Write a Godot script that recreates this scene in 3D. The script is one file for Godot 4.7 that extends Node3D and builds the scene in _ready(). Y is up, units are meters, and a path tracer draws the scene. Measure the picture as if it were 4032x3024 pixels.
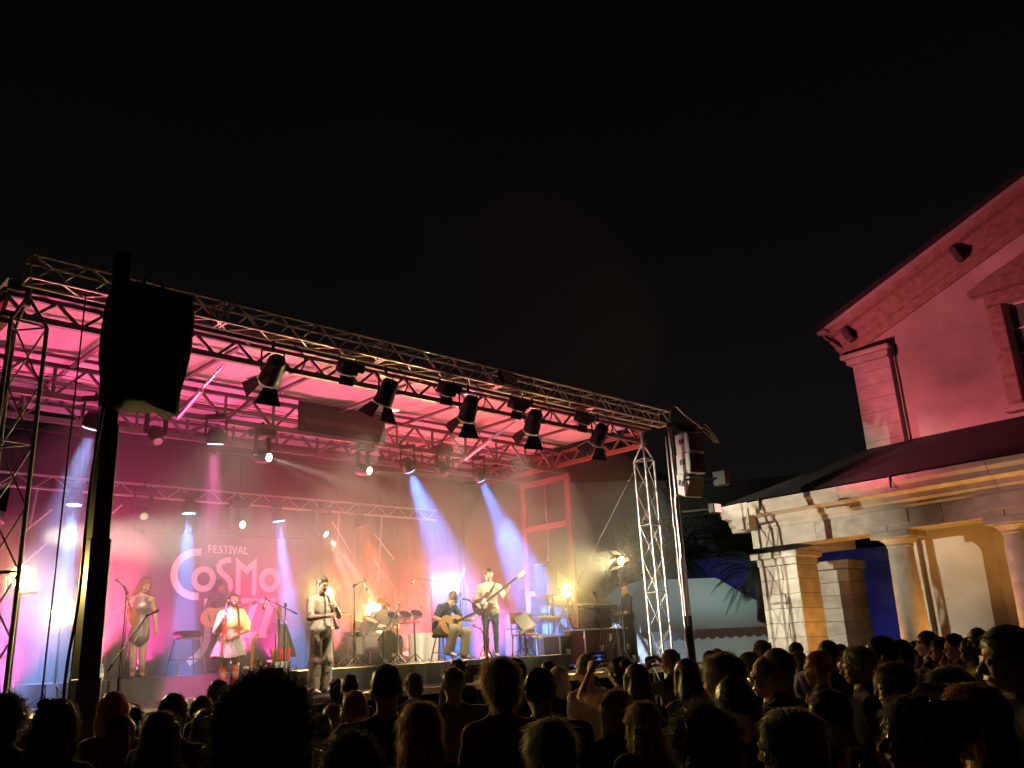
extends Node3D
# A night concert: an open stage with haze and coloured light, a crowd before it, a stone building on the right.
# Stage frame: s runs along the front of the stage, t runs back from the audience, y is up from the square's paving.

var M := {}
var used := {}
var unit_cyl: CylinderMesh
var unit_cyl_hi: CylinderMesh
var unit_box: BoxMesh
const TURN := PI / 4.0
const LIFT := 0.15   # stage heights count from a datum this far above the paving
var E1 := Vector3(sin(TURN), 0, -cos(TURN))
var E2 := Vector3(-cos(TURN), 0, -sin(TURN))

func S(s: float, t: float, y: float) -> Vector3:
	return E1 * s + E2 * t + Vector3(0, y + LIFT, 0)

func lin(r: float, g: float, b: float) -> Color:
	return Color(r, g, b).linear_to_srgb()

func mat(key: String, c: Color, rough := 0.7, metal := 0.0) -> StandardMaterial3D:
	if M.has(key):
		return M[key]
	var m := StandardMaterial3D.new()
	m.resource_name = key
	m.albedo_color = c
	m.roughness = rough
	m.metallic = metal
	M[key] = m
	return m

func glow(key: String, c: Color, power: float) -> StandardMaterial3D:
	if M.has(key):
		return M[key]
	var m := StandardMaterial3D.new()
	m.resource_name = key
	m.albedo_color = Color(0.1, 0.1, 0.1)
	m.emission_enabled = true
	m.emission = c
	m.emission_energy_multiplier = power
	M[key] = m
	return m

func noise_tex(seed_: int, freq: float, lo: Color, hi: Color, size := 512, oct := 4) -> NoiseTexture2D:
	var n := FastNoiseLite.new()
	n.seed = seed_
	n.frequency = freq
	n.fractal_octaves = oct
	var t := NoiseTexture2D.new()
	t.width = size
	t.height = size
	t.seamless = true
	t.noise = n
	var g := Gradient.new()
	g.set_color(0, lo)
	g.set_color(1, hi)
	t.color_ramp = g
	return t

func textured(key: String, tex: Texture2D, scale: float, rough := 0.9, bump: Texture2D = null, depth := 0.5) -> StandardMaterial3D:
	var m := mat(key, Color.WHITE, rough)
	m.albedo_texture = tex
	m.uv1_triplanar = true
	m.uv1_world_triplanar = true
	m.uv1_scale = Vector3.ONE * scale
	if bump:
		m.heightmap_enabled = true
		m.heightmap_texture = bump
		m.heightmap_scale = depth
	return m

func numbered(n: String) -> String:
	if not used.has(n):
		used[n] = 0
		return n
	used[n] += 1
	return "%s_%03d" % [n, used[n]]

func tag(o: Node3D, label := "", category := "", group := "", kind := "") -> Node3D:
	if label: o.set_meta("label", label)
	if category: o.set_meta("category", category)
	if group: o.set_meta("group", group)
	if kind: o.set_meta("kind", kind)
	return o

func thing(called: String, label: String, category: String, at := Vector3.ZERO, turn := 0.0, group := "") -> Node3D:
	var o := Node3D.new()
	o.name = numbered(called)
	add_child(o)
	o.position = at
	o.rotation.y = turn
	tag(o, label, category, group)
	return o

func part(parent: Node3D, called: String, mesh: Mesh, m: Material, xf := Transform3D()) -> MeshInstance3D:
	var o := MeshInstance3D.new()
	o.name = called if parent != self else numbered(called)
	o.mesh = mesh
	if m: o.material_override = m
	o.transform = xf
	parent.add_child(o, true)
	return o

func along(a: Vector3, b: Vector3) -> Basis:
	var y := (b - a).normalized()
	var x := y.cross(Vector3(0.31, 0.2, 0.93)).normalized()
	if absf(y.y) < 0.97:
		x = Vector3.UP.cross(y).normalized()
	return Basis(x, y, x.cross(y))

func bar(parent: Node3D, called: String, a: Vector3, b: Vector3, r: float, m: Material, hi := false) -> MeshInstance3D:
	var k := along(a, b)
	var l := a.distance_to(b)
	return part(parent, called, unit_cyl_hi if hi else unit_cyl, m, Transform3D(Basis(k.x * r, k.y * l, k.z * r), (a + b) * 0.5))

func beam(parent: Node3D, called: String, a: Vector3, b: Vector3, w: float, h: float, m: Material) -> MeshInstance3D:
	# a square-edged member from a to b
	var k := along(a, b)
	return part(parent, called, unit_box, m, Transform3D(Basis(k.x * w, k.y * a.distance_to(b), k.z * h), (a + b) * 0.5))

func box(parent: Node3D, called: String, c: Vector3, size: Vector3, m: Material, turn := Basis()) -> MeshInstance3D:
	return part(parent, called, unit_box, m, Transform3D(turn * Basis.from_scale(size), c))

var bevels := {}
func bevel_mesh(size: Vector3, b: float) -> ArrayMesh:
	var key := "%s %s" % [size, b]
	if bevels.has(key):
		return bevels[key]
	var st := SurfaceTool.new()
	st.begin(Mesh.PRIMITIVE_TRIANGLES)
	st.set_smooth_group(-1)
	var h := size * 0.5
	var cor := func(sx, sy, sz, ax):
		var p := Vector3(sx * (h.x - b), sy * (h.y - b), sz * (h.z - b))
		p[ax] += b * [sx, sy, sz][ax]
		return p
	for ax in 3:
		for sg in [-1.0, 1.0]:
			var q := []
			for c in [[-1.0, -1.0], [1.0, -1.0], [1.0, 1.0], [-1.0, 1.0]]:
				var v := [0.0, 0.0, 0.0]
				v[ax] = sg
				v[(ax + 1) % 3] = c[0]
				v[(ax + 2) % 3] = c[1]
				q.append(cor.call(v[0], v[1], v[2], ax))
			quad_out(st, q[0], q[1], q[2], q[3])
	for ax in 3:
		for s1 in [-1.0, 1.0]:
			for s2 in [-1.0, 1.0]:
				var q := []
				for e in [-1.0, 1.0]:
					for k in 2:
						var v := [0.0, 0.0, 0.0]
						v[ax] = e
						v[(ax + 1) % 3] = s1
						v[(ax + 2) % 3] = s2
						q.append(cor.call(v[0], v[1], v[2], (ax + 1 + k) % 3))
				quad_out(st, q[0], q[1], q[3], q[2])
	for sx in [-1.0, 1.0]:
		for sy in [-1.0, 1.0]:
			for sz in [-1.0, 1.0]:
				var a: Vector3 = cor.call(sx, sy, sz, 0)
				var c: Vector3 = cor.call(sx, sy, sz, 1)
				var d: Vector3 = cor.call(sx, sy, sz, 2)
				tri_out(st, a, c, d)
	st.generate_normals()
	bevels[key] = st.commit()
	return bevels[key]

func tri_out(st: SurfaceTool, a: Vector3, b: Vector3, c: Vector3, mid := Vector3.ZERO) -> void:
	# clockwise seen from outside, outside being away from mid
	if (b - a).cross(c - a).dot((a + b + c) / 3.0 - mid) > 0.0:
		st.add_vertex(a); st.add_vertex(c); st.add_vertex(b)
	else:
		st.add_vertex(a); st.add_vertex(b); st.add_vertex(c)

func quad_out(st: SurfaceTool, a: Vector3, b: Vector3, c: Vector3, d: Vector3, mid := Vector3.ZERO) -> void:
	tri_out(st, a, b, c, mid)
	tri_out(st, a, c, d, mid)

func bbox(parent: Node3D, called: String, c: Vector3, size: Vector3, b: float, m: Material, turn := Basis()) -> MeshInstance3D:
	return part(parent, called, bevel_mesh(size, b), m, Transform3D(turn, c))

func lathe(profile: Array, seg := 20) -> ArrayMesh:
	# profile: [radius, height] from bottom to top, turned round y
	var st := SurfaceTool.new()
	st.begin(Mesh.PRIMITIVE_TRIANGLES)
	for i in profile.size() - 1:
		var p = profile[i]
		var q = profile[i + 1]
		st.set_smooth_group(i if p.size() > 2 else 1000 + i)
		for k in seg:
			var a := TAU * k / seg
			var b := TAU * (k + 1) / seg
			var p0 := Vector3(cos(a) * p[0], p[1], sin(a) * p[0])
			var p1 := Vector3(cos(b) * p[0], p[1], sin(b) * p[0])
			var q0 := Vector3(cos(a) * q[0], q[1], sin(a) * q[0])
			var q1 := Vector3(cos(b) * q[0], q[1], sin(b) * q[0])
			st.add_vertex(p0); st.add_vertex(q1); st.add_vertex(q0)
			st.add_vertex(p0); st.add_vertex(p1); st.add_vertex(q1)
	st.generate_normals()
	st.index()
	return st.commit()

func tube_mesh(pts: Array, r: float, seg := 6, r_end := -1.0) -> ArrayMesh:
	var st := SurfaceTool.new()
	st.begin(Mesh.PRIMITIVE_TRIANGLES)
	st.set_smooth_group(0)
	var rings := []
	var up := Vector3(0.13, 0.97, 0.2)
	for i in pts.size():
		var d: Vector3 = (pts[mini(i + 1, pts.size() - 1)] - pts[maxi(i - 1, 0)])
		d = d.normalized()
		var x := d.cross(up).normalized()
		if x.length() < 0.5: x = Vector3.RIGHT
		var y := x.cross(d)
		up = y
		var rr := r if r_end < 0.0 else lerpf(r, r_end, float(i) / (pts.size() - 1))
		var ring := []
		for k in seg:
			var a := TAU * k / seg
			ring.append(pts[i] + (x * cos(a) + y * sin(a)) * rr)
		rings.append(ring)
	for i in rings.size() - 1:
		var mid: Vector3 = (pts[i] + pts[i + 1]) * 0.5
		for k in seg:
			var l := (k + 1) % seg
			quad_out(st, rings[i][k], rings[i][l], rings[i + 1][l], rings[i + 1][k], mid)
	for e in [0, rings.size() - 1]:
		var mid2: Vector3 = pts[1] if e == 0 else pts[pts.size() - 2]
		for k in range(1, seg - 1):
			tri_out(st, rings[e][0], rings[e][k], rings[e][k + 1], mid2)
	st.generate_normals()
	return st.commit()

func smooth_path(pts: Array, n := 6) -> Array:
	var c := Curve3D.new()
	for i in pts.size():
		var d: Vector3 = (pts[mini(i + 1, pts.size() - 1)] - pts[maxi(i - 1, 0)]) / 6.0
		c.add_point(pts[i], -d, d)
	var out := []
	for i in (pts.size() - 1) * n + 1:
		out.append(c.samplef(float(i) / n))
	return out

func prism(poly: PackedVector2Array, depth: float) -> ArrayMesh:
	# outline in x/y, extruded along z from 0 to -depth
	var st := SurfaceTool.new()
	st.begin(Mesh.PRIMITIVE_TRIANGLES)
	st.set_smooth_group(-1)
	var idx := Geometry2D.triangulate_polygon(poly)
	for k in range(0, idx.size(), 3):
		var a := poly[idx[k]]
		var b := poly[idx[k + 1]]
		var c := poly[idx[k + 2]]
		if (b - a).cross(c - a) > 0.0:
			var t := b
			b = c
			c = t
		for v in [a, b, c]: st.add_vertex(Vector3(v.x, v.y, 0))
		for v in [a, c, b]: st.add_vertex(Vector3(v.x, v.y, -depth))
	var cw := Geometry2D.is_polygon_clockwise(poly)
	for k in poly.size():
		var a := poly[k]
		var b := poly[(k + 1) % poly.size()]
		if not cw:
			var t := a
			a = b
			b = t
		var v := [Vector3(a.x, a.y, 0), Vector3(b.x, b.y, 0), Vector3(b.x, b.y, -depth), Vector3(a.x, a.y, -depth)]
		# outward side of an edge that runs clockwise is to its left
		st.add_vertex(v[0]); st.add_vertex(v[2]); st.add_vertex(v[1])
		st.add_vertex(v[0]); st.add_vertex(v[3]); st.add_vertex(v[2])
	st.generate_normals()
	return st.commit()

func grid_mesh(nu: int, nv: int, f: Callable) -> ArrayMesh:
	# a smooth sheet; f(u, v) gives the point for u, v in 0..1
	var st := SurfaceTool.new()
	st.begin(Mesh.PRIMITIVE_TRIANGLES)
	st.set_smooth_group(0)
	for j in nv + 1:
		for i in nu + 1:
			st.set_uv(Vector2(float(i) / nu, float(j) / nv))
			st.add_vertex(f.call(float(i) / nu, float(j) / nv))
	for j in nv:
		for i in nu:
			var a := j * (nu + 1) + i
			for k in [a, a + 1, a + nu + 2, a, a + nu + 2, a + nu + 1]: st.add_index(k)
	st.generate_normals()
	return st.commit()

func stroke(pts: Array, w: float) -> PackedVector2Array:
	# a flat band of width w along a line of Vector2
	var l := PackedVector2Array()
	var r := PackedVector2Array()
	for i in pts.size():
		var d: Vector2 = (pts[mini(i + 1, pts.size() - 1)] - pts[maxi(i - 1, 0)]).normalized()
		var n := Vector2(-d.y, d.x) * w * 0.5
		l.append(pts[i] + n)
		r.append(pts[i] - n)
	r.reverse()
	l.append_array(r)
	return l

func copy(o: Node3D, label := "") -> Node3D:
	var base := o.name as String
	if base.length() > 4 and base[base.length() - 4] == "_" and base.right(3).is_valid_int():
		base = base.left(base.length() - 4)
	var c: Node3D = o.duplicate()
	c.name = numbered(base)
	add_child(c)
	if label: c.set_meta("label", label)
	return c

func spot(parent: Node3D, at: Vector3, towards: Vector3, c: Color, energy: float, angle: float, size := 0.08, blend := 0.4) -> SpotLight3D:
	# at and towards in the parent's own axes
	var l := SpotLight3D.new()
	l.name = "beam_light"
	parent.add_child(l, true)
	l.position = at
	l.basis = Basis.looking_at(towards - at, Vector3.UP if absf((towards - at).normalized().y) < 0.99 else Vector3.RIGHT)
	l.light_color = c
	l.light_energy = energy
	l.spot_angle = angle
	l.spot_angle_attenuation = blend
	l.spot_range = 60.0
	l.spot_attenuation = 2.0
	l.light_size = size
	l.shadow_enabled = true
	return l

func omni(parent: Node3D, at: Vector3, c: Color, energy: float, size := 0.1) -> OmniLight3D:
	var l := OmniLight3D.new()
	l.name = "lamp_light"
	parent.add_child(l, true)
	l.position = at
	l.light_color = c
	l.light_energy = energy
	l.light_size = size
	l.omni_range = 60.0
	l.omni_attenuation = 2.0
	l.shadow_enabled = true
	return l

func build_environment() -> void:
	var cam := Camera3D.new()
	cam.name = "camera"
	add_child(cam)
	var pitch := deg_to_rad(16.9)
	var roll := deg_to_rad(-2.94)
	var up := Vector3(0, cos(pitch), sin(pitch))
	cam.transform = Transform3D(Basis(Vector3.RIGHT * cos(roll) + up * sin(roll), up * cos(roll) - Vector3.RIGHT * sin(roll), Vector3(0, -sin(pitch), cos(pitch))), Vector3(0, 1.7 + LIFT, 0))
	cam.fov = rad_to_deg(2.0 * atan(1512.0 / 3400.0))
	cam.near = 0.05
	cam.far = 600.0
	cam.current = true
	var we := WorldEnvironment.new()
	we.name = "night_air"
	var e := Environment.new()
	var sky := Sky.new()
	var sm := ProceduralSkyMaterial.new()
	sm.sky_top_color = lin(0.0009, 0.0009, 0.001)
	sm.sky_horizon_color = lin(0.007, 0.0055, 0.0055)
	sm.sky_curve = 0.2
	sm.ground_bottom_color = lin(0.001, 0.001, 0.001)
	sm.ground_horizon_color = lin(0.002, 0.002, 0.002)
	sky.sky_material = sm
	e.background_mode = Environment.BG_SKY
	e.sky = sky
	e.tonemap_mode = Environment.TONE_MAPPER_LINEAR
	e.tonemap_exposure = 1.22
	e.volumetric_fog_enabled = true
	e.volumetric_fog_density = 0.0
	e.sdfgi_enabled = true
	e.ssao_enabled = true
	e.ssil_enabled = true
	we.environment = e
	add_child(we)

func haze_bank(label: String, c: Vector3, size: Vector3, density: float, turn := TURN, box_shape := false) -> void:
	var f := FogVolume.new()
	f.name = numbered("stage_haze")
	f.shape = RenderingServer.FOG_VOLUME_SHAPE_BOX if box_shape else RenderingServer.FOG_VOLUME_SHAPE_ELLIPSOID
	f.size = size
	var m := FogMaterial.new()
	m.albedo = Color(0.97, 0.97, 0.97)
	m.density = density
	f.material = m
	add_child(f)
	f.position = c
	f.rotation.y = turn
	tag(f, label, "haze", "", "stuff")

func build_haze() -> void:
	haze_bank("thin haze filling the air under the roof", S(9.6, 14.4, 3.7), Vector3(12.2, 7.4, 7.4), 0.022)
	haze_bank("thick haze hanging behind the band", S(9.2, 16.6, 3.2), Vector3(14.5, 7.0, 3.9), 0.1)
	haze_bank("denser haze drifting low behind the drummer", S(11.6, 16.2, 2.4), Vector3(5.0, 3.0, 2.2), 0.08)
	haze_bank("haze hanging at the left wing behind the black mast", S(4.6, 15.8, 2.6), Vector3(4.6, 3.6, 2.6), 0.1)
	haze_bank("pale haze drifting off the right end of the stage", S(15.9, 14.2, 3.6), Vector3(5.0, 6.0, 5.6), 0.08)
	haze_bank("thin smoke rising above the stage roof", S(10.0, 13.0, 8.4), Vector3(14.0, 6.4, 8.0), 0.008)
	haze_bank("added haze puff as a glow halo round the yellow lamp at the left tower", S(3.3, 11.75, 2.8), Vector3(1.5, 1.5, 1.3), 0.09)  # this and the puffs below are added to stand for lens glare
	haze_bank("added haze puff as a glow halo round the yellow lamp above the seated guitarist", S(12.99, 15.2, 3.13), Vector3(1.5, 1.4, 1.2), 0.09)
	haze_bank("added haze puff as a glow halo round the lamp beside the pale loudspeaker", S(15.45, 13.9, 2.9), Vector3(1.3, 1.3, 1.1), 0.09)
	haze_bank("added haze puff as a glow halo round the lamp behind the black mast", S(4.73, 14.9, 2.6), Vector3(1.3, 1.3, 1.1), 0.09)

func flat_truss(o: Node3D, a: Vector3, b: Vector3, h: float, bay: float, m: Material, w := 0.05, posts := false) -> void:
	# an upright lattice girder from a to b (bottom line), h high, in the axes of o
	var up := Vector3(0, h, 0)
	beam(o, "bottom_chord", a, b, w * 1.6, w * 1.6, m)
	beam(o, "top_chord", a + up, b + up, w * 1.3, w * 1.3, m)
	var n := maxi(1, int(round(a.distance_to(b) / bay)))
	for i in n:
		var p := a.lerp(b, float(i) / n)
		var q := a.lerp(b, (i + 0.5) / n)
		var r := a.lerp(b, float(i + 1) / n)
		beam(o, "web_bar", p + up, q, w * 0.75, w * 0.75, m)
		beam(o, "web_bar", q, r + up, w * 0.75, w * 0.75, m)
		if posts:
			beam(o, "web_post", q, q + up, w * 0.7, w * 0.7, m)

func box_truss(o: Node3D, a: Vector3, b: Vector3, w: float, bay: float, m: Material, joints: Array = []) -> void:
	# four chords round the line a-b with zigzag bracing on all four faces
	var d := (b - a).normalized()
	var x := d.cross(Vector3.UP).normalized() * w * 0.5
	var y := Vector3.UP * w * 0.5
	var cs := [x + y, x - y, -x - y, -x + y]
	for c in cs: bar(o, "chord", a + c, b + c, 0.025, m)
	var n := int(round(a.distance_to(b) / bay))
	for f in 4:
		var c1: Vector3 = cs[f]
		var c2: Vector3 = cs[(f + 1) % 4]
		for i in n:
			var p := a.lerp(b, (i + 0.04) / n)
			var q := a.lerp(b, (i + 0.96) / n)
			var zig := (i + f) % 2 == 0
			bar(o, "brace", p + (c1 if zig else c2), q + (c2 if zig else c1), 0.011, m)
	for j in joints:
		var p := a.lerp(b, j)
		for f in 4:
			bar(o, "end_bar", p + cs[f], p + cs[(f + 1) % 4], 0.014, m)

func tri_tower(called: String, label: String, base: Vector3, top: float, w: float, turn: float, m: Material, lean := 0.0) -> Node3D:
	# a three-legged lattice mast with a pointed head
	var o := thing(called, label, "tower", base, turn)
	var foot := []
	for k in 3:
		var a := TAU * k / 3.0 + 0.35
		foot.append(Vector3(cos(a), 0, sin(a)) * w * 0.577)
	var h := top - base.y - 0.35
	for k in 3:
		bar(o, "leg", foot[k], foot[k] + Vector3(0, h, 0), 0.026, m)
		bar(o, "head_bar", foot[k] + Vector3(0, h, 0), Vector3(foot[k].x * 0.12, h + 0.34, foot[k].z * 0.12), 0.02, m)
	var n := int(round(h / 0.72))
	for k in 3:
		var p: Vector3 = foot[k]
		var q: Vector3 = foot[(k + 1) % 3]
		for i in n:
			var y0 := h * i / n
			var y1 := h * (i + 1) / n
			bar(o, "diagonal", Vector3(p.x, y0, p.z), Vector3(q.x, y1, q.z), 0.011, m)
			if i % 2 == 0:
				bar(o, "rung", Vector3(p.x, y0, p.z), Vector3(q.x, y0, q.z), 0.012, m)
		bar(o, "rung", p + Vector3(0, h, 0), q + Vector3(0, h, 0), 0.014, m)
	bar(o, "head_pin", Vector3(0, h + 0.25, 0), Vector3(0, h + 0.62, 0), 0.04, m)
	box(o, "base_plate", Vector3(0, 0.012, 0), Vector3(w * 1.5, 0.024, w * 1.5), m)
	return o

func drape(width: float, height: float, folds: float, depth: float, nu: int) -> ArrayMesh:
	return grid_mesh(nu, 8, func(u, v):
		var x: float = u * folds * TAU
		return Vector3((u - 0.5) * width, height * (1.0 - v), depth * (sin(x) + 0.45 * sin(x * 2.37 + 1.0) + 0.3 * sin(x * 0.61)) * (0.55 + 0.45 * v)))

func build_stage() -> void:
	var g := MeshInstance3D.new()
	g.name = "ground"
	var pm := PlaneMesh.new()
	pm.size = Vector2(500, 500)
	g.mesh = pm
	g.material_override = M.paving
	g.position = Vector3(0, 0, -60)
	add_child(g)
	tag(g, "", "", "", "structure")

	# platform: panels on a frame, pale edge strip, dark skirt
	var p := thing("stage_platform", "dark plywood stage platform with pale metal edge and black skirt", "stage", S(3.6, 11.3, 0), TURN)
	var pw := 2.0
	for i in 7:
		for j in 6:
			var sh := 0.002 * ((i * 3 + j * 5) % 3)
			bbox(p, "deck_panel", Vector3(i * pw + pw * 0.5, 1.12 + sh, -(j + 0.5)), Vector3(pw - 0.008, 0.06, 0.992), 0.004, M.deck_ply)
	for i in 7:
		box(p, "edge_strip", Vector3(i * pw + pw * 0.5, 1.1, 0.03), Vector3(pw - 0.01, 0.09, 0.05), M.alu)
		for j in 4:
			bar(p, "leg", Vector3(i * pw + 0.1, -LIFT, -0.3 - j * 1.8), Vector3(i * pw + 0.1, 1.09, -0.3 - j * 1.8), 0.025, M.alu)
	part(p, "skirt", drape(14.0, 1.2, 60.0, 0.012, 420), M.black_cloth, Transform3D(Basis(), Vector3(7.0, -LIFT, 0.0)))

	var r := thing("low_riser", "low grey-skirted riser under the violinist and the bar stool", "riser", S(4.6, 15.0, 1.153), TURN)
	for i in 4:
		for j in 2:
			bbox(r, "deck_panel", Vector3(0.49 + i * 0.975, 0.32, -0.5 - j), Vector3(0.965, 0.05, 0.99), 0.004, M.deck_ply)
	part(r, "skirt", drape(3.9, 0.345, 9.0, 0.012, 120), M.grey_cloth, Transform3D(Basis(), Vector3(1.95, -0.001, 0.03)))
	part(r, "end_skirt", drape(2.0, 0.345, 5.0, 0.01, 60), M.grey_cloth, Transform3D(Basis(Vector3.UP, -PI / 2), Vector3(-0.02, -0.001, -1.0)))
	var r2 := thing("drum_riser", "long grey-skirted riser carrying the drum kit and the bass player", "riser", S(7.4, 12.4, 1.153), TURN)
	for i in 6:
		for j in 4:
			if i == 0 and j > 1: continue
			bbox(r2, "deck_panel", Vector3(0.52 + i * 1.03, 0.32, -0.57 - j * 1.13), Vector3(1.02, 0.05, 1.12), 0.004, M.deck_ply)
	part(r2, "skirt", drape(6.18, 0.345, 14.0, 0.01, 160), M.grey_cloth, Transform3D(Basis(), Vector3(3.1, -0.001, 0.03)))
	part(r2, "end_skirt", drape(2.2, 0.345, 5.0, 0.01, 60), M.grey_cloth, Transform3D(Basis(Vector3.UP, -PI / 2), Vector3(-0.02, -0.001, -1.15)))

	# backdrop of black drapes
	var b := thing("backdrop", "tall black stage curtain behind the band", "curtain", S(8.6, 17.1, 1.17), TURN)
	for i in 6:
		part(b, "curtain_panel", drape(2.16, 4.75, 11.0, 0.008, 130), M.black_cloth, Transform3D(Basis(), Vector3((i - 2.5) * 2.15, 0, 0.01 * (i % 2))))
	bar(b, "curtain_rail", Vector3(-6.5, 4.78, 0), Vector3(6.5, 4.78, 0), 0.025, M.black_metal)

	# roof: lattice beams, joists and a white fabric ceiling
	var f := thing("stage_roof", "white fabric stage roof on dark lattice girders and red steel posts", "stage roof", S(2.5, 11.1, 0), TURN)
	for i in 8:
		part(f, "ceiling_panel", grid_mesh(8, 10, func(u, v): return Vector3(i * 1.6 + 1.6 * u, 6.27 + 0.035 * v - 0.03 * sin(PI * u) * (0.7 + 0.3 * sin(i * 2.1 + v * 4.0)), -5.7 * (1.0 - v))), M.canopy)
	for j in 4:
		beam(f, "purlin", Vector3(0.0, 6.2, -0.95 - j * 1.35), Vector3(12.8, 6.2, -0.95 - j * 1.35), 0.045, 0.05, M.alu_dark)
	for i in 9:
		beam(f, "joist", Vector3(i * 1.6, 6.16, 0.0), Vector3(i * 1.6, 6.16, -5.7), 0.06, 0.05, M.alu_dark)
	flat_truss(f, Vector3(0, 5.88, -0.1), Vector3(12.8, 5.88, -0.1), 0.27, 0.62, M.alu_dark, 0.05)
	flat_truss(f, Vector3(0, 5.66, -2.6), Vector3(12.9, 5.66, -2.6), 0.48, 0.95, M.alu_dark, 0.055, true)
	flat_truss(f, Vector3(0, 5.68, -4.1), Vector3(12.9, 5.68, -4.1), 0.44, 0.95, M.alu_dark, 0.055, true)
	for x in [0.06, 12.74]:
		flat_truss(f, Vector3(x, 5.82, -0.15), Vector3(x, 5.82, -5.6), 0.3, 0.62, M.red_steel, 0.055)
	beam(f, "gutter_beam", Vector3(0, 6.2, 0.06), Vector3(12.8, 6.2, 0.06), 0.08, 0.12, M.alu_dark)
	for x in [0.1, 12.9]:
		for z in [-2.6, -4.1]:
			beam(f, "post", Vector3(x, 1.18, z), Vector3(x, 5.64, z), 0.11, 0.13, M.red_steel)
		for y in [2.9, 4.45, 5.55]:
			beam(f, "post_tie", Vector3(x, y, -2.68), Vector3(x, y, -4.02), 0.09, 0.12, M.red_steel)
		bar(f, "lift_rod", Vector3(x, 3.5, -3.35), Vector3(x, 5.5, -3.35), 0.025, M.chrome)
		bar(f, "lift_cylinder", Vector3(x, 1.2, -3.35), Vector3(x, 3.6, -3.35), 0.05, M.alu_dark)
	for x in [3.3, 9.6]:
		# roof props: a bright ram and its sleeve
		bar(f, "prop_ram", Vector3(x, 6.1, -0.95), Vector3(x - 0.0, 5.87, -1.75), 0.024, M.chrome)
		bar(f, "prop_sleeve", Vector3(x, 5.86, -1.72), Vector3(x, 5.6, -2.55), 0.045, M.alu)
	# cables slung under the rear girders
	for k in 5:
		var pts := []
		for i in 25:
			var x := 12.8 * i / 24.0
			pts.append(Vector3(x, 5.98 + k * 0.035 - 0.05 * absf(sin(x * 1.9 + k)), -2.75 - 0.02 * k - 0.25 * (k % 3)))
		part(f, "slung_cable", tube_mesh(pts, 0.007, 5), M.cable)

	var sg := thing("rental_sign", "dark banner with faint grey lettering on the roof girder", "sign", S(9.0, 13.62, 5.7), TURN)
	bbox(sg, "panel", Vector3(0, 0.26, 0), Vector3(1.95, 0.56, 0.02), 0.004, M.black_cloth)
	var tm := TextMesh.new()
	tm.text = "AUDISSON ORGANISATION"
	tm.font_size = 16
	tm.pixel_size = 0.0082
	tm.depth = 0.002
	part(sg, "lettering", tm, mat("sign_print", lin(0.1, 0.1, 0.1), 0.9), Transform3D(Basis(), Vector3(0, 0.2, 0.013)))

	# front lighting truss
	var t := thing("front_truss", "long aluminium box truss along the front edge of the stage roof", "truss", S(2.5, 10.68, 6.05), TURN)
	box_truss(t, Vector3(0.1, 0.25, 0), Vector3(12.85, 0.25, 0), 0.29, 0.33, M.alu, [0.0, 0.19, 0.195, 0.4, 0.405, 0.6, 0.605, 0.8, 0.805, 1.0])
	for i in 3:
		var pts := []
		for k in 40:
			var x := 0.2 + 12.4 * k / 39.0
			pts.append(Vector3(x, 0.13 + 0.015 * sin(x * 3.0 + i), 0.03 - 0.05 * i))
		part(t, "power_cable", tube_mesh(pts, 0.012, 5), M.cable)
	for x in [3.6, 5.5, 7.2, 8.9, 10.7]:
		part(t, "cable_loop", tube_mesh(smooth_path([Vector3(x, 0.12, 0), Vector3(x + 0.25, -0.12, 0.03), Vector3(x + 0.2, -0.34, 0.02), Vector3(x + 0.02, -0.4, 0)], 6), 0.011, 5), M.cable)

	# rear lighting truss: a ladder of two bright tubes
	var rt := thing("rear_truss", "thin two-tube lighting truss hung low before the black curtain", "truss", S(2.9, 16.35, 4.74), TURN)
	for y in [0.0, 0.23]:
		bar(rt, "chord", Vector3(0, y, 0), Vector3(10.6, y, 0), 0.024, M.alu)
	for i in 36:
		bar(rt, "brace", Vector3(0.15 + i * 0.29, 0.0 if i % 2 else 0.23, 0), Vector3(0.44 + i * 0.29, 0.23 if i % 2 else 0.0, 0), 0.01, M.alu)
	for x in [0.6, 3.7, 6.9, 10.1]:
		bar(rt, "hanger", Vector3(x, 0.24, 0), Vector3(x, 1.5, 0), 0.006, M.black_metal)

	# towers and masts at the two front corners
	tri_tower("lattice_tower", "dark three-legged lattice tower at the left end of the stage roof", S(2.72, 11.0, -LIFT), 6.2, 0.42, TURN, M.alu_dark)
	tri_tower("lattice_tower", "pale three-legged lattice tower at the right end of the stage", S(14.9, 11.0, -LIFT), 5.9, 0.42, TURN, M.alu)
	var guy := thing("guy_rope", "thin pale rope slanting down from the right lattice tower", "rope", S(14.75, 11.0, 5.4), TURN)
	bar(guy, "rope", Vector3.ZERO, Vector3(-0.1, -4.2, -3.4), 0.006, M.alu_dark)

	var pl := thing("speaker_mast", "thick black square lifting mast holding the covered speaker array", "mast", S(3.45, 10.0, 0), TURN)
	for k in 4:
		var w: float = [0.25, 0.22, 0.19, 0.16][k]
		var y0: float = [-LIFT, 1.55, 3.0, 4.3][k]
		var y1: float = [1.6, 3.05, 4.35, 6.5][k]
		bbox(pl, "mast_section", Vector3(0, (y0 + y1) * 0.5, 0), Vector3(w, y1 - y0, w), 0.012, M.black_metal)
	bar(pl, "lift_cable", Vector3(-0.2, 0.3, 0.1), Vector3(-0.13, 6.4, 0.1), 0.006, M.cable)
	part(pl, "power_cable", tube_mesh(smooth_path([Vector3(-0.22, 0.2, 0.12), Vector3(-0.24, 1.6, 0.12), Vector3(-0.19, 2.4, 0.14), Vector3(-0.18, 3.6, 0.14), Vector3(-0.1, 4.6, 0.12)], 8), 0.016, 6), M.cable)
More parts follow.
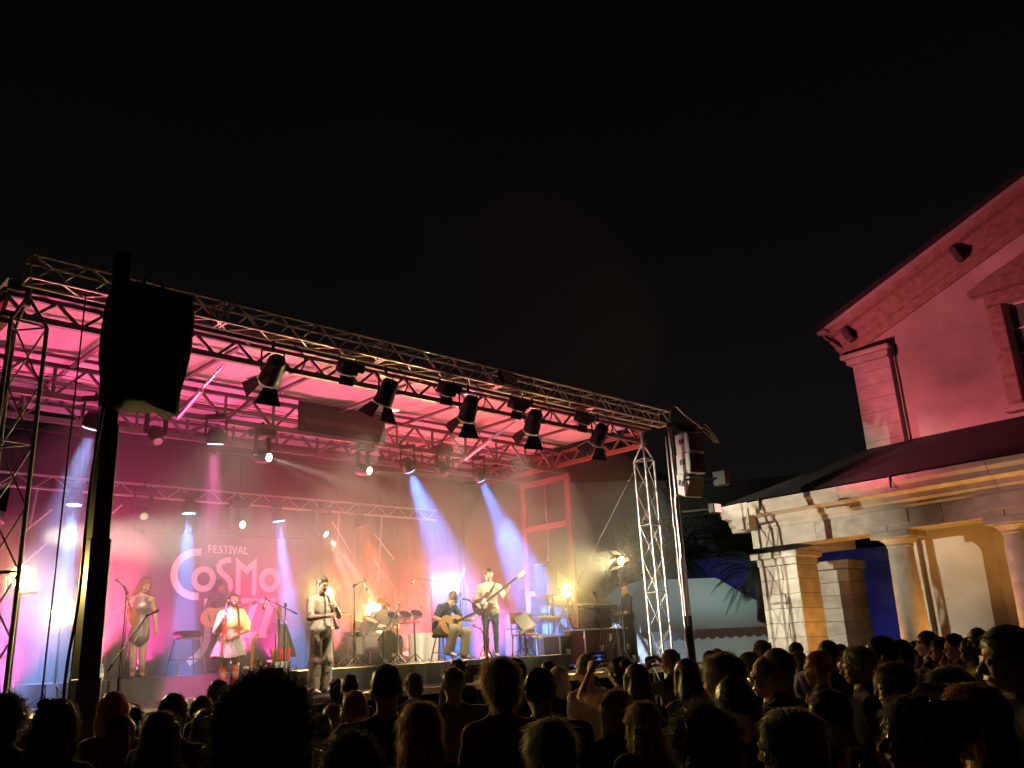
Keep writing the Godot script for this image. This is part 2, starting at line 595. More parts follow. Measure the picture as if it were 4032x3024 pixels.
	bar(pl, "hose", Vector3(-0.42, 0.2, 0.0), Vector3(-0.38, 5.9, 0.0), 0.009, M.cable)
	for x in [-0.9, 0.9]:
		beam(pl, "outrigger", Vector3(0, 0.12, 0), Vector3(x, 0.05 - LIFT, 0), 0.1, 0.1, M.black_metal)
	part(pl, "lifting_head", lathe([[0.12, 6.3], [0.1, 6.42], [0.03, 6.5]], 8), M.black_metal)

	var ca := thing("covered_speaker_array", "large speaker array wrapped in a black rain cover", "speaker array", S(3.72, 9.62, 4.5), TURN)
	part(ca, "cover", wrapped_array(), M.black_cloth, Transform3D(Basis.from_scale(Vector3(0.86, 0.93, 0.86)), Vector3(-0.05, 0.02, 0)))
	for x in [-0.2, 0.2]:
		bar(ca, "rigging_bar", Vector3(x, 1.34, 0.0), Vector3(x * 0.4, 1.62, -0.1), 0.018, M.black_metal)

	var pr := thing("telescopic_mast", "grey telescopic lifting mast at the right end of the stage", "mast", S(14.45, 10.0, 0), TURN)
	for k in 4:
		var y0: float = [-LIFT, 1.3, 2.5, 3.6][k]
		var y1: float = [2.1, 3.2, 4.4, 5.95][k]
		bar(pr, "mast_tube", Vector3(0.02 * k, y0, 0), Vector3(0.02 * k, y1, 0), [0.085, 0.068, 0.054, 0.042][k], M.black_metal if k == 0 else M.alu, true)
		bar(pr, "side_rail", Vector3(-0.13, y0 + 0.2, 0), Vector3(-0.1, y1 - 0.3, 0), 0.018, M.alu)
	beam(pr, "top_arm", Vector3(0, 5.9, 0), Vector3(0.75, 5.98, 0.1), 0.07, 0.09, M.black_metal)
	part(pr, "cable_hoop", tube_mesh(smooth_path([Vector3(0.05, 6.0, 0), Vector3(0.3, 6.35, 0), Vector3(0.7, 6.2, 0), Vector3(1.15, 5.95, 0.1)], 8), 0.014, 6), M.alu)
	for k in 3:
		part(pr, "loose_cable", tube_mesh(smooth_path([Vector3(0.5, 6.05, 0), Vector3(0.9 + 0.1 * k, 6.0, 0.05), Vector3(1.3, 5.86 + 0.1 * k, 0.1), Vector3(1.5 + 0.1 * k, 5.7, 0.12)], 6), 0.01, 5), M.alu_dark)
	for a in 3:
		beam(pr, "outrigger", Vector3(0, 0.5, 0), Vector3(cos(a * TAU / 3) * 0.7, 0.03 - LIFT, sin(a * TAU / 3) * 0.7), 0.05, 0.05, M.alu)

	var arr := thing("speaker_array", "hung array of three pale speaker boxes, lowest one tilted", "speaker array", S(14.98, 9.9, 4.5), TURN - 0.25)
	var y := 1.28
	var ang := 0.0
	for k in 3:
		var tilt: float = [0.0, -0.06, -0.42][k]
		var c := Vector3(0.04 - 0.02 * k, [1.05, 0.62, 0.2][k], [0.0, -0.01, -0.1][k])
		var bs := Basis(Vector3.RIGHT, -tilt)
		var bx := part(arr, "speaker_box", bevel_mesh(Vector3(0.44, 0.42, 0.4), 0.02), mat("array_grey", lin(0.46, 0.44, 0.44), 0.7), Transform3D(bs, c))
		for q in [-1, 1]:
			for dx in [-0.045, 0.045]:
				box(bx, "side_handle", Vector3(q * 0.222, 0.03, dx * 1.0), Vector3(0.012, 0.11, 0.06), M.black_plastic)
				box(bx, "rear_socket", Vector3(dx, 0.03, -0.203), Vector3(0.06, 0.11, 0.012), M.black_plastic)
		box(bx, "grille", Vector3(0, 0, 0.203), Vector3(0.4, 0.38, 0.012), M.black_plastic)
	beam(arr, "fly_bar", Vector3(-0.3, 1.36, 0), Vector3(0.42, 1.36, 0), 0.06, 0.08, M.black_metal)
	beam(arr, "fly_bar", Vector3(0.0, 1.36, -0.3), Vector3(0.0, 1.36, 0.3), 0.06, 0.06, M.black_metal)

func wrapped_array() -> ArrayMesh:
	# a cover pulled over a stack of boxes: sagging sides, ragged hem
	var ring := func(v: float, k: int) -> Vector3:
		var a := TAU * k / 40.0
		var ca := cos(a)
		var sa := sin(a)
		var n := 0.16
		var x := 0.5 * signf(ca) * pow(absf(ca), n * 2.0)
		var z := 0.36 * signf(sa) * pow(absf(sa), n * 2.0)
		var y := lerpf(1.46, 0.0, v)
		var w := 1.0 - 0.10 * smoothstep(0.55, 1.0, v) + 0.03 * sin(v * 5.0) - 0.06 * smoothstep(0.12, 0.0, v)
		x = x * w - 0.05 * v * v + 0.012 * sin(k * 1.7 + v * 9.0)
		z = z * w + 0.012 * sin(k * 2.3 + v * 7.0)
		if v > 0.98:
			y += 0.03 * sin(k * 0.8) - (0.1 if ca > 0.3 and sa > -0.2 else 0.0)
		return Vector3(x, y, z)
	var st := SurfaceTool.new()
	st.begin(Mesh.PRIMITIVE_TRIANGLES)
	st.set_smooth_group(0)
	for j in 14:
		for k in 40:
			quad_out(st, ring.call(j / 14.0, k), ring.call(j / 14.0, (k + 1) % 40), ring.call((j + 1) / 14.0, (k + 1) % 40), ring.call((j + 1) / 14.0, k), Vector3(0, 0.7, 0))
	for k in 40:
		tri_out(st, ring.call(0.0, k), ring.call(0.0, (k + 1) % 40), Vector3(0, 1.5, 0), Vector3(0, 0.7, 0))
		tri_out(st, ring.call(1.0, k), ring.call(1.0, (k + 1) % 40), Vector3(0, 0.05, 0), Vector3(0, 0.7, 0))
	st.generate_normals()
	return st.commit()

const PINK := Color(1.0, 0.22, 0.42)
const ROSE := Color(1.0, 0.3, 0.5)
const CORAL := Color(1.0, 0.31, 0.35)
const MAGENTA := Color(1.0, 0.16, 0.62)
const RED := Color(1.0, 0.2, 0.17)
const BLUE := Color(0.3, 0.52, 1.0)
const WARM := Color(1.0, 0.86, 0.5)
const WHITE := Color(1.0, 0.97, 0.85)

func look(dir: Vector3) -> Basis:
	return Basis.looking_at(dir, Vector3.UP if absf(dir.normalized().y) < 0.98 else Vector3.RIGHT)

func wash_lamp(label: String, at: Vector3, aim: Vector3, c: Color, energy: float, angle: float, lens_power: float, r := 0.13, drop := 0.3, group := "") -> Node3D:
	# a round LED wash head on a yoke, hung drop metres under its truss; at is the centre of the lens
	var o := thing("wash_lamp", label, "stage light", at, 0.0, group)
	var dir := (aim - at).normalized()
	var k := look(dir)
	var body := Transform3D(k * Basis(Vector3.RIGHT, PI / 2), -dir * 0.0)
	part(o, "housing", lathe([[0.02, -0.0], [r * 1.0, 0.0], [r * 1.12, -0.03], [r * 1.1, -0.14], [r * 0.8, -0.24], [r * 0.3, -0.27], [0.001, -0.27]].map(func(p): return [p[0], -p[1]]), 22), M.black_plastic, Transform3D(k * Basis(Vector3.RIGHT, PI / 2), dir * -0.004))
	var lens := part(o, "lens", lathe([[0.001, 0.0], [r * 0.94, 0.0]], 24), glow("lens %s %s" % [c, lens_power], c.lerp(Color.WHITE, 0.35), lens_power), Transform3D(k * Basis(Vector3.RIGHT, -PI / 2), dir * 0.004))
	for sx in [-1.0, 1.0]:
		bar(o, "yoke_arm", -dir * 0.12 + k.x * sx * r * 1.25, Vector3(0, drop * 0.8, 0) + k.x * sx * r * 1.1 - dir * 0.1, 0.016, M.black_metal)
	box(o, "yoke_base", Vector3(0, drop * 0.85, 0) - dir * 0.1, Vector3(r * 2.4, 0.09, 0.16), M.black_plastic)
	bar(o, "clamp", Vector3(0, drop * 0.85, 0) - dir * 0.1, Vector3(0, drop + 0.04, 0) - dir * 0.1, 0.025, M.black_metal)
	spot(o, dir * 0.03, aim - at, c, energy, angle, r * 0.7, 0.5)
	return o

func moving_head(label: String, at: Vector3, aim: Vector3, rays: Array, c: Color, energy: float, lens_power: float, group := "") -> Node3D:
	# a larger head between two arms; rays are aims for its separate gobo beams
	var o := thing("moving_head", label, "stage light", at, 0.0, group)
	var dir := (aim - at).normalized()
	var k := look(dir)
	part(o, "head", lathe([[0.001, 0.0], [0.085, 0.0], [0.1, 0.02], [0.12, 0.12], [0.125, 0.26], [0.08, 0.34], [0.001, 0.35]], 16), M.black_plastic, Transform3D(k * Basis(Vector3.RIGHT, PI / 2), dir * -0.003))
	part(o, "lens", lathe([[0.001, 0.0], [0.07, 0.0]], 20), glow("mlens %s %s" % [c, lens_power], c, lens_power), Transform3D(k * Basis(Vector3.RIGHT, -PI / 2), dir * 0.004))
	var side := Vector3(dir.z, 0, -dir.x).normalized()
	for sx in [-1.0, 1.0]:
		beam(o, "arm", -dir * 0.17 + side * sx * 0.16, Vector3(0, 0.36, 0) - dir * 0.17 + side * sx * 0.15, 0.07, 0.1, M.black_plastic)
	bbox(o, "base", Vector3(0, 0.42, 0) - dir * 0.17, Vector3(0.4, 0.13, 0.3), 0.02, M.black_plastic, Basis(Vector3.UP, TURN))
	bar(o, "clamp", Vector3(0, 0.46, 0) - dir * 0.17, Vector3(0, 0.62, 0) - dir * 0.17, 0.03, M.black_metal)
	for ray in rays:
		spot(o, dir * 0.03, ray[0] - at, c, energy * (ray[2] if ray.size() > 2 else 1.0), ray[1], 0.03, 0.25)
	return o

func fresnel(label: String, at: Vector3, aim: Vector3, energy: float, group := "", on := true) -> Node3D:
	# a theatre lantern with four barn doors, hung by its yoke; at is the middle of the body
	var o := thing("theatre_lantern", label, "stage light", at, 0.0, group)
	var dir := (aim - at).normalized()
	var k := look(dir)
	var to := k * Basis(Vector3.RIGHT, PI / 2)
	part(o, "body", lathe([[0.001, 0.26], [0.1, 0.25], [0.13, 0.2], [0.14, 0.05], [0.15, -0.02], [0.155, -0.16], [0.14, -0.18]], 20), M.black_metal, Transform3D(to, Vector3.ZERO))
	part(o, "lens", lathe([[0.001, 0.0], [0.13, 0.0]], 20), glow("fresnel_lens", WARM, 7.0) if on else M.chrome, Transform3D(k * Basis(Vector3.RIGHT, -PI / 2), dir * 0.165))
	for q in 4:
		var a := PI * 0.5 * q
		var n: Vector3 = k.x * cos(a) + k.y * sin(a)
		var w: Vector3 = k.x * -sin(a) + k.y * cos(a)
		var b0: Vector3 = dir * 0.19 + n * 0.15
		var b1: Vector3 = dir * (0.19 + 0.2) + n * (0.15 + 0.13)
		var st := SurfaceTool.new()
		st.begin(Mesh.PRIMITIVE_TRIANGLES)
		st.set_smooth_group(-1)
		var th: Vector3 = n.cross(w).normalized() * 0.004
		var wide := 0.17 if q % 2 == 0 else 0.2
		var c := [b0 - w * 0.1, b0 + w * 0.1, b1 + w * wide, b1 - w * wide]
		var mid: Vector3 = (b0 + b1) * 0.5
		quad_out(st, c[0] + th, c[1] + th, c[2] + th, c[3] + th, mid)
		quad_out(st, c[0] - th, c[1] - th, c[2] - th, c[3] - th, mid)
		for e in 4:
			quad_out(st, c[e] + th, c[(e + 1) % 4] + th, c[(e + 1) % 4] - th, c[e] - th, mid)
		st.generate_normals()
		part(o, "barn_door", st.commit(), M.black_metal)
	for sx in [-1.0, 1.0]:
		bar(o, "yoke_arm", k.x * sx * 0.17, k.x * sx * 0.17 + Vector3(0, 0.3, 0), 0.014, M.black_metal)
	beam(o, "yoke_bridge", k.x * -0.18 + Vector3(0, 0.3, 0), k.x * 0.18 + Vector3(0, 0.3, 0), 0.03, 0.03, M.alu)
	bar(o, "clamp", Vector3(0, 0.3, 0), Vector3(0, 0.46, 0), 0.025, M.black_metal)
	if on:
		spot(o, dir * 0.2, aim - at, Color(1.0, 0.93, 0.8), energy, 22.0, 0.1, 0.6)
	return o

func profile_spot(label: String, at: Vector3, aim: Vector3, group := "") -> Node3D:
	# a small unlit LED panel lamp on the truss
	var o := thing("panel_lamp", label, "stage light", at, TURN, group)
	bbox(o, "housing", Vector3(0, 0, 0), Vector3(0.3, 0.2, 0.22), 0.02, M.black_plastic, Basis(Vector3.RIGHT, 0.5))
	bbox(o, "fan_box", Vector3(0.2, 0.02, 0.02), Vector3(0.12, 0.13, 0.16), 0.015, M.black_plastic, Basis(Vector3.RIGHT, 0.5))
	bbox(o, "door", Vector3(0, -0.2, -0.03), Vector3(0.26, 0.14, 0.012), 0.004, M.black_metal, Basis(Vector3.RIGHT, 0.3))
	beam(o, "bracket", Vector3(-0.13, 0.18, 0), Vector3(0.13, 0.18, 0), 0.03, 0.04, M.alu)
	for x in [-0.15, 0.15]:
		bar(o, "bracket_arm", Vector3(x, 0.0, 0), Vector3(x, 0.18, 0), 0.012, M.black_metal)
	return o

func blinder(label: String, at: Vector3, energy: float, floor_y: float, r := 0.14, power := 30.0, turn_to := Vector3(0, 1.7, 0)) -> Node3D:
	# a bright yellow lamp bowl on a stand, turned to the audience
	var o := thing("blinder_lamp", label, "stage light", Vector3(at.x, floor_y + LIFT, at.z))
	var c := Vector3(0, at.y - floor_y - LIFT, 0)
	var dir := (turn_to - at).normalized()
	var k := look(dir)
	part(o, "bowl", lathe([[0.001, 0.16], [r * 0.6, 0.15], [r * 0.98, 0.05], [r * 1.03, 0.0], [r * 0.99, -0.01]], 22), M.black_metal, Transform3D(k * Basis(Vector3.RIGHT, PI / 2), c))
	var dome := lathe([[r, 0.0], [r * 0.92, 0.04], [r * 0.7, 0.075], [r * 0.35, 0.1], [0.001, 0.105]], 22)
	part(o, "lamp_face", dome, glow("blinder_face %s" % power, Color(1.0, 0.84, 0.42), power), Transform3D(k * Basis(Vector3.RIGHT, -PI / 2), c + dir * 0.02))
	bar(o, "stand_tube", Vector3.ZERO, c - Vector3(0, 0.2, 0), 0.018, M.black_metal)
	beam(o, "cross_bar", c - k.x * 0.2 - Vector3(0, 0.2, 0), c + k.x * 0.2 - Vector3(0, 0.2, 0), 0.02, 0.02, M.alu)
	for sx in [-1.0, 1.0]:
		bar(o, "fork", c + k.x * sx * r * 1.25, c + k.x * sx * r * 1.25 - Vector3(0, 0.2, 0), 0.01, M.alu)
	for q in 3:
		var a := TAU * q / 3.0 + 0.4
		bar(o, "foot", Vector3(0, 0.35, 0), Vector3(cos(a) * 0.4, 0.01, sin(a) * 0.4), 0.011, M.black_metal)
	spot(o, c + dir * 0.16, c + dir * 5.0, Color(1.0, 0.84, 0.46), energy, 46.0, r * 0.8, 0.8)
	return o

func uplight(label: String, at: Vector3, aim: Vector3, c: Color, energy: float, angle: float, power := 3.0) -> Node3D:
	# a short LED can lying on the floor
	var o := thing("floor_lamp_can", label, "stage light", at)
	var dir := (aim - at).normalized()
	var k := look(dir)
	var m := Vector3(0, 0.14, 0)
	part(o, "can", lathe([[0.001, 0.2], [0.09, 0.2], [0.1, 0.18], [0.1, -0.02], [0.092, -0.02]], 18), M.black_plastic, Transform3D(k * Basis(Vector3.RIGHT, PI / 2), m))
	part(o, "lens", lathe([[0.001, 0.0], [0.09, 0.0]], 18), glow("uplens %s" % c, c.lerp(Color.WHITE, 0.2), power), Transform3D(k * Basis(Vector3.RIGHT, -PI / 2), m + dir * 0.01))
	bar(o, "stirrup", k.x * 0.12 + m, k.x * 0.12 + Vector3(0, 0.012, 0), 0.012, M.black_metal)
	bar(o, "stirrup", -k.x * 0.12 + m, -k.x * 0.12 + Vector3(0, 0.012, 0), 0.012, M.black_metal)
	spot(o, m + dir * 0.04, m + (aim - at), c, energy, angle, 0.08, 0.7)
	return o

func led_tube(label: String, a: Vector3, b: Vector3, dots := true) -> void:
	var o := thing("led_tube", label, "light tube", a, 0.0, "thin light tubes hung before the curtain")
	bar(o, "tube", Vector3.ZERO, b - a, 0.02, mat("tube_white", lin(0.5, 0.48, 0.48), 0.4))
	if dots:
		var n := int(a.distance_to(b) / 0.085)
		for i in n:
			part(o, "led_lens", lathe([[0.001, 0.0], [0.011, 0.0]], 8), glow("led_dot", Color(1.0, 0.62, 0.6), 1.3), Transform3D(look(-E2 * -1.0) * Basis(Vector3.RIGHT, -PI / 2), (b - a) * ((i + 0.5) / n) - E2 * 0.022))

func build_rig() -> void:
	# lamps on the middle girder
	var g1 := "round wash lamps under the middle girder"
	wash_lamp("white-blue wash lamp left of the black mast, beam slanting left", S(4.46, 13.6, 5.22), S(4.2, 15.4, 1.5), Color(0.62, 0.7, 1.0), 230.0, 12.0, 14.0, 0.15, 0.42, g1)
	wash_lamp("pink wash lamp pointing straight down beside the mast", S(6.45, 13.6, 5.22), S(6.9, 14.6, 1.2), Color(1.0, 0.42, 0.72), 190.0, 10.0, 14.0, 0.14, 0.42, g1)
	wash_lamp("blue wash lamp with the broad blue beam above the drummer", S(10.56, 13.6, 5.2), S(13.7, 15.0, 1.5), BLUE, 760.0, 13.0, 16.0, 0.13, 0.44, g1)
	wash_lamp("blue wash lamp nearest the red posts, beam falling right", S(12.49, 13.6, 5.2), S(15.9, 15.0, 1.9), BLUE, 460.0, 10.5, 16.0, 0.12, 0.44, g1)
	var g2 := "moving heads on the middle girder"
	moving_head("unlit moving head between mast and pink lamp", S(5.48, 13.6, 5.14), S(5.5, 12.2, 3.6), [], Color(1, 0.5, 0.55), 0.0, 0.4, g2)
	moving_head("moving head with a small white lens right of the pink lamp", S(7.45, 13.6, 5.1), S(8.3, 11.0, 4.4), [[S(10.5, 12.6, 4.2), 4.0, 1.0], [S(9.6, 12.4, 3.6), 2.5, 0.7]], WHITE, 110.0, 16.0, g2)
	moving_head("moving head with white star-like rays in the middle of the girder", S(9.59, 13.6, 5.08), S(10.4, 11.0, 4.3), [[S(12.5, 12.6, 5.0), 3.5, 0.7], [S(12.4, 12.4, 4.4), 3.0, 1.0], [S(11.0, 13.2, 2.5), 3.0, 0.8], [S(9.9, 13.3, 2.5), 3.0, 0.8], [S(10.0, 13.3, 6.4), 4.0, 0.6]], WHITE, 110.0, 18.0, g2)
	moving_head("unlit moving head between the two blue beams", S(11.51, 13.6, 5.2), S(11.5, 12.2, 3.4), [], Color(1, 0.5, 0.4), 0.0, 0.2, g2)
	# lamps on the rear truss
	var g3 := "round wash lamps on the rear truss"
	wash_lamp("pale blue rear lamp seen left of the black mast", S(5.13, 16.2, 4.47), S(5.0, 16.1, 1.5), Color(0.42, 0.66, 1.0), 150.0, 9.0, 14.0, 0.13, 0.28, g3)
	wash_lamp("pale blue rear lamp above the banner's first letter", S(7.22, 16.2, 4.46), S(7.3, 16.3, 1.5), Color(0.32, 0.6, 1.0), 190.0, 8.0, 14.0, 0.13, 0.28, g3)
	wash_lamp("pale blue rear lamp above the right edge of the banner", S(9.15, 16.2, 4.43), S(9.6, 16.2, 1.5), Color(0.32, 0.6, 1.0), 190.0, 8.0, 14.0, 0.13, 0.3, g3)
	wash_lamp("tilted red rear lamp between the light tubes", S(11.22, 16.2, 4.44), S(12.4, 15.9, 1.5), Color(1.0, 0.32, 0.26), 120.0, 9.0, 10.0, 0.12, 0.3, g3)
	var g4 := "small moving heads on the rear truss"
	moving_head("dim rear moving head left of the banner", S(6.37, 16.2, 4.35), S(6.2, 14.5, 3.6), [], WHITE, 0.0, 0.5, g4)
	moving_head("rear moving head with faint rays above the banner's middle", S(8.34, 16.2, 4.31), S(8.8, 14.5, 4.0), [[S(10.0, 15.4, 4.2), 2.5], [S(10.0, 15.2, 3.9), 2.5]], WHITE, 40.0, 9.0, g4)
	moving_head("rear moving head sending white rays down right of the banner", S(10.29, 16.2, 4.22), S(11.0, 15.0, 3.4), [[S(11.6, 15.4, 2.2), 4.0, 0.7], [S(12.2, 15.3, 2.4), 1.6, 1.3], [S(11.1, 15.6, 2.0), 5.0, 0.4]], WHITE, 90.0, 10.0, g4)
	# front lanterns
	var g5 := "barn-door lanterns under the front truss"
	var aims := [S(6.3, 15.2, 2.3), S(7.4, 12.6, 2.2), S(10.3, 13.4, 2.2), S(12.2, 13.4, 2.4), S(13.6, 13.8, 2.0)]
	var power := [30.0, 28.0, 17.0, 20.0, 12.0]
	var ss := [5.86, 7.85, 9.59, 11.18, 13.05]
	var lb := ["largest barn-door lantern, first from the covered speaker array", "second barn-door lantern from the covered speaker array", "middle barn-door lantern of the five on the front truss", "fourth barn-door lantern with a glowing white rim", "fifth barn-door lantern at the right end of the front truss"]
	for i in 5:
		fresnel(lb[i], S(ss[i], 10.68, 5.62), aims[i], power[i], g5)
	var lp := ["small black panel lamp between first and second lanterns", "small black panel lamp between second and third lanterns", "small black panel lamp right of the third lantern", "small black panel lamp before the fifth lantern"]
	var ps := [7.13, 9.12, 10.78, 12.6]
	for i in 4:
		profile_spot(lp[i], S(ps[i], 10.68, 5.92), Vector3.ZERO, "small panel lamps on the front truss")
	var fl := thing("flood_panel", "pale square flood light panel clamped on top of the front truss", "stage light", S(10.4, 10.5, 6.3), TURN)
	bbox(fl, "housing", Vector3(0, -0.02, 0), Vector3(0.36, 0.3, 0.1), 0.012, M.black_metal, Basis(Vector3.RIGHT, -0.4))
	bbox(fl, "face", Vector3(0, 0.0, 0.05), Vector3(0.32, 0.24, 0.012), 0.003, mat("frost", lin(0.5, 0.52, 0.5), 0.5), Basis(Vector3.RIGHT, -0.4))
	# cross light from the left wing, and a pink head on the truss that washes the building
	fresnel("white side lantern on the left lattice tower", S(2.95, 13.35, 3.95), S(18.5, 10.25, 3.2), 0.0, "", false)
	var sl := thing("side_spot", "white long-throw spot at the left wing aimed across the stage", "stage light", S(3.05, 13.3, 3.5), TURN)
	bar(sl, "stand_tube", Vector3(0, -2.35, 0), Vector3(0, -0.1, 0), 0.022, M.black_metal)
	part(sl, "housing", lathe([[0.001, 0.3], [0.1, 0.28], [0.11, 0.0], [0.1, -0.06]], 18), M.black_metal, Transform3D(Basis(Vector3.BACK, PI / 2), Vector3(0.05, 0, 0)))
	part(sl, "lens", lathe([[0.001, 0.0], [0.095, 0.0]], 18), glow("side_lens", WHITE, 6.0), Transform3D(Basis(Vector3.BACK, -PI / 2), Vector3(0.09, 0, 0)))
	spot(sl, Vector3(0.14, 0, 0), Vector3(15.4, -0.25, 3.05), WHITE, 360.0, 13.0, 0.02, 1.0)
	var pf := thing("pink_flood", "pink flood lamp clamped to the telescopic mast, aimed at the building", "stage light", S(15.2, 9.35, 4.75), TURN)
	bbox(pf, "housing", Vector3(0, 0, 0), Vector3(0.16, 0.3, 0.3), 0.015, M.black_metal)
	box(pf, "lens", Vector3(0.084, 0, 0), Vector3(0.006, 0.25, 0.25), glow("pink_flood_lens", Color(1.0, 0.4, 0.5), 3.0))
	beam(pf, "clamp_arm", Vector3(-0.6, 0, -0.5), Vector3(-0.05, 0, -0.05), 0.04, 0.04, M.black_metal)
	spot(pf, Vector3(0.12, 0, 0), Vector3(4.6, 3.2, 3.6), Color(1.0, 0.45, 0.53), 56.0, 38.0, 0.12, 0.5)
	var cf := thing("added_crowd_fill", "added pale pink fill lamp on the telescopic mast, brightening the right of the crowd", "stage light", S(14.75, 9.3, 4.1), TURN)  # added fill lamp standing in for stage glow on the right-hand faces
	bbox(cf, "housing", Vector3(0, 0, 0), Vector3(0.26, 0.2, 0.14), 0.015, M.black_metal)
	box(cf, "lens", Vector3(0, 0, 0.074), Vector3(0.22, 0.16, 0.006), glow("added_crowd_fill_lens", Color(1.0, 0.7, 0.66), 1.2))
	beam(cf, "clamp_arm", Vector3(-0.25, 0, -0.6), Vector3(0, 0, -0.06), 0.035, 0.035, M.black_metal)
	spot(cf, Vector3(0, 0, 0.1), Vector3(2.2, -2.6, 6.0), Color(1.0, 0.74, 0.68), 34.0, 40.0, 0.1, 0.9)
	# yellow blinders
	blinder("large elongated yellow lamp by the left lattice tower", S(3.22, 11.8, 2.81), 14.0, 1.15, 0.13, 26.0)
	blinder("yellow lamp glowing behind the black mast", S(4.73, 15.0, 2.59), 24.0, 1.153, 0.14)
	blinder("yellow lamp glowing behind the clarinet player's face", S(9.73, 15.3, 2.91), 26.0, 1.5, 0.13)
	blinder("yellow lamp glowing beside the drummer's red hat", S(10.87, 15.3, 2.59), 24.0, 1.5, 0.13)
	blinder("yellow lamp glowing above the seated guitarist", S(12.99, 15.3, 3.13), 34.0, 1.5, 0.15)
	blinder("yellow lamp beside the tall pale loudspeaker", S(15.48, 14.0, 2.9), 34.0, 1.15, 0.14)
	# floor cans: magenta and red on haze and curtain, stronger pink ones on the roof
	uplight("magenta floor can at the far left of the stage", S(4.4, 16.6, 1.15), S(4.3, 15.7, 4.0), MAGENTA, 11.0, 55.0)
	uplight("magenta floor can behind the bar stool", S(6.6, 16.6, 1.51), S(6.9, 15.6, 4.0), MAGENTA, 11.0, 55.0)
	uplight("magenta floor can left of the drums", S(9.1, 16.3, 1.51), S(8.8, 15.6, 4.0), MAGENTA, 8.0, 55.0)
	uplight("red floor can behind the drums", S(11.9, 16.5, 1.51), S(11.9, 15.5, 4.0), CORAL, 8.0, 55.0)
	uplight("red floor can behind the seated guitarist", S(12.9, 16.4, 1.51), S(12.9, 15.5, 4.0), CORAL, 8.0, 55.0)
	uplight("pink roof can at the far left, tipped forward", S(3.6, 15.9, 1.15), S(3.8, 12.6, 6.25), ROSE, 56.0, 28.0)
	uplight("pink roof can beside the low riser", S(5.6, 16.2, 1.51), S(5.9, 13.4, 6.25), ROSE, 60.0, 28.0)
	uplight("pink roof can behind the guitarist", S(8.3, 16.2, 1.51), S(8.3, 13.2, 6.25), ROSE, 60.0, 28.0)
	uplight("coral roof can behind the drummer", S(10.3, 16.2, 1.51), S(10.4, 13.2, 6.25), CORAL, 60.0, 28.0)
	uplight("coral roof can at the right of the drums", S(12.4, 16.2, 1.51), S(12.4, 13.2, 6.25), CORAL, 56.0, 28.0)
	uplight("coral roof can by the red posts", S(14.3, 15.9, 1.15), S(14.0, 12.6, 6.25), CORAL, 44.0, 36.0)
	# thin light tubes
	var tt := 16.3
	led_tube("slanted light tube with dots, highest of the three right of the banner", S(10.50, tt, 4.52), S(11.01, tt, 3.83))
	led_tube("slanted light tube with dots crossing the right upright tube", S(11.62, tt, 4.31), S(12.18, tt, 3.74))
	led_tube("slanted light tube with dots, lowest of the three, right of the drummer's lamp", S(11.58, tt, 3.74), S(12.14, tt, 3.14))
	led_tube("upright light tube hanging nearest the banner", S(10.71, tt + 0.04, 4.72), S(10.64, tt + 0.04, 3.66), false)
	led_tube("upright light tube, second from the banner, long", S(11.86, tt + 0.04, 4.73), S(11.76, tt + 0.04, 3.25), false)
	led_tube("slanted light tube at the far left, upper of two", S(4.81, tt, 4.39), S(4.40, tt, 3.96))
	led_tube("slanted light tube at the far left, lower of two", S(4.79, tt, 3.81), S(4.40, tt, 3.38))
	led_tube("slanted light tube just right of the black mast", S(5.99, tt, 4.56), S(5.55, tt, 4.08))
	led_tube("upright light tube left of the pale blue lamp", S(4.55, tt + 0.04, 4.72), S(4.5, tt + 0.04, 4.1), false)
	var rf := thing("added_rear_fill", "added white fill lamp on a stand unseen behind the stage, brightening the houses", "stage light", S(15.5, 18.6, -LIFT), TURN)  # added lamp, hidden behind the stage, only to light the far houses
	bar(rf, "stand_tube", Vector3.ZERO, Vector3(0, 3.2, 0), 0.03, M.black_metal)
	bbox(rf, "housing", Vector3(0, 3.3, 0), Vector3(0.5, 0.36, 0.16), 0.02, M.black_metal)
	box(rf, "lens", Vector3(0, 3.3, -0.084), Vector3(0.44, 0.3, 0.006), glow("added_rear_fill_lens", WHITE, 4.0))
	spot(rf, Vector3(0, 3.3, -0.12), Vector3(9.0, 4.2, -16.0), Color(0.95, 1.0, 0.86), 60.0, 60.0, 0.15, 0.8)

func frac_noise(x: float) -> float:
	return fposmod(sin(x * 127.1 + 3.7) * 43758.5453, 1.0)

func moulding(profile: Array, length: float) -> ArrayMesh:
	# a cornice: outline of [out, up] points swept along x, closed at both ends
	var poly := PackedVector2Array()
	for p in profile: poly.append(Vector2(p[0], p[1]))
	return prism(poly, length)

func column_mesh(h: float, r: float) -> ArrayMesh:
	var pr := []
	pr.append([r * 1.0, 0.0])
	for i in 13:
		var v := i / 12.0
		pr.append([r * (1.0 - 0.17 * pow(v, 1.6)), h * v])
	var q := []
	for p in pr: q.append([p[0], p[1]])
	# one smooth shaft
	var st := SurfaceTool.new()
	st.begin(Mesh.PRIMITIVE_TRIANGLES)
	st.set_smooth_group(0)
	var seg := 32
	for i in q.size() - 1:
		for k in seg:
			var a := TAU * k / seg
			var b := TAU * (k + 1) / seg
			var f := func(ang, e): return Vector3(cos(ang) * e[0], e[1], sin(ang) * e[0])
			st.add_vertex(f.call(a, q[i])); st.add_vertex(f.call(b, q[i + 1])); st.add_vertex(f.call(a, q[i + 1]))
			st.add_vertex(f.call(a, q[i])); st.add_vertex(f.call(b, q[i])); st.add_vertex(f.call(b, q[i + 1]))
	st.generate_normals()
	return st.commit()

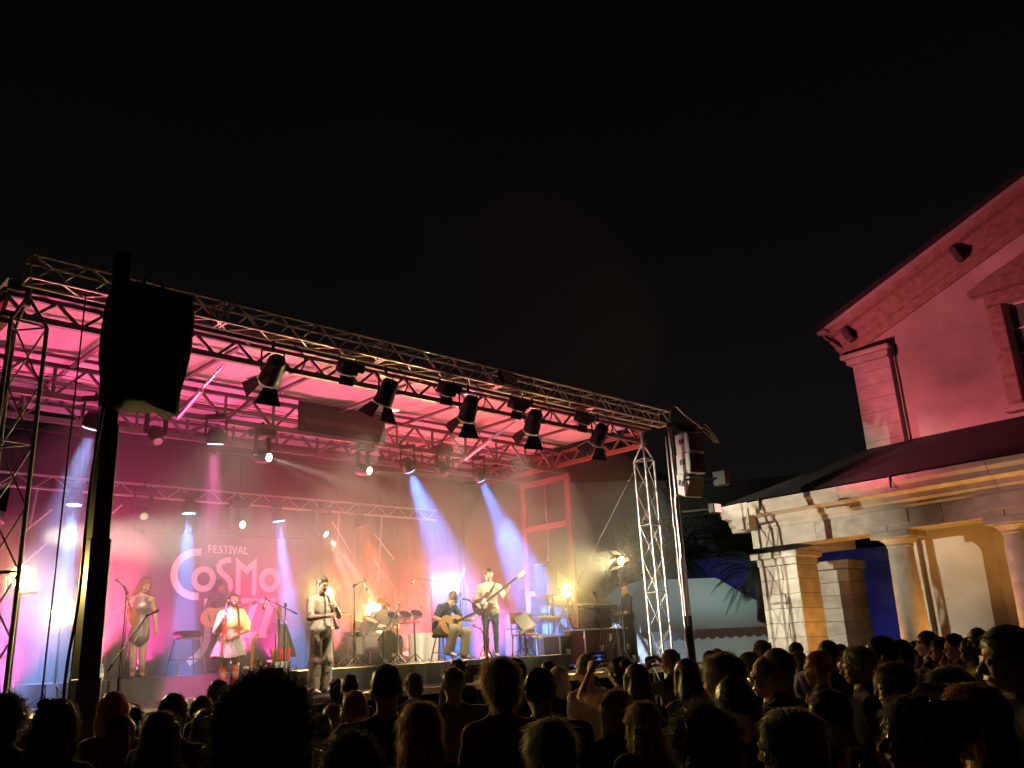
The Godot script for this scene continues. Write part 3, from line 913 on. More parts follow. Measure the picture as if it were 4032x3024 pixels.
func wall_with_hole(x0: float, x1: float, y0: float, h0: float, h1: float, hx0: float, hx1: float, hy0: float, hy1: float, depth: float) -> ArrayMesh:
	# an upright wall, top sloping from h0 to h1, with one opening; front face at z 0, real thickness
	var st := SurfaceTool.new()
	st.begin(Mesh.PRIMITIVE_TRIANGLES)
	st.set_smooth_group(-1)
	var top := func(x): return lerpf(h0, h1, (x - x0) / (x1 - x0))
	var P := func(x, y, z): return Vector3(x, y, z)
	var c := Vector3((x0 + x1) * 0.5, (y0 + h0) * 0.5, -depth * 0.5)
	for z in [0.0, -depth]:
		var e := [[x0, hx0, y0, y0, h0, top.call(hx0)], [hx1, x1, y0, y0, top.call(hx1), h1], [hx0, hx1, y0, y0, hy0, hy0], [hx0, hx1, hy1, hy1, top.call(hx0), top.call(hx1)]]
		for r in e:
			quad_out(st, P.call(r[0], r[2], z), P.call(r[1], r[3], z), P.call(r[1], r[5], z), P.call(r[0], r[4], z), Vector3((r[0] + r[1]) * 0.5, (r[2] + r[4]) * 0.5, -depth * 0.5))
	quad_out(st, P.call(x0, y0, 0), P.call(x0, h0, 0), P.call(x0, h0, -depth), P.call(x0, y0, -depth), c)
	quad_out(st, P.call(x1, y0, 0), P.call(x1, h1, 0), P.call(x1, h1, -depth), P.call(x1, y0, -depth), c)
	quad_out(st, P.call(x0, h0, 0), P.call(x1, h1, 0), P.call(x1, h1, -depth), P.call(x0, h0, -depth), c)
	# the reveal faces inward: away from points outside the opening
	var far := 50.0
	quad_out(st, P.call(hx0, hy0, 0), P.call(hx0, hy1, 0), P.call(hx0, hy1, -depth), P.call(hx0, hy0, -depth), Vector3(hx0 - far, hy0, 0))
	quad_out(st, P.call(hx1, hy0, 0), P.call(hx1, hy1, 0), P.call(hx1, hy1, -depth), P.call(hx1, hy0, -depth), Vector3(hx1 + far, hy0, 0))
	quad_out(st, P.call(hx0, hy0, 0), P.call(hx1, hy0, 0), P.call(hx1, hy0, -depth), P.call(hx0, hy0, -depth), Vector3(hx0, hy0 - far, 0))
	quad_out(st, P.call(hx0, hy1, 0), P.call(hx1, hy1, 0), P.call(hx1, hy1, -depth), P.call(hx0, hy1, -depth), Vector3(hx0, hy1 + far, 0))
	st.generate_normals()
	return st.commit()

func build_building() -> void:
	var stone_t := noise_tex(11, 0.012, lin(0.2, 0.175, 0.15), lin(0.46, 0.42, 0.37), 512, 5)
	var grain := noise_tex(12, 0.06, Color.BLACK, Color.WHITE, 512, 4)
	textured("stone", stone_t, 0.45, 0.92, grain, 0.6)
	textured("stone_b", noise_tex(13, 0.012, lin(0.25, 0.225, 0.2), lin(0.44, 0.4, 0.36), 512, 5), 0.4, 0.92, grain, 0.6)
	textured("plaster", noise_tex(14, 0.006, lin(0.17, 0.145, 0.125), lin(0.62, 0.57, 0.52), 512, 7), 0.11, 0.95, grain, 0.35)
	textured("old_wood", noise_tex(15, 0.03, lin(0.14, 0.09, 0.07), lin(0.36, 0.25, 0.2), 256, 4), 0.8, 0.8)
	mat("roof_zinc", lin(0.02, 0.017, 0.018), 0.75, 0.1)
	var phi := deg_to_rad(-42.0)
	var n := Vector3(-cos(phi), 0, -sin(phi))
	var b := thing("stone_building", "pale stone neoclassical building with colonnade and gabled upper wall", "building", n * -18.0 + Vector3(0, LIFT, 0), deg_to_rad(-48.0))
	for i in 7:
		bbox(b, "floor_slab", Vector3(-11.0 + 1.85 * i, -LIFT * 0.5, -1.2), Vector3(1.845, LIFT, 4.2), 0.01, M.stone)
	# corner pier, built of courses
	var pier := Node3D.new()
	pier.name = "corner_pier"
	b.add_child(pier)
	pier.position = Vector3(-11.18, 0, 0.0)
	var ch := 0.318
	for i in 10:
		var w := 0.98
		if i % 2 == 0:
			bbox(pier, "stone_block", Vector3(0, ch * (i + 0.5), -0.45), Vector3(w, ch - 0.008, 0.9), 0.006, M.stone if i % 3 else M.stone_b)
		else:
			bbox(pier, "stone_block", Vector3(-0.2, ch * (i + 0.5), -0.45), Vector3(w * 0.6 - 0.006, ch - 0.008, 0.9), 0.006, M.stone_b)
			bbox(pier, "stone_block", Vector3(0.297, ch * (i + 0.5), -0.45), Vector3(w * 0.4 - 0.006, ch - 0.008, 0.9), 0.006, M.stone)
	bbox(pier, "capital", Vector3(0, 3.27, -0.45), Vector3(1.02, 0.16, 0.96), 0.01, M.stone)
	bbox(pier, "capital_slab", Vector3(-0.02, 3.42, -0.45), Vector3(1.22, 0.14, 1.14), 0.02, M.stone_b)
	bbox(pier, "plinth", Vector3(0, 0.16, -0.45), Vector3(1.14, 0.32, 1.06), 0.015, M.stone)
	# the pier at the back corner of the portico
	var back := Node3D.new()
	back.name = "rear_pier"
	b.add_child(back)
	back.position = Vector3(-11.55, 0, -3.1)
	for i in 10:
		bbox(back, "stone_block", Vector3(0, ch * (i + 0.5), -0.4), Vector3(0.86, ch - 0.008, 0.8), 0.006, M.stone if i % 2 else M.stone_b)
	bbox(back, "capital_slab", Vector3(0, 3.3, -0.4), Vector3(1.0, 0.22, 0.94), 0.02, M.stone)
	# columns
	for i in 4:
		var c := Node3D.new()
		c.name = "column"
		b.add_child(c, true)
		c.position = Vector3(-8.46 + 2.31 * i, 0, -0.42)
		part(c, "shaft", column_mesh(3.1, 0.3), M.stone_b, Transform3D(Basis(), Vector3(0, 0.22, 0)))
		bbox(c, "plinth", Vector3(0, 0.11, 0), Vector3(0.72, 0.22, 0.72), 0.01, M.stone)
		part(c, "capital", lathe([[0.25, 0.0], [0.27, 0.02], [0.265, 0.06], [0.3, 0.1], [0.38, 0.17], [0.38, 0.19]], 32), M.stone, Transform3D(Basis(), Vector3(0, 3.3, 0)))
		bbox(c, "capital_slab", Vector3(0, 3.56, 0), Vector3(0.84, 0.14, 0.84), 0.008, M.stone)
	# back row: flat piers standing against the inner wall
	for i in 5:
		bbox(b, "wall_pilaster", Vector3(-9.55 + 2.31 * i, 1.85, -3.1), Vector3(0.62, 3.7, 0.22), 0.01, M.plaster)
	# entablature in blocks
	var xs := [-11.76, -10.1, -8.46, -7.3, -6.15, -5.0, -3.84, -2.6, -1.53, 0.6]
	for i in xs.size() - 1:
		var w: float = xs[i + 1] - xs[i]
		bbox(b, "architrave_block", Vector3((xs[i] + xs[i + 1]) * 0.5, 3.84, -0.45), Vector3(w - 0.007, 0.42, 0.92 + 0.004 * (i % 2)), 0.006, M.stone if i % 2 else M.stone_b)
	for i in 4:
		bbox(b, "frieze_plaque", Vector3(-8.46 + 2.31 * i, 3.9, 0.03), Vector3(0.95, 0.3, 0.05), 0.004, M.stone_b)
	bbox(b, "architrave_return", Vector3(-11.3, 3.84, -2.05), Vector3(0.9, 0.415, 2.26), 0.006, M.stone)
	var cor := [[-0.3, 0.0], [0.04, 0.0], [0.07, 0.05], [0.07, 0.1], [0.14, 0.16], [0.16, 0.26], [0.3, 0.3], [0.42, 0.31], [0.44, 0.42], [0.5, 0.5], [0.5, 0.6], [-0.3, 0.62]]
	var mould := moulding(cor, 3.05)
	for i in 4:
		# outline x is outwards (+z of the building), swept along the facade
		part(b, "cornice_length", mould, M.stone if i % 2 else M.stone_b, Transform3D(Basis(Vector3(0, 0, 1), Vector3(0, 1, 0), Vector3(-1, 0, 0)), Vector3(-12.25 + i * 3.06, 4.05, 0.0)))
	part(b, "cornice_end", moulding(cor, 4.2), M.stone_b, Transform3D(Basis(Vector3(-1, 0, 0), Vector3(0, 1, 0), Vector3(0, 0, -1)), Vector3(-11.77, 4.05, 0.49 - 4.2)))
	for x in [-11.1, -8.0, -4.9]:
		bar(b, "gutter_joint", Vector3(x, 4.42, 0.52), Vector3(x, 4.68, 0.52), 0.02, M.black_metal)
	# portico soffit and roof
	box(b, "portico_ceiling", Vector3(-5.6, 4.02, -2.0), Vector3(12.0, 0.06, 2.2), M.plaster)
	var st := SurfaceTool.new()
	st.begin(Mesh.PRIMITIVE_TRIANGLES)
	st.set_smooth_group(-1)
	var r0 := Vector3(-12.2, 4.68, 0.48)
	var r1 := Vector3(0.6, 4.68, 0.48)
	var r2 := Vector3(0.6, 6.1, -3.2)
	var r3 := Vector3(-9.9, 6.1, -3.2)
	var r4 := Vector3(-12.2, 4.68, -8.0)
	var r5 := Vector3(-9.9, 6.1, -8.0)
	quad_out(st, r0, r1, r2, r3, Vector3(-6, 0, -4))
	quad_out(st, r0, r3, r5, r4, Vector3(-6, 0, -4))
	st.generate_normals()
	part(b, "portico_roof", st.commit(), M.roof_zinc)
	# main wall behind, with the upper window
	part(b, "main_wall", wall_with_hole(-10.04, 0.8, 0.0, 8.62, 12.72, -6.32, -4.7, 6.35, 8.75, 0.5), M.plaster, Transform3D(Basis(), Vector3(0, 0, -3.2)))
	bbox(b, "side_wall", Vector3(-9.79, 4.3, -7.0), Vector3(0.5, 8.6, 6.58), 0.01, M.plaster)
	bbox(b, "corner_pilaster", Vector3(-9.6, 6.9, -3.16), Vector3(0.98, 2.75, 0.16), 0.01, M.stone_b)
	for i in 7:
		box(b, "pilaster_joint", Vector3(-9.6, 5.85 + i * 0.36, -3.078), Vector3(0.97, 0.012, 0.006), mat("joint", lin(0.16, 0.13, 0.12), 0.95))
	bbox(b, "pilaster_capital", Vector3(-9.62, 8.36, -3.1), Vector3(1.15, 0.16, 0.32), 0.02, M.stone)
	bbox(b, "pilaster_slab", Vector3(-9.64, 8.5, -3.06), Vector3(1.3, 0.12, 0.44), 0.02, M.stone_b)
	bar(b, "downpipe", Vector3(-9.02, 6.0, -3.06), Vector3(-9.02, 8.3, -3.06), 0.03, M.black_metal)
	bbox(b, "pipe_head", Vector3(-9.02, 8.32, -3.02), Vector3(0.16, 0.22, 0.16), 0.02, M.black_metal)
	bar(b, "corner_pipe", Vector3(-10.12, 5.9, -3.3), Vector3(-10.12, 8.4, -3.3), 0.035, M.black_metal)
	# raking cornice: stepped lengths following the gable
	var slope := atan2(12.72 - 8.62, 10.84)
	var kx := Vector3(cos(slope), sin(slope), 0)
	var ky := Vector3(-sin(slope), cos(slope), 0)
	var rake := [[-0.2, 0.0], [0.08, 0.0], [0.1, 0.1], [0.16, 0.16], [0.16, 0.24], [0.22, 0.3], [0.24, 0.42], [0.34, 0.5], [0.36, 0.56], [0.54, 0.58], [0.56, 0.68], [0.63, 0.75], [0.63, 0.84], [-0.2, 0.88]]
	for i in 3:
		part(b, "raking_cornice", moulding(rake, 4.0), M.old_wood if i != 1 else M.old_wood, Transform3D(Basis(Vector3(0, 0, 1), ky, -kx), Vector3(-10.3, 8.5, -3.2) + kx * (4.004 * i)))
	part(b, "raking_fascia", moulding([[0.0, 0.0], [0.06, 0.0], [0.07, 0.2], [0.0, 0.22]], 12.0), M.stone_b, Transform3D(Basis(Vector3(0, 0, 1), ky, -kx), Vector3(-10.35, 8.5, -3.2) + ky * 0.7 + Vector3(0, 0, 0.635)))
	bbox(b, "gutter_tip", Vector3(-10.42, 9.22, -2.8), Vector3(0.18, 0.12, 0.7), 0.03, M.stone)
	bar(b, "gutter_bend", Vector3(-10.45, 9.12, -2.6), Vector3(-10.15, 8.72, -3.2), 0.035, M.black_metal)
	for x in [0.55, 3.75, 6.9]:
		bbox(b, "bracket", Vector3(-10.3, 8.5, -3.2) + kx * x + ky * 0.36 + Vector3(0, 0, 0.42), Vector3(0.18, 0.42, 0.28), 0.04, mat("bracket_dark", lin(0.07, 0.055, 0.045), 0.85), Basis(kx, ky, Vector3(0, 0, 1)))
	part(b, "main_roof", prism(PackedVector2Array([Vector2(-10.6, 9.25), Vector2(0.9, 13.6), Vector2(0.9, 13.7), Vector2(-10.75, 9.3)]), 8.0), M.roof_zinc, Transform3D(Basis(), Vector3(0, 0, -2.4)))
	# window: stone surround, sash bars and dark panes
	var w := Node3D.new()
	w.name = "upper_window"
	b.add_child(w)
	w.position = Vector3(-5.51, 6.35, -3.2)
	for sx in [-1.0, 1.0]:
		bbox(w, "surround_jamb", Vector3(sx * 0.97, 1.18, 0.06), Vector3(0.32, 2.44, 0.2), 0.02, M.old_wood)
	bbox(w, "sill", Vector3(0, -0.08, 0.12), Vector3(2.4, 0.16, 0.36), 0.02, M.stone)
	bbox(w, "lintel", Vector3(0, 2.56, 0.07), Vector3(2.3, 0.3, 0.24), 0.02, M.old_wood)
	part(w, "pediment", prism(PackedVector2Array([Vector2(-1.42, 2.72), Vector2(1.42, 2.72), Vector2(1.42, 2.84), Vector2(0, 3.36), Vector2(-1.42, 2.84)]), 0.34), M.old_wood, Transform3D(Basis(), Vector3(0, 0, 0.34)))
	var pane := mat("pane_glass", Color(0.42, 0.55, 0.48, 0.4), 0.06)
	pane.transparency = BaseMaterial3D.TRANSPARENCY_ALPHA
	for i in 3:
		for j in 4:
			bbox(w, "pane", Vector3(-0.53 + 0.53 * i, 0.3 + 0.6 * j, -0.19), Vector3(0.5, 0.57, 0.012), 0.002, pane)
	for i in 4:
		box(w, "sash_bar", Vector3(-0.795 + 0.53 * i, 1.2, -0.17), Vector3(0.04, 2.4, 0.05), M.white_paint)
	for j in 5:
		box(w, "glazing_bar", Vector3(0, 0.01 + 0.597 * j, -0.165), Vector3(1.6, 0.035, 0.045), M.white_paint)
	for sx in [-1.0, 1.0]:
		bbox(w, "inner_curtain", Vector3(sx * 0.62, 1.2, -0.62), Vector3(0.4, 2.5, 0.06), 0.02, M.white_cloth)
	bbox(w, "room_wall", Vector3(0, 1.2, -2.6), Vector3(4.0, 3.4, 0.1), 0.02, M.plaster)
	# amber lamps on the floor of the colonnade
	for i in 4:
		var at := Vector3(-9.55 + 2.31 * i, 0.02, -0.25)
		var l := thing("amber_floor_lamp", ["amber floor lamp between the corner pier and the first column", "amber floor lamp between the first and second columns", "amber floor lamp right of the second column", "amber floor lamp right of the third column"][i], "floor lamp", b.transform * at, b.rotation.y)
		bbox(l, "housing", Vector3(0, 0.09, 0), Vector3(0.32, 0.16, 0.22), 0.02, M.black_metal)
		part(l, "lens", lathe([[0.001, 0.0], [0.09, 0.0]], 16), glow("amber_lens", Color(1.0, 0.68, 0.28), 5.0), Transform3D(Basis(), Vector3(0, 0.176, 0)))
		spot(l, Vector3(0, 0.2, 0), Vector3(0.35, 3.0, -0.1), Color(1.0, 0.68, 0.3), 9.0, 64.0, 0.08, 0.6)

func leaf_fan(st: SurfaceTool, base: Vector3, dir: Vector3, length: float, width: float, n: int) -> void:
	# one palm frond: a drooping rib with narrow leaflets on both sides
	var pts := []
	var d := dir.normalized()
	var p := base
	for i in n + 1:
		pts.append(p)
		d = (d + Vector3(0, -0.13 - 0.03 * i, 0) * (2.4 / n * 2.0)).normalized()
		p += d * length / n
	var side := dir.cross(Vector3.UP).normalized()
	for i in range(1, n + 1):
		var ax: Vector3 = (pts[i] - pts[i - 1]).normalized()
		for sg in [-1.0, 1.0]:
			var w: float = width * sin(PI * (0.12 + 0.86 * i / n))
			var tip: Vector3 = pts[i] + (side * sg * 0.85 + ax * 0.7 + Vector3(0, -0.35, 0)).normalized() * w
			var h: Vector3 = ax * 0.022
			st.add_vertex(pts[i] - h); st.add_vertex(pts[i] + h); st.add_vertex(tip)

func palm(label: String, at: Vector3, h: float, r: float, sd: int) -> void:
	var rng := RandomNumberGenerator.new()
	rng.seed = sd
	var o := thing("palm_tree", label, "tree", at, 0.0, "palms beside the building")
	var pts := []
	for i in 9: pts.append(Vector3(0.12 * sin(i * 0.5 + sd), h * i / 8.0, 0.1 * sin(i * 0.4)))
	part(o, "trunk", tube_mesh(pts, 0.2, 10, 0.15), mat("palm_bark", lin(0.06, 0.045, 0.035), 0.95))
	var st := SurfaceTool.new()
	st.begin(Mesh.PRIMITIVE_TRIANGLES)
	st.set_smooth_group(-1)
	for k in 46:
		var a := rng.randf() * TAU
		var e := rng.randf_range(-0.7, 1.3)
		leaf_fan(st, pts[8] + Vector3(0, rng.randf_range(-0.3, 0.15), 0), Vector3(cos(a), e, sin(a)), r * rng.randf_range(0.75, 1.1), r * 0.34, 16)
	st.generate_normals()
	var m := mat("palm_leaf", lin(0.05, 0.07, 0.035), 0.6)
	part(o, "crown", st.commit(), m)

func bush(label: String, at: Vector3, h: float, w: float, sd: int) -> void:
	var rng := RandomNumberGenerator.new()
	rng.seed = sd
	var o := thing("leafy_tree", label, "tree", at)
	var limbs := SurfaceTool.new()
	limbs.begin(Mesh.PRIMITIVE_TRIANGLES)
	part(o, "trunk", tube_mesh([Vector3.ZERO, Vector3(0.05, h * 0.25, 0), Vector3(-0.05, h * 0.5, 0.05), Vector3(0.0, h * 0.75, 0)], 0.16, 8, 0.05), mat("palm_bark", Color.WHITE))
	for k in 7:
		var a := TAU * k / 7.0
		part(o, "limb", tube_mesh([Vector3(0, h * (0.3 + 0.05 * k), 0), Vector3(cos(a) * w * 0.2, h * (0.45 + 0.05 * k), sin(a) * w * 0.2), Vector3(cos(a) * w * 0.38, h * (0.52 + 0.05 * k), sin(a) * w * 0.38)], 0.05, 6, 0.015), M.palm_bark)
	var st := SurfaceTool.new()
	st.begin(Mesh.PRIMITIVE_TRIANGLES)
	st.set_smooth_group(-1)
	for c in 60:
		var cc := Vector3(rng.randfn(0, 0.23) * w, h * rng.randf_range(0.35, 1.0), rng.randfn(0, 0.23) * w)
		for l in 60:
			var p := cc + Vector3(rng.randfn(), rng.randfn(), rng.randfn()) * 0.17 * w * 0.5
			var d := Vector3(rng.randfn(), rng.randfn() - 0.4, rng.randfn()).normalized()
			var e := d.cross(Vector3(rng.randfn(), rng.randfn(), rng.randfn())).normalized()
			st.add_vertex(p - e * 0.04); st.add_vertex(p + d * 0.16); st.add_vertex(p + e * 0.04)
	st.generate_normals()
	part(o, "crown", st.commit(), mat("bush_leaf", lin(0.035, 0.05, 0.028), 0.7))

func tent(label: String, at: Vector3, turn: float, w: float, eave: float, peak: float, wall: Material, roof: Material, taper := 0.995) -> void:
	var o := thing("marquee_tent", label, "tent", at, turn)
	var h := w * 0.5
	for k in 4:
		var a := Basis(Vector3.UP, k * PI / 2)
		part(o, "roof_panel", grid_mesh(8, 8, func(u, v):
			var y: float = lerpf(eave, peak, v) - 0.22 * sin(PI * v) - 0.03 * sin(PI * u) * (1.0 - v)
			return a * Vector3((u - 0.5) * w * (1.0 - v * taper), y, h * (1.0 - v * taper))), roof)
		# scalloped valance
		var poly := PackedVector2Array()
		poly.append(Vector2(-h, 0.03))
		var n := int(w / 0.26)
		for i in n * 6 + 1:
			var x := -h + w * i / (n * 6.0)
			poly.append(Vector2(x, -0.16 - 0.07 * absf(sin(PI * i / 6.0))))
		poly.append(Vector2(h, 0.03))
		part(o, "valance", prism(poly, 0.006), mat("valance", lin(0.3, 0.29, 0.25), 0.9), Transform3D(a, a * Vector3(0, eave, h + 0.012)))
		part(o, "side_wall", drape(w - 0.1, eave, 7.0, 0.02, 80), wall, Transform3D(a, a * Vector3(0, 0, h - 0.04)))
		bar(o, "corner_pole", a * Vector3(h - 0.03, 0, h - 0.03), a * Vector3(h - 0.03, eave, h - 0.03), 0.03, M.alu)
	if taper < 0.9:
		bbox(o, "roof_cap", Vector3(0, peak - 0.01, 0), Vector3(w * (1.0 - taper), 0.02, w * (1.0 - taper)), 0.004, roof)
	bar(o, "finial", Vector3(0, peak - 0.1, 0), Vector3(0, peak + 0.15, 0), 0.03, M.alu)

func build_background() -> void:
	for k in [mat("tent_white", lin(0.5, 0.52, 0.5), 0.85), mat("tent_pink", lin(0.55, 0.42, 0.42), 0.85)]:
		k.backlight_enabled = true
		k.backlight = lin(0.5, 0.5, 0.5)
	tent("white marquee tent with scalloped edge behind the right lattice tower", Vector3(4.35, 0, -27.0), 0.2, 6.8, 2.01, 3.5, M.tent_white, M.tent_white, 0.66)
	tent("pinkish pointed tent behind the monitor desk", S(17.4, 16.4, -LIFT), TURN, 2.6, 2.75, 4.05, M.tent_pink, M.tent_pink)
	textured("far_wall", noise_tex(21, 0.01, lin(0.16, 0.155, 0.14), lin(0.26, 0.25, 0.225), 512, 4), 0.2, 0.95)
	# a long plain house far behind, seen over the tents
	var h := thing("grey_house", "plain grey house wall dimly seen behind the stage and tents", "house", Vector3(3.0, 0, -44.0), 0.18)
	bbox(h, "wall", Vector3(-3.0, 4.675, 0), Vector3(13.0, 9.35, 6.0), 0.03, M.far_wall)
	bbox(h, "corner_strip", Vector3(3.4, 4.6, 3.02), Vector3(0.7, 9.2, 0.12), 0.02, M.stone_b)
	part(h, "roof", prism(PackedVector2Array([Vector2(-10.0, 9.2), Vector2(4.0, 9.2), Vector2(3.2, 9.7), Vector2(-9.2, 9.7)]), 6.6), M.roof_zinc, Transform3D(Basis(), Vector3(0, 0, 3.3)))
	var h2 := thing("low_house", "lower grey house with pale roof edge behind the palms", "house", Vector3(12.5, 0, -42.0), -0.3)
	bbox(h2, "wall", Vector3(-0.5, 3.6, 0), Vector3(11.0, 7.2, 6.0), 0.03, M.far_wall)
	part(h2, "roof", prism(PackedVector2Array([Vector2(-6.3, 7.2), Vector2(5.3, 7.2), Vector2(4.2, 8.6), Vector2(-5.0, 8.6)]), 6.8), M.far_wall, Transform3D(Basis(), Vector3(0, 0, 3.4)))
	bbox(h2, "eave_board", Vector3(-0.5, 7.22, 3.45), Vector3(11.7, 0.14, 0.1), 0.01, M.stone_b)
	# garden wall lit blue behind the palms
	var gw := thing("garden_wall", "smooth wall washed in blue light between palms and pier", "wall", Vector3(10.8, 0, -33.0), -0.2)
	for i in 4:
		bbox(gw, "wall_panel", Vector3(-4.5 + 3.0 * i, 2.3, 0), Vector3(2.99, 4.6, 0.3), 0.02, M.plaster)
	bbox(gw, "coping", Vector3(0, 4.66, 0), Vector3(12.1, 0.12, 0.4), 0.02, M.stone)
	for k in 2:
		var bl := thing("blue_floor_lamp", ["blue floor lamp at the garden wall beside the palms", "blue floor lamp at the garden wall behind the colonnade"][k], "floor lamp", Vector3([8.9, 12.6][k], 0, [-31.3, -30.6][k]))
		bbox(bl, "housing", Vector3(0, 0.1, 0), Vector3(0.3, 0.2, 0.24), 0.02, M.black_metal)
		part(bl, "lens", lathe([[0.001, 0.0], [0.09, 0.0]], 16), glow("blue_lens", Color(0.1, 0.14, 1.0), 4.0), Transform3D(Basis(), Vector3(0, 0.206, 0)))
		spot(bl, Vector3(0, 0.24, 0), Vector3(0.2, 1.8, -1.5), Color(0.26, 0.28, 1.0), [6.0, 1.4][k], 62.0, 0.1, 0.8)
	palm("palm tree with drooping fronds nearest the corner pier", Vector3(6.5, 0, -24.6), 3.6, 1.5, 4)
	palm("palm tree rising behind the white marquee roof", Vector3(5.2, 0, -29.5), 4.6, 1.7, 9)
	bush("dark leafy tree between the grey house and the palms", Vector3(5.6, 0, -35.0), 6.0, 4.4, 12)

class Field:
	# a distance field on a grid, joined smoothly and meshed as surface nets; every primitive carries a material number
	var o: Vector3
	var h: float
	var nx: int
	var ny: int
	var nz: int
	var d := PackedFloat32Array()
	var id := PackedByteArray()
	func _init(lo: Vector3, hi: Vector3, cell: float) -> void:
		o = lo
		h = cell
		nx = int(ceil((hi.x - lo.x) / cell)) + 1
		ny = int(ceil((hi.y - lo.y) / cell)) + 1
		nz = int(ceil((hi.z - lo.z) / cell)) + 1
		d.resize(nx * ny * nz)
		d.fill(1.0)
		id.resize(nx * ny * nz)
	func span(lo: Vector3, hi: Vector3) -> Array:
		return [maxi(0, int((lo.x - o.x) / h)), mini(nx - 1, int((hi.x - o.x) / h) + 1), maxi(0, int((lo.y - o.y) / h)), mini(ny - 1, int((hi.y - o.y) / h) + 1), maxi(0, int((lo.z - o.z) / h)), mini(nz - 1, int((hi.z - o.z) / h) + 1)]
	func put(i: int, v: float, k: float, m: int) -> void:
		var a := d[i]
		if v < a: id[i] = m
		var e := k - absf(a - v)
		if e > 0.0:
			d[i] = minf(a, v) - e * e / k * 0.25
		elif v < a:
			d[i] = v
	func cap(a: Vector3, b: Vector3, ra: float, rb: float, k: float, m: int, flat := Vector3.ONE) -> void:
		var pad := maxf(ra, rb) + k + h * 2.5
		var lo := Vector3(minf(a.x, b.x), minf(a.y, b.y), minf(a.z, b.z)) - Vector3.ONE * pad
		var hi := Vector3(maxf(a.x, b.x), maxf(a.y, b.y), maxf(a.z, b.z)) + Vector3.ONE * pad
		var s := span(lo, hi)
		var ab := b - a
		var l2 := maxf(ab.length_squared(), 1e-8)
		for z in range(s[4], s[5] + 1):
			for y in range(s[2], s[3] + 1):
				var i: int = (z * ny + y) * nx + s[0]
				var p := Vector3(o.x + s[0] * h, o.y + y * h, o.z + z * h) - a
				for x in range(s[0], s[1] + 1):
					var t := clampf(p.dot(ab) / l2, 0.0, 1.0)
					put(i, ((p - ab * t) * flat).length() - (ra + (rb - ra) * t), k, m)
					i += 1
					p.x += h
	func ell(c: Vector3, r: Vector3, k: float, m: int, turn := Basis()) -> void:
		var pad := maxf(r.x, maxf(r.y, r.z)) + k + h * 2.5
		var s := span(c - Vector3.ONE * pad, c + Vector3.ONE * pad)
		var inv := turn.inverse()
		var ir := Vector3.ONE / r
		for z in range(s[4], s[5] + 1):
			for y in range(s[2], s[3] + 1):
				var i: int = (z * ny + y) * nx + s[0]
				for x in range(s[0], s[1] + 1):
					var q := inv * (Vector3(o.x + x * h, o.y + y * h, o.z + z * h) - c)
					var k0 := (q * ir).length()
					var k1 := (q * ir * ir).length()
					put(i, k0 * (k0 - 1.0) / k1 if k1 > 1e-6 else -minf(r.x, minf(r.y, r.z)), k, m)
					i += 1
	func carve(c: Vector3, r: Vector3, turn := Basis()) -> void:
		var pad := maxf(r.x, maxf(r.y, r.z)) + h * 2.5
		var s := span(c - Vector3.ONE * pad, c + Vector3.ONE * pad)
		var inv := turn.inverse()
		for z in range(s[4], s[5] + 1):
			for y in range(s[2], s[3] + 1):
				var i: int = (z * ny + y) * nx + s[0]
				for x in range(s[0], s[1] + 1):
					var q := (inv * (Vector3(o.x + x * h, o.y + y * h, o.z + z * h) - c)) / r
					var k0 := q.length()
					d[i] = maxf(d[i], -(k0 - 1.0) * minf(r.x, minf(r.y, r.z)))
					i += 1
	func rough(n: FastNoiseLite, amp: float, only := -1) -> void:
		for z in nz:
			for y in ny:
				var i := (z * ny + y) * nx
				for x in nx:
					if absf(d[i]) < amp + 2.0 * h and (only < 0 or id[i] == only):
						d[i] += amp * n.get_noise_3d(o.x + x * h, o.y + y * h, o.z + z * h)
					i += 1
	func mesh(into: Dictionary) -> void:
		# adds to into[material] = [positions, normals, indices]
		var vert := PackedVector3Array()
		var vid := PackedByteArray()
		var at := {}
		var sx := 1
		var sy := nx
		var sz := nx * ny
		var cor := [0, sx, sy, sx + sy, sz, sx + sz, sy + sz, sx + sy + sz]
		var cells := PackedInt32Array()
		for z in nz - 1:
			for y in ny - 1:
				var i := (z * ny + y) * nx
				for x in nx - 1:
					var d0 := d[i]
					if absf(d0) < 2.6 * h:
						var neg := 0
						for c in cor:
							if d[i + c] < 0.0: neg += 1
						if neg > 0 and neg < 8:
							var sum := Vector3.ZERO
							var cnt := 0
							for e in [[0, 1], [2, 3], [4, 5], [6, 7], [0, 2], [1, 3], [4, 6], [5, 7], [0, 4], [1, 5], [2, 6], [3, 7]]:
								var a := d[i + cor[e[0]]]
								var b := d[i + cor[e[1]]]
								if (a < 0.0) != (b < 0.0):
									var t := a / (a - b)
									var pa := Vector3(e[0] & 1, (e[0] >> 1) & 1, e[0] >> 2)
									var pb := Vector3(e[1] & 1, (e[1] >> 1) & 1, e[1] >> 2)
									sum += pa.lerp(pb, t)
									cnt += 1
							var best := 9.0
							var bi := 0
							for c in cor:
								if d[i + c] < 0.0 and -d[i + c] < best:
									best = -d[i + c]
									bi = id[i + c]
							at[i] = vert.size()
							cells.append(i)
							vert.append(o + (Vector3(x, y, z) + sum / cnt) * h)
							vid.append(bi)
					i += 1
		var nor := PackedVector3Array()
		nor.resize(vert.size())
		var tris := PackedInt32Array()
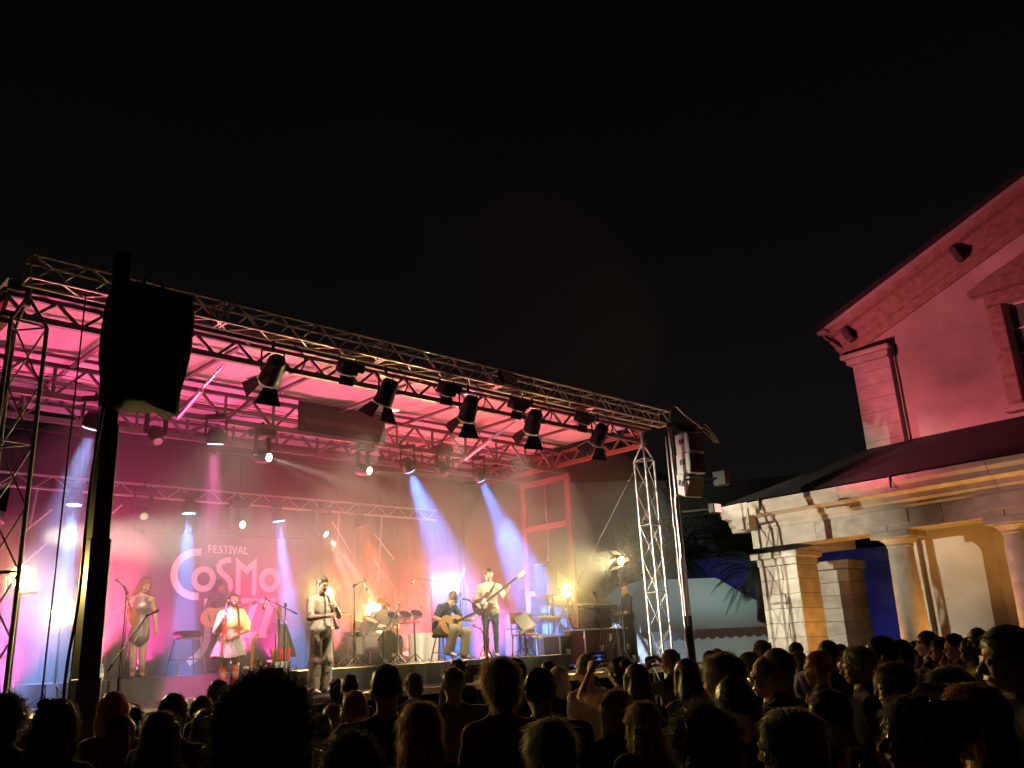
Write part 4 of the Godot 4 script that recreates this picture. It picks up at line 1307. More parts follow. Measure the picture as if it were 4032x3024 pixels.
		for i in cells:
			var a0 := d[i]
			for ax in 3:
				var step: int = [sx, sy, sz][ax]
				var u: int = [sy, sz, sx][ax]
				var w: int = [sz, sx, sy][ax]
				var a1 := d[i + step]
				if (a0 < 0.0) != (a1 < 0.0) and at.has(i - u) and at.has(i - w) and at.has(i - u - w):
					var q := [at[i], at[i - u], at[i - u - w], at[i - w]]
					if a0 < 0.0: q = [q[0], q[3], q[2], q[1]]
					for t in [[0, 1, 2], [0, 2, 3]]:
						var i0: int = q[t[0]]
						var i1: int = q[t[1]]
						var i2: int = q[t[2]]
						var n := (vert[i2] - vert[i0]).cross(vert[i1] - vert[i0])
						nor[i0] += n
						nor[i1] += n
						nor[i2] += n
						tris.append(i0)
						tris.append(i1)
						tris.append(i2)
		var maps := {}
		for t in range(0, tris.size(), 3):
			var m: int = vid[tris[t]]
			if vid[tris[t + 1]] == vid[tris[t + 2]]: m = vid[tris[t + 1]]
			if not into.has(m): into[m] = [PackedVector3Array(), PackedVector3Array(), PackedInt32Array()]
			if not maps.has(m): maps[m] = {}
			var g: Array = into[m]
			var mp: Dictionary = maps[m]
			for k in 3:
				var v := tris[t + k]
				if not mp.has(v):
					mp[v] = g[0].size()
					g[0].append(vert[v])
					g[1].append(nor[v].normalized())
				g[2].append(mp[v])

func to_mesh(parts: Dictionary, mats: Array) -> ArrayMesh:
	var am := ArrayMesh.new()
	var keys := parts.keys()
	keys.sort()
	for k in keys:
		var arr := []
		arr.resize(Mesh.ARRAY_MAX)
		arr[Mesh.ARRAY_VERTEX] = parts[k][0]
		arr[Mesh.ARRAY_NORMAL] = parts[k][1]
		arr[Mesh.ARRAY_INDEX] = parts[k][2]
		am.add_surface_from_arrays(Mesh.PRIMITIVE_TRIANGLES, arr)
		am.surface_set_material(am.get_surface_count() - 1, mats[k])
	return am

# material numbers of a figure: 0 skin, 1 top, 2 lower garment, 3 shoes, 4 eyes, 5 lips, 6 socks or cuffs
func head_into(parts: Dictionary, at: Vector3, k: Basis, sc := 1.0, cell := 0.008, male := true) -> void:
	# at: base of the skull (top of the neck); k: x to the figure's left, y up, z forward
	var f := Field.new(Vector3(-0.12, -0.13, -0.14), Vector3(0.12, 0.22, 0.15), cell / sc)
	var j := 1.0 if male else 0.93
	f.ell(Vector3(0, 0.095, -0.015), Vector3(0.074, 0.092, 0.096), 0.02, 0)
	f.ell(Vector3(0, 0.035, 0.028), Vector3(0.06 * j, 0.075, 0.066), 0.03, 0)
	f.ell(Vector3(0, -0.022, 0.05), Vector3(0.034 * j, 0.028, 0.036), 0.025, 0)
	f.cap(Vector3(0, 0.07, 0.088), Vector3(0, 0.03, 0.113), 0.009, 0.014, 0.012, 0)
	for s in [-1.0, 1.0]:
		f.ell(Vector3(s * 0.013, 0.026, 0.1), Vector3(0.009, 0.008, 0.011), 0.008, 0)
		f.carve(Vector3(s * 0.031, 0.066, 0.104), Vector3(0.018, 0.012, 0.014))
		f.cap(Vector3(s * 0.014, 0.085, 0.088), Vector3(s * 0.048, 0.084, 0.07), 0.01, 0.009, 0.012, 0)
		f.ell(Vector3(s * 0.031, 0.065, 0.082), Vector3(0.013, 0.01, 0.012), 0.002, 4)
		f.ell(Vector3(s * 0.04, 0.028, 0.07), Vector3(0.02, 0.02, 0.02), 0.02, 0)
		f.ell(Vector3(s * 0.077, 0.055, -0.01), Vector3(0.011, 0.031, 0.02), 0.006, 0, Basis(Vector3.UP, s * 0.35))
	f.cap(Vector3(-0.018, -0.001, 0.088), Vector3(0.018, -0.001, 0.088), 0.0085, 0.0085, 0.004, 5)
	f.cap(Vector3(0, 0.03, -0.03), Vector3(0, -0.11, -0.03), 0.054 * j, 0.056 * j, 0.03, 0)
	var own := {}
	f.mesh(own)
	place_into(parts, own, at, k, sc)

func place_into(parts: Dictionary, own: Dictionary, at: Vector3, k: Basis, sc: float) -> void:
	for m in own:
		if not parts.has(m): parts[m] = [PackedVector3Array(), PackedVector3Array(), PackedInt32Array()]
		var g: Array = parts[m]
		var base: int = g[0].size()
		for v in own[m][0]: g[0].append(at + k * (v * sc))
		for v in own[m][1]: g[1].append(k * v)
		for i in own[m][2]: g[2].append(base + i)

func hand_into(parts: Dictionary, wrist: Vector3, reach: Vector3, palm: Vector3, left: bool, curl := 0.4, cell := 0.006, spread := 0.12, sc := 1.0) -> void:
	# reach: wrist to knuckles; palm: the way the palm faces; fingers bend towards the palm
	var y := reach.normalized()
	var z := (palm - y * palm.dot(y)).normalized()
	var x := y.cross(z)
	var f := Field.new(Vector3(-0.09, -0.05, -0.07), Vector3(0.09, 0.21, 0.12), cell / sc)
	var t := -1.0 if left else 1.0  # the side of the thumb
	f.cap(Vector3(0, -0.045, 0), Vector3(0, 0.02, 0), 0.026, 0.027, 0.02, 0, Vector3(1, 1, 1.25))
	for q in 4:
		var kx := t * (0.032 - 0.0205 * q)
		f.cap(Vector3(kx * 0.55, 0.01, 0), Vector3(kx, 0.085, -0.002), 0.016, 0.0125, 0.014, 0)
		var ln: float = [0.07, 0.078, 0.072, 0.056][q]
		var p := Vector3(kx, 0.088 - 0.005 * absf(q - 1.0), 0)
		var a := curl * 0.6 + 0.08 * q * curl
		var side := t * spread * (1.5 - q) * 0.5
		for seg in 3:
			var l: float = ln * [0.46, 0.31, 0.23][seg]
			var e := p + Vector3(sin(side), cos(a) * cos(side), sin(a)) * l
			f.cap(p, e, [0.0098, 0.0088, 0.008][seg], [0.009, 0.0082, 0.007][seg], 0.003, 0)
			p = e
			a += curl * (1.1 if seg == 0 else 0.8)
	var tp := Vector3(t * 0.022, 0.008, 0.008)
	var t1 := tp + Vector3(t * 0.03, 0.035, 0.012)
	var t2 := t1 + Vector3(t * (0.016 - 0.02 * curl), 0.028, 0.006 + 0.02 * curl)
	var t3 := t2 + Vector3(t * (0.006 - 0.02 * curl), 0.024, 0.004 + 0.016 * curl)
	f.cap(tp, t1, 0.016, 0.0125, 0.012, 0)
	f.cap(t1, t2, 0.0118, 0.0105, 0.004, 0)
	f.cap(t2, t3, 0.0103, 0.0085, 0.003, 0)
	var own := {}
	f.mesh(own)
	place_into(parts, own, wrist, Basis(x, y, z), sc)

func figure(J: Dictionary) -> Dictionary:
	# J: joints in the figure's own axes (x left, y up, z forward) and a few widths
	var parts := {}
	var lo := Vector3(9, 9, 9)
	var hi := -lo
	for n in ["hip", "chest", "neck", "ls", "le", "lw", "rs", "re", "rw", "lh", "lk", "la", "rh", "rk", "ra", "lt", "rt"]:
		var p: Vector3 = J[n]
		lo = Vector3(minf(lo.x, p.x), minf(lo.y, p.y), minf(lo.z, p.z))
		hi = Vector3(maxf(hi.x, p.x), maxf(hi.y, p.y), maxf(hi.z, p.z))
	var pad := Vector3(0.22, 0.12, 0.22)
	var f := Field.new(lo - pad, hi + pad, J.get("cell", 0.018))
	var b: float = J.get("bulk", 1.0)
	var fem: bool = J.get("fem", false)
	var hip: Vector3 = J.hip
	var chest: Vector3 = J.chest
	var neck: Vector3 = J.neck
	var up := (neck - hip).normalized()
	var across: Vector3 = (J.ls - J.rs).normalized()
	var fwd := across.cross(up).normalized()
	var tb := Basis(across, up, fwd)
	var hb := Basis((J.lh - J.rh).normalized(), up, ((J.lh - J.rh).normalized()).cross(up).normalized())
	# trunk
	f.ell(hip + up * 0.02, Vector3(0.165 if fem else 0.155, 0.13, 0.115) * b, 0.05, 2, hb)
	f.ell(hip.lerp(chest, 0.5), Vector3(0.128 if fem else 0.148, 0.19, 0.1) * b, 0.06, J.get("belly", 1), tb)
	f.ell(chest, Vector3(0.145 if fem else 0.168, 0.17, 0.112) * b, 0.07, 1, tb)
	f.ell(chest + up * 0.09, Vector3(0.13, 0.085, 0.08) * b, 0.06, 1, tb)
	if fem:
		for s in [-1.0, 1.0]:
			f.ell(chest + up * -0.03 + across * s * 0.072 + fwd * 0.075, Vector3(0.062, 0.062, 0.055), 0.04, 1, tb)
	if J.get("loose", 0.0) > 0.0:
		# a hanging hem of the top
		f.ell(hip + up * J.get("hem", 0.06), Vector3(0.17, 0.12, 0.13) * b * (1.0 + J.loose), 0.05, 1, tb)
	f.cap(chest + up * 0.13, neck + up * 0.02, 0.075 * b, 0.05, 0.05, J.get("collar", 1))
	f.cap(neck - up * 0.015, neck + up * 0.05, 0.053, 0.052, 0.02, 0)
	var sleeve: float = J.get("sleeve", 0.5)   # share of the upper arm that is covered; over 1 goes on down the forearm
	for s in ["l", "r"]:
		var sh: Vector3 = J[s + "s"]
		var el: Vector3 = J[s + "e"]
		var wr: Vector3 = J[s + "w"]
		f.cap(chest + up * 0.09, sh, 0.07 * b, 0.055 * b, 0.05, 1 if sleeve > 0.0 else 0)
		f.cap(neck + up * 0.0, sh + up * 0.005, 0.045, 0.05 * b, 0.04, 1 if sleeve > 0.0 else 0)
		f.cap(sh, el, 0.05 * b, 0.04 * b, 0.035, 0)
		f.cap(el, wr, 0.041 * b, 0.027, 0.02, 0)
		f.cap(el, el.lerp(wr, 0.35), 0.04 * b, 0.038 * b, 0.02, 0)
		if sleeve > 0.0:
			f.cap(sh, sh.lerp(el, minf(sleeve, 1.0)), 0.063 * b, (0.06 if sleeve < 1.0 else 0.05) * b, 0.015, 1)
		if sleeve > 1.0:
			f.cap(el, el.lerp(wr, sleeve - 1.0), 0.05 * b, 0.04, 0.015, 1)
		var h2: Vector3 = J[s + "h"]
		var kn: Vector3 = J[s + "k"]
		var an: Vector3 = J[s + "a"]
		var toe: Vector3 = J[s + "t"]
		var leg: float = J.get("legwear", 2.0)  # 1 covers the thigh, 2 the whole leg
		var wide: float = J.get("wide", 1.0)
		var lm := 2 if leg >= 1.0 else 0
		f.cap(h2, kn, 0.083 * b, 0.056, 0.04, lm)
		f.cap(h2, h2.lerp(kn, 0.5), 0.086 * b, 0.074 * b, 0.03, 2 if leg >= 0.5 else 0)
		f.cap(kn, kn.lerp(an, 0.3), 0.055, 0.056, 0.02, 2 if leg >= 2.0 else 0)
		f.cap(kn.lerp(an, 0.3), an, 0.056, 0.036, 0.02, 2 if leg >= 2.0 else 0)
		if leg >= 1.0 and leg < 2.0:
			f.cap(h2, h2.lerp(kn, leg - 0.2), 0.092 * b, 0.085, 0.02, 2)
		if leg >= 2.0 and wide > 1.0:
			f.cap(h2, kn, 0.09 * b, 0.075 * wide, 0.03, 2)
			f.cap(kn, an + Vector3(0, 0.03, 0), 0.075 * wide, 0.07 * wide, 0.02, 2)
		if J.has("sock"):
			f.cap(kn.lerp(an, J.sock), an, 0.061, 0.045, 0.008, 6)
		f.cap(an - Vector3(0, 0.02, 0), toe, 0.043, 0.034, 0.02, 3, Vector3(1, 1.25, 1))
		f.ell(an + Vector3(0, -0.03, 0) - (toe - an).normalized() * 0.02, Vector3(0.042, 0.045, 0.05), 0.02, 3)
	if J.has("extra"):
		for e in J.extra:
			if e[0] == "cap": f.cap(e[1], e[2], e[3], e[4], e[5], e[6])
			else: f.ell(e[1], e[2], e[3], e[4])
	if J.get("creases", 0.0) > 0.0:
		var n := FastNoiseLite.new()
		n.seed = 7
		n.frequency = 13.0
		f.rough(n, J.creases, 1)
		f.rough(n, J.creases, 2)
	f.mesh(parts)
	var hk: Basis = J.get("head_turn", Basis())
	head_into(parts, neck + up * 0.075 + hk * Vector3(0, 0.02, 0.02), hk, J.get("head_size", 1.0), J.get("head_cell", 0.008), not fem)
	for s in ["l", "r"]:
		var wr: Vector3 = J[s + "w"]
		var dir: Vector3 = J.get(s + "_reach", (wr - J[s + "e"]).normalized())
		hand_into(parts, wr, dir, J.get(s + "_palm", Vector3(-1 if s == "l" else 1, 0, 0)), s == "l", J.get(s + "_curl", 0.45), J.get("hand_cell", 0.007), 0.12, 0.93 if fem else 1.0)
	return parts

func stand_joints(hgt: float, fem := false) -> Dictionary:
	# relaxed standing figure, arms down; all lengths follow the height
	var k := hgt / 1.78
	var w := 0.165 if fem else 0.185
	var J := {
		"hip": Vector3(0, 0.96, 0), "chest": Vector3(0, 1.27, 0.0), "neck": Vector3(0, 1.475, -0.005),
		"ls": Vector3(w, 1.395, -0.01), "rs": Vector3(-w, 1.395, -0.01),
		"le": Vector3(w + 0.06, 1.13, -0.03), "re": Vector3(-w - 0.06, 1.13, -0.03),
		"lw": Vector3(w + 0.07, 0.88, 0.05), "rw": Vector3(-w - 0.07, 0.88, 0.05),
		"lh": Vector3(0.09, 0.92, 0), "rh": Vector3(-0.09, 0.92, 0), "lk": Vector3(0.1, 0.5, 0.02), "rk": Vector3(-0.1, 0.5, 0.02),
		"la": Vector3(0.11, 0.085, -0.02), "ra": Vector3(-0.11, 0.085, -0.02), "lt": Vector3(0.13, 0.04, 0.14), "rt": Vector3(-0.13, 0.04, 0.14),
	}
	for n in J: J[n] = J[n] * k
	J["fem"] = fem
	return J

var BANNER := {
	"cx": -0.652, "cy": 1.878, "crx": 0.472, "cry": 0.430,
	"ox": -0.519, "oy": 1.786, "orx": 0.194, "ory": 0.193,
	"px": 0.921, "py": 1.786, "prx": 0.178, "pry": 0.190,
	"s": [Vector2(0.038, 2.176), Vector2(-0.071, 2.163), Vector2(-0.177, 2.114), Vector2(-0.219, 2.040), Vector2(-0.199, 1.964), Vector2(-0.116, 1.888), Vector2(-0.014, 1.808), Vector2(0.050, 1.718), Vector2(0.055, 1.627), Vector2(-0.001, 1.554), Vector2(-0.098, 1.526), Vector2(-0.205, 1.520)],
	"m": [Vector2(0.171, 1.486), Vector2(0.150, 2.235), Vector2(0.388, 2.047), Vector2(0.614, 2.235), Vector2(0.624, 1.475), Vector2(0.525, 1.475), Vector2(0.520, 2.003), Vector2(0.395, 1.898), Vector2(0.261, 2.006), Vector2(0.277, 1.483)],
	"z": [[Vector2(0.305, 1.410), Vector2(0.672, 1.410), Vector2(0.672, 1.304), Vector2(0.475, 0.749), Vector2(0.678, 0.744), Vector2(0.679, 0.627), Vector2(0.330, 0.637), Vector2(0.325, 0.735), Vector2(0.528, 1.315), Vector2(0.309, 1.319)], [Vector2(0.710, 1.407), Vector2(1.067, 1.407), Vector2(1.055, 1.280), Vector2(0.885, 0.739), Vector2(0.910, 0.620), Vector2(0.724, 0.626), Vector2(0.719, 0.743), Vector2(0.905, 1.314), Vector2(0.713, 1.318)]],
	"j": [Vector2(-0.420, 1.409), Vector2(-0.378, 1.005), Vector2(-0.385, 0.623), Vector2(-0.442, 0.470), Vector2(-0.546, 0.338), Vector2(-0.748, 0.204)],
	"a": [Vector2(-0.207, 0.652), Vector2(-0.053, 1.410), Vector2(0.065, 1.410), Vector2(0.260, 0.639), Vector2(0.152, 0.642), Vector2(0.016, 1.213), Vector2(-0.092, 0.649)],
	"tx": 0.378, "ty": 0.449, "fx": -0.030, "fy": 2.370,
}

func mic_stand(label: String, base: Vector3, h: float, boom_from: Vector3, boom_to: Vector3, kind := "tripod", mic_dir := Vector3.ZERO) -> Node3D:
	# base on the floor; boom_from and boom_to are offsets from the top of the pole
	var o := thing("microphone_stand", label, "microphone stand", base, TURN, "microphone stands on the stage")
	var top := Vector3(0, h, 0)
	bar(o, "pole", Vector3(0, 0.06, 0), top, 0.011, M.black_metal)
	bar(o, "lower_tube", Vector3(0, 0.06, 0), Vector3(0, h * 0.5, 0), 0.015, M.black_metal)
	bar(o, "clutch", Vector3(0, h * 0.5 - 0.04, 0), Vector3(0, h * 0.5 + 0.04, 0), 0.022, M.black_plastic)
	if kind == "tripod":
		for k in 3:
			var a := TAU * k / 3.0 + 0.5
			bar(o, "foot", Vector3(0, 0.14, 0), Vector3(cos(a) * 0.3, 0.012, sin(a) * 0.3), 0.009, M.black_metal)
	else:
		part(o, "round_base", lathe([[0.13, 0.0], [0.13, 0.012], [0.1, 0.022], [0.02, 0.03]], 18), M.black_metal)
	if boom_from != boom_to:
		bar(o, "boom", top + boom_from, top + boom_to, 0.009, M.black_metal)
		bar(o, "pivot", top - Vector3(0, 0.03, 0), top + Vector3(0, 0.03, 0), 0.024, M.black_plastic)
		var d := (boom_to - boom_from).normalized()
		bar(o, "counterweight", top + boom_from, top + boom_from + d * 0.1, 0.017, M.black_plastic)
	var tip := top + boom_to
	var md := mic_dir.normalized() if mic_dir != Vector3.ZERO else (boom_to - boom_from).normalized()
	if md == Vector3.ZERO: md = Vector3(0, 0.6, -0.8)
	bar(o, "clip", tip - md * 0.02, tip + md * 0.03, 0.015, M.black_plastic)
	part(o, "microphone", lathe([[0.009, 0.0], [0.012, 0.02], [0.015, 0.12], [0.02, 0.135], [0.025, 0.15], [0.026, 0.165], [0.019, 0.185], [0.001, 0.192]], 14), M.alu_dark, Transform3D(along(Vector3.ZERO, md), tip))
	part(o, "cable", tube_mesh(smooth_path([tip - md * 0.02, tip - md * 0.08 + Vector3(0.02, -0.08, 0), top * 0.7 + Vector3(0.03, 0, 0.01), Vector3(0.02, 0.2, 0.02), Vector3(0.15, 0.008, 0.1)], 5), 0.005, 5), M.cable)
	return o

func guitar_outline(l: float, w_low: float, w_mid: float, w_up: float, cut := 0.0) -> PackedVector2Array:
	# body outline, neck along +y, lower bout at the bottom
	var p := PackedVector2Array()
	var n := 40
	for i in n:
		var a := TAU * i / n
		var y := -cos(a)
		var t := (y + 1.0) * 0.5
		var w := lerpf(w_low, w_up, smoothstep(0.35, 0.85, t)) - (lerpf(w_low, w_up, 0.5) - w_mid) * exp(-pow((t - 0.6) / 0.14, 2.0))
		var x := w * sin(a)
		if cut > 0.0 and x > 0.0 and t > 0.78:
			x *= 1.0 - cut * smoothstep(0.78, 0.98, t)
		p.append(Vector2(x, y * l * 0.5))
	return p

func guitar(label: String, kind: String, xf: Transform3D, body: Material, top_m: Material, group := "") -> Node3D:
	# local: neck along +y, face towards +z, origin in the middle of the body
	var o := thing("acoustic_guitar" if kind == "acoustic" else "electric_bass" if kind == "bass" else "electric_guitar", label, "guitar", Vector3.ZERO, 0.0, group)
	o.transform = xf
	var dark := mat("rosewood", lin(0.05, 0.022, 0.012), 0.5)
	if kind == "acoustic":
		var ol := guitar_outline(0.5, 0.2, 0.13, 0.155, 0.45)
		part(o, "body", prism(ol, 0.1), body, Transform3D(Basis(), Vector3(0, 0, 0.045)))
		var inner := PackedVector2Array()
		for v in ol: inner.append(v * 0.985)
		part(o, "soundboard", prism(inner, 0.004), top_m, Transform3D(Basis(), Vector3(0, 0, 0.05)))
		part(o, "sound_hole", lathe([[0.001, 0.0], [0.048, 0.0]], 24), M.black_plastic, Transform3D(Basis(Vector3.RIGHT, PI / 2), Vector3(0, 0.085, 0.0515)))
		part(o, "rosette", lathe([[0.05, 0.0], [0.062, 0.0]], 24), dark, Transform3D(Basis(Vector3.RIGHT, PI / 2), Vector3(0, 0.085, 0.0513)))
		bbox(o, "bridge", Vector3(0, -0.11, 0.056), Vector3(0.15, 0.026, 0.01), 0.003, dark)
		bbox(o, "neck", Vector3(0, 0.4, 0.045), Vector3(0.05, 0.5, 0.022), 0.006, dark)
		bbox(o, "headstock", Vector3(0, 0.72, 0.035), Vector3(0.066, 0.16, 0.014), 0.004, M.black_plastic, Basis(Vector3.RIGHT, 0.2))
		for k in 6:
			box(o, "string", Vector3(-0.019 + 0.0076 * k, 0.27, 0.062), Vector3(0.001, 0.76, 0.001), M.chrome)
			bar(o, "tuning_peg", Vector3((0.034 if k % 2 else -0.034), 0.67 + 0.045 * (k / 2), 0.035), Vector3((0.055 if k % 2 else -0.055), 0.67 + 0.045 * (k / 2), 0.035), 0.006, M.chrome)
	else:
		var pts := [Vector2(-0.02, -0.24), Vector2(-0.13, -0.2), Vector2(-0.165, -0.08), Vector2(-0.12, 0.03), Vector2(-0.13, 0.1), Vector2(-0.155, 0.2), Vector2(-0.11, 0.235), Vector2(-0.06, 0.14), Vector2(-0.03, 0.11), Vector2(0.03, 0.11), Vector2(0.07, 0.13), Vector2(0.12, 0.16), Vector2(0.14, 0.1), Vector2(0.11, 0.0), Vector2(0.16, -0.1), Vector2(0.14, -0.19), Vector2(0.06, -0.235)]
		var poly := PackedVector2Array(pts)
		part(o, "body", prism(poly, 0.042), body, Transform3D(Basis(), Vector3(0, 0, 0.02)))
		var pg := PackedVector2Array([Vector2(-0.1, -0.12), Vector2(-0.05, -0.02), Vector2(-0.09, 0.08), Vector2(-0.04, 0.13), Vector2(0.05, 0.1), Vector2(0.08, 0.02), Vector2(0.11, -0.1), Vector2(0.06, -0.16), Vector2(0.0, -0.12)])
		part(o, "pickguard", prism(pg, 0.003), top_m, Transform3D(Basis(), Vector3(0, 0, 0.024)))
		bbox(o, "pickup", Vector3(0, -0.04, 0.026), Vector3(0.09, 0.04, 0.01), 0.003, M.black_plastic)
		bbox(o, "bridge", Vector3(0, -0.17, 0.026), Vector3(0.08, 0.04, 0.01), 0.002, M.chrome)
		var nl := 0.78 if kind == "bass" else 0.6
		bbox(o, "neck", Vector3(0, 0.1 + nl * 0.5, 0.02), Vector3(0.045, nl, 0.022), 0.006, mat("maple", lin(0.42, 0.24, 0.1), 0.5))
		bbox(o, "fretboard", Vector3(0, 0.1 + nl * 0.5, 0.033), Vector3(0.043, nl, 0.005), 0.001, dark)
		part(o, "headstock", prism(PackedVector2Array([Vector2(-0.022, 0), Vector2(0.022, 0), Vector2(0.05, 0.06), Vector2(0.05, 0.19), Vector2(0.0, 0.22), Vector2(-0.03, 0.16)]), 0.014), M.maple, Transform3D(Basis(), Vector3(0, 0.1 + nl, 0.02)))
		for k in 4:
			bar(o, "tuning_peg", Vector3(0.04, 0.15 + nl + k * 0.038, 0.013), Vector3(0.075, 0.15 + nl + k * 0.038, 0.013), 0.007, M.chrome)
			box(o, "string", Vector3(-0.015 + 0.01 * k, 0.3, 0.042), Vector3(0.0016, 0.95, 0.0016), M.chrome)
	return o

func drum(o: Node3D, called: String, c: Vector3, r: float, h: float, axis: Vector3, shell: Material, head: Material) -> Node3D:
	var g := Node3D.new()
	g.name = called
	o.add_child(g, true)
	g.transform = Transform3D(along(Vector3.ZERO, axis), c)
	part(g, "shell", lathe([[r, -h / 2], [r, h / 2]], 28), shell)
	for sg in [-1.0, 1.0]:
		part(g, "head", lathe([[0.001, 0], [r * 0.98, 0]], 28), head, Transform3D(Basis() if sg < 0 else Basis(Vector3.RIGHT, PI), Vector3(0, sg * h * 0.5, 0)))
		part(g, "hoop", lathe([[r * 0.99, -0.012], [r + 0.014, -0.012], [r + 0.014, 0.014], [r * 0.99, 0.014]], 28), M.chrome, Transform3D(Basis(), Vector3(0, sg * h * 0.5, 0)))
	for k in 8:
		var a := TAU * k / 8.0
		bar(g, "tension_rod", Vector3(cos(a) * (r + 0.012), -h * 0.5, sin(a) * (r + 0.012)), Vector3(cos(a) * (r + 0.012), h * 0.5, sin(a) * (r + 0.012)), 0.006, M.chrome)
	return g

func tripod(o: Node3D, foot: Vector3, top: Vector3, m: Material, spread := 0.28) -> void:
	bar(o, "stand_tube", foot + Vector3(0, 0.08, 0), top, 0.012, m)
	bar(o, "stand_sleeve", foot + Vector3(0, 0.08, 0), foot.lerp(top, 0.5), 0.017, m)
	for k in 3:
		var a := TAU * k / 3.0 + foot.x
		var e := foot + Vector3(cos(a) * spread, 0.012, sin(a) * spread)
		bar(o, "stand_leg", foot + Vector3(0, 0.33, 0), e, 0.009, m)
		bar(o, "stand_strut", foot + Vector3(0, 0.12, 0), e.lerp(foot + Vector3(0, 0.33, 0), 0.5), 0.007, m)

func cymbal(called: String, label: String, at: Vector3, floor_y: float, r: float, tilt: float) -> void:
	var o := thing(called, label, "cymbal", Vector3(at.x, floor_y + LIFT, at.z), TURN, "cymbals of the drum kit")
	var c := Vector3(0, at.y - floor_y - LIFT, 0)
	part(o, "disc", lathe([[0.008, 0.03], [0.03, 0.028], [0.05, 0.014], [r * 0.6, 0.004], [r, -0.006]], 36), mat("bronze", lin(0.62, 0.42, 0.16), 0.28, 0.95), Transform3D(Basis(Vector3.RIGHT, tilt) * Basis(Vector3.BACK, -tilt * 0.7), c))
	tripod(o, Vector3.ZERO, c + Vector3(0, 0.04, 0), M.chrome)
	bar(o, "wing_nut", c + Vector3(0, 0.03, 0), c + Vector3(0, 0.06, 0), 0.014, M.black_plastic)

func flight_case(label: String, at: Vector3, size: Vector3, panel: Material) -> void:
	var o := thing("flight_case", label, "flight case", at, TURN, "flight cases at the side of the stage")
	bbox(o, "panel_box", Vector3(0, size.y / 2 + 0.1, 0), size - Vector3(0.02, 0.02, 0.02), 0.004, panel)
	var h := size * 0.5
	for a in [-1.0, 1.0]:
		for b in [-1.0, 1.0]:
			beam(o, "edge_rail", Vector3(-h.x, h.y + 0.1 + a * h.y, b * h.z), Vector3(h.x, h.y + 0.1 + a * h.y, b * h.z), 0.03, 0.03, M.alu)
			beam(o, "edge_rail", Vector3(a * h.x, 0.1, b * h.z), Vector3(a * h.x, 0.1 + size.y, b * h.z), 0.03, 0.03, M.alu)
			beam(o, "edge_rail", Vector3(a * h.x, h.y + 0.1 + b * h.y, -h.z), Vector3(a * h.x, h.y + 0.1 + b * h.y, h.z), 0.03, 0.03, M.alu)
			bar(o, "castor", Vector3(a * (h.x - 0.08), 0.05, b * (h.z - 0.08) - 0.02), Vector3(a * (h.x - 0.08), 0.05, b * (h.z - 0.08) + 0.02), 0.05, M.black_plastic, true)
	bbox(o, "latch_plate", Vector3(0, 0.1 + size.y * 0.45, h.z + 0.002), Vector3(0.13, 0.12, 0.012), 0.004, M.alu)
	bbox(o, "label_card", Vector3(h.x * 0.55, 0.1 + size.y * 0.75, h.z + 0.002), Vector3(0.1, 0.16, 0.006), 0.002, M.white_paint)

func amp(label: String, at: Vector3, size: Vector3, shell: Material) -> Node3D:
	var o := thing("amplifier", label, "amplifier", at, TURN)
	bbox(o, "cabinet", Vector3(0, size.y / 2, 0), size, 0.02, shell)
	bbox(o, "grille", Vector3(0, size.y * 0.42, size.z * 0.5 + 0.004), Vector3(size.x * 0.88, size.y * 0.7, 0.012), 0.003, M.grey_cloth)
	bbox(o, "control_panel", Vector3(0, size.y * 0.88, size.z * 0.5 + 0.004), Vector3(size.x * 0.88, size.y * 0.14, 0.012), 0.003, M.alu)
	for k in 6:
		part(o, "knob", lathe([[0.012, 0.0], [0.01, 0.018], [0.001, 0.018]], 10), M.black_plastic, Transform3D(Basis(Vector3.RIGHT, PI / 2), Vector3((k - 2.5) * size.x * 0.13, size.y * 0.88, size.z * 0.5 + 0.011)))
	return o

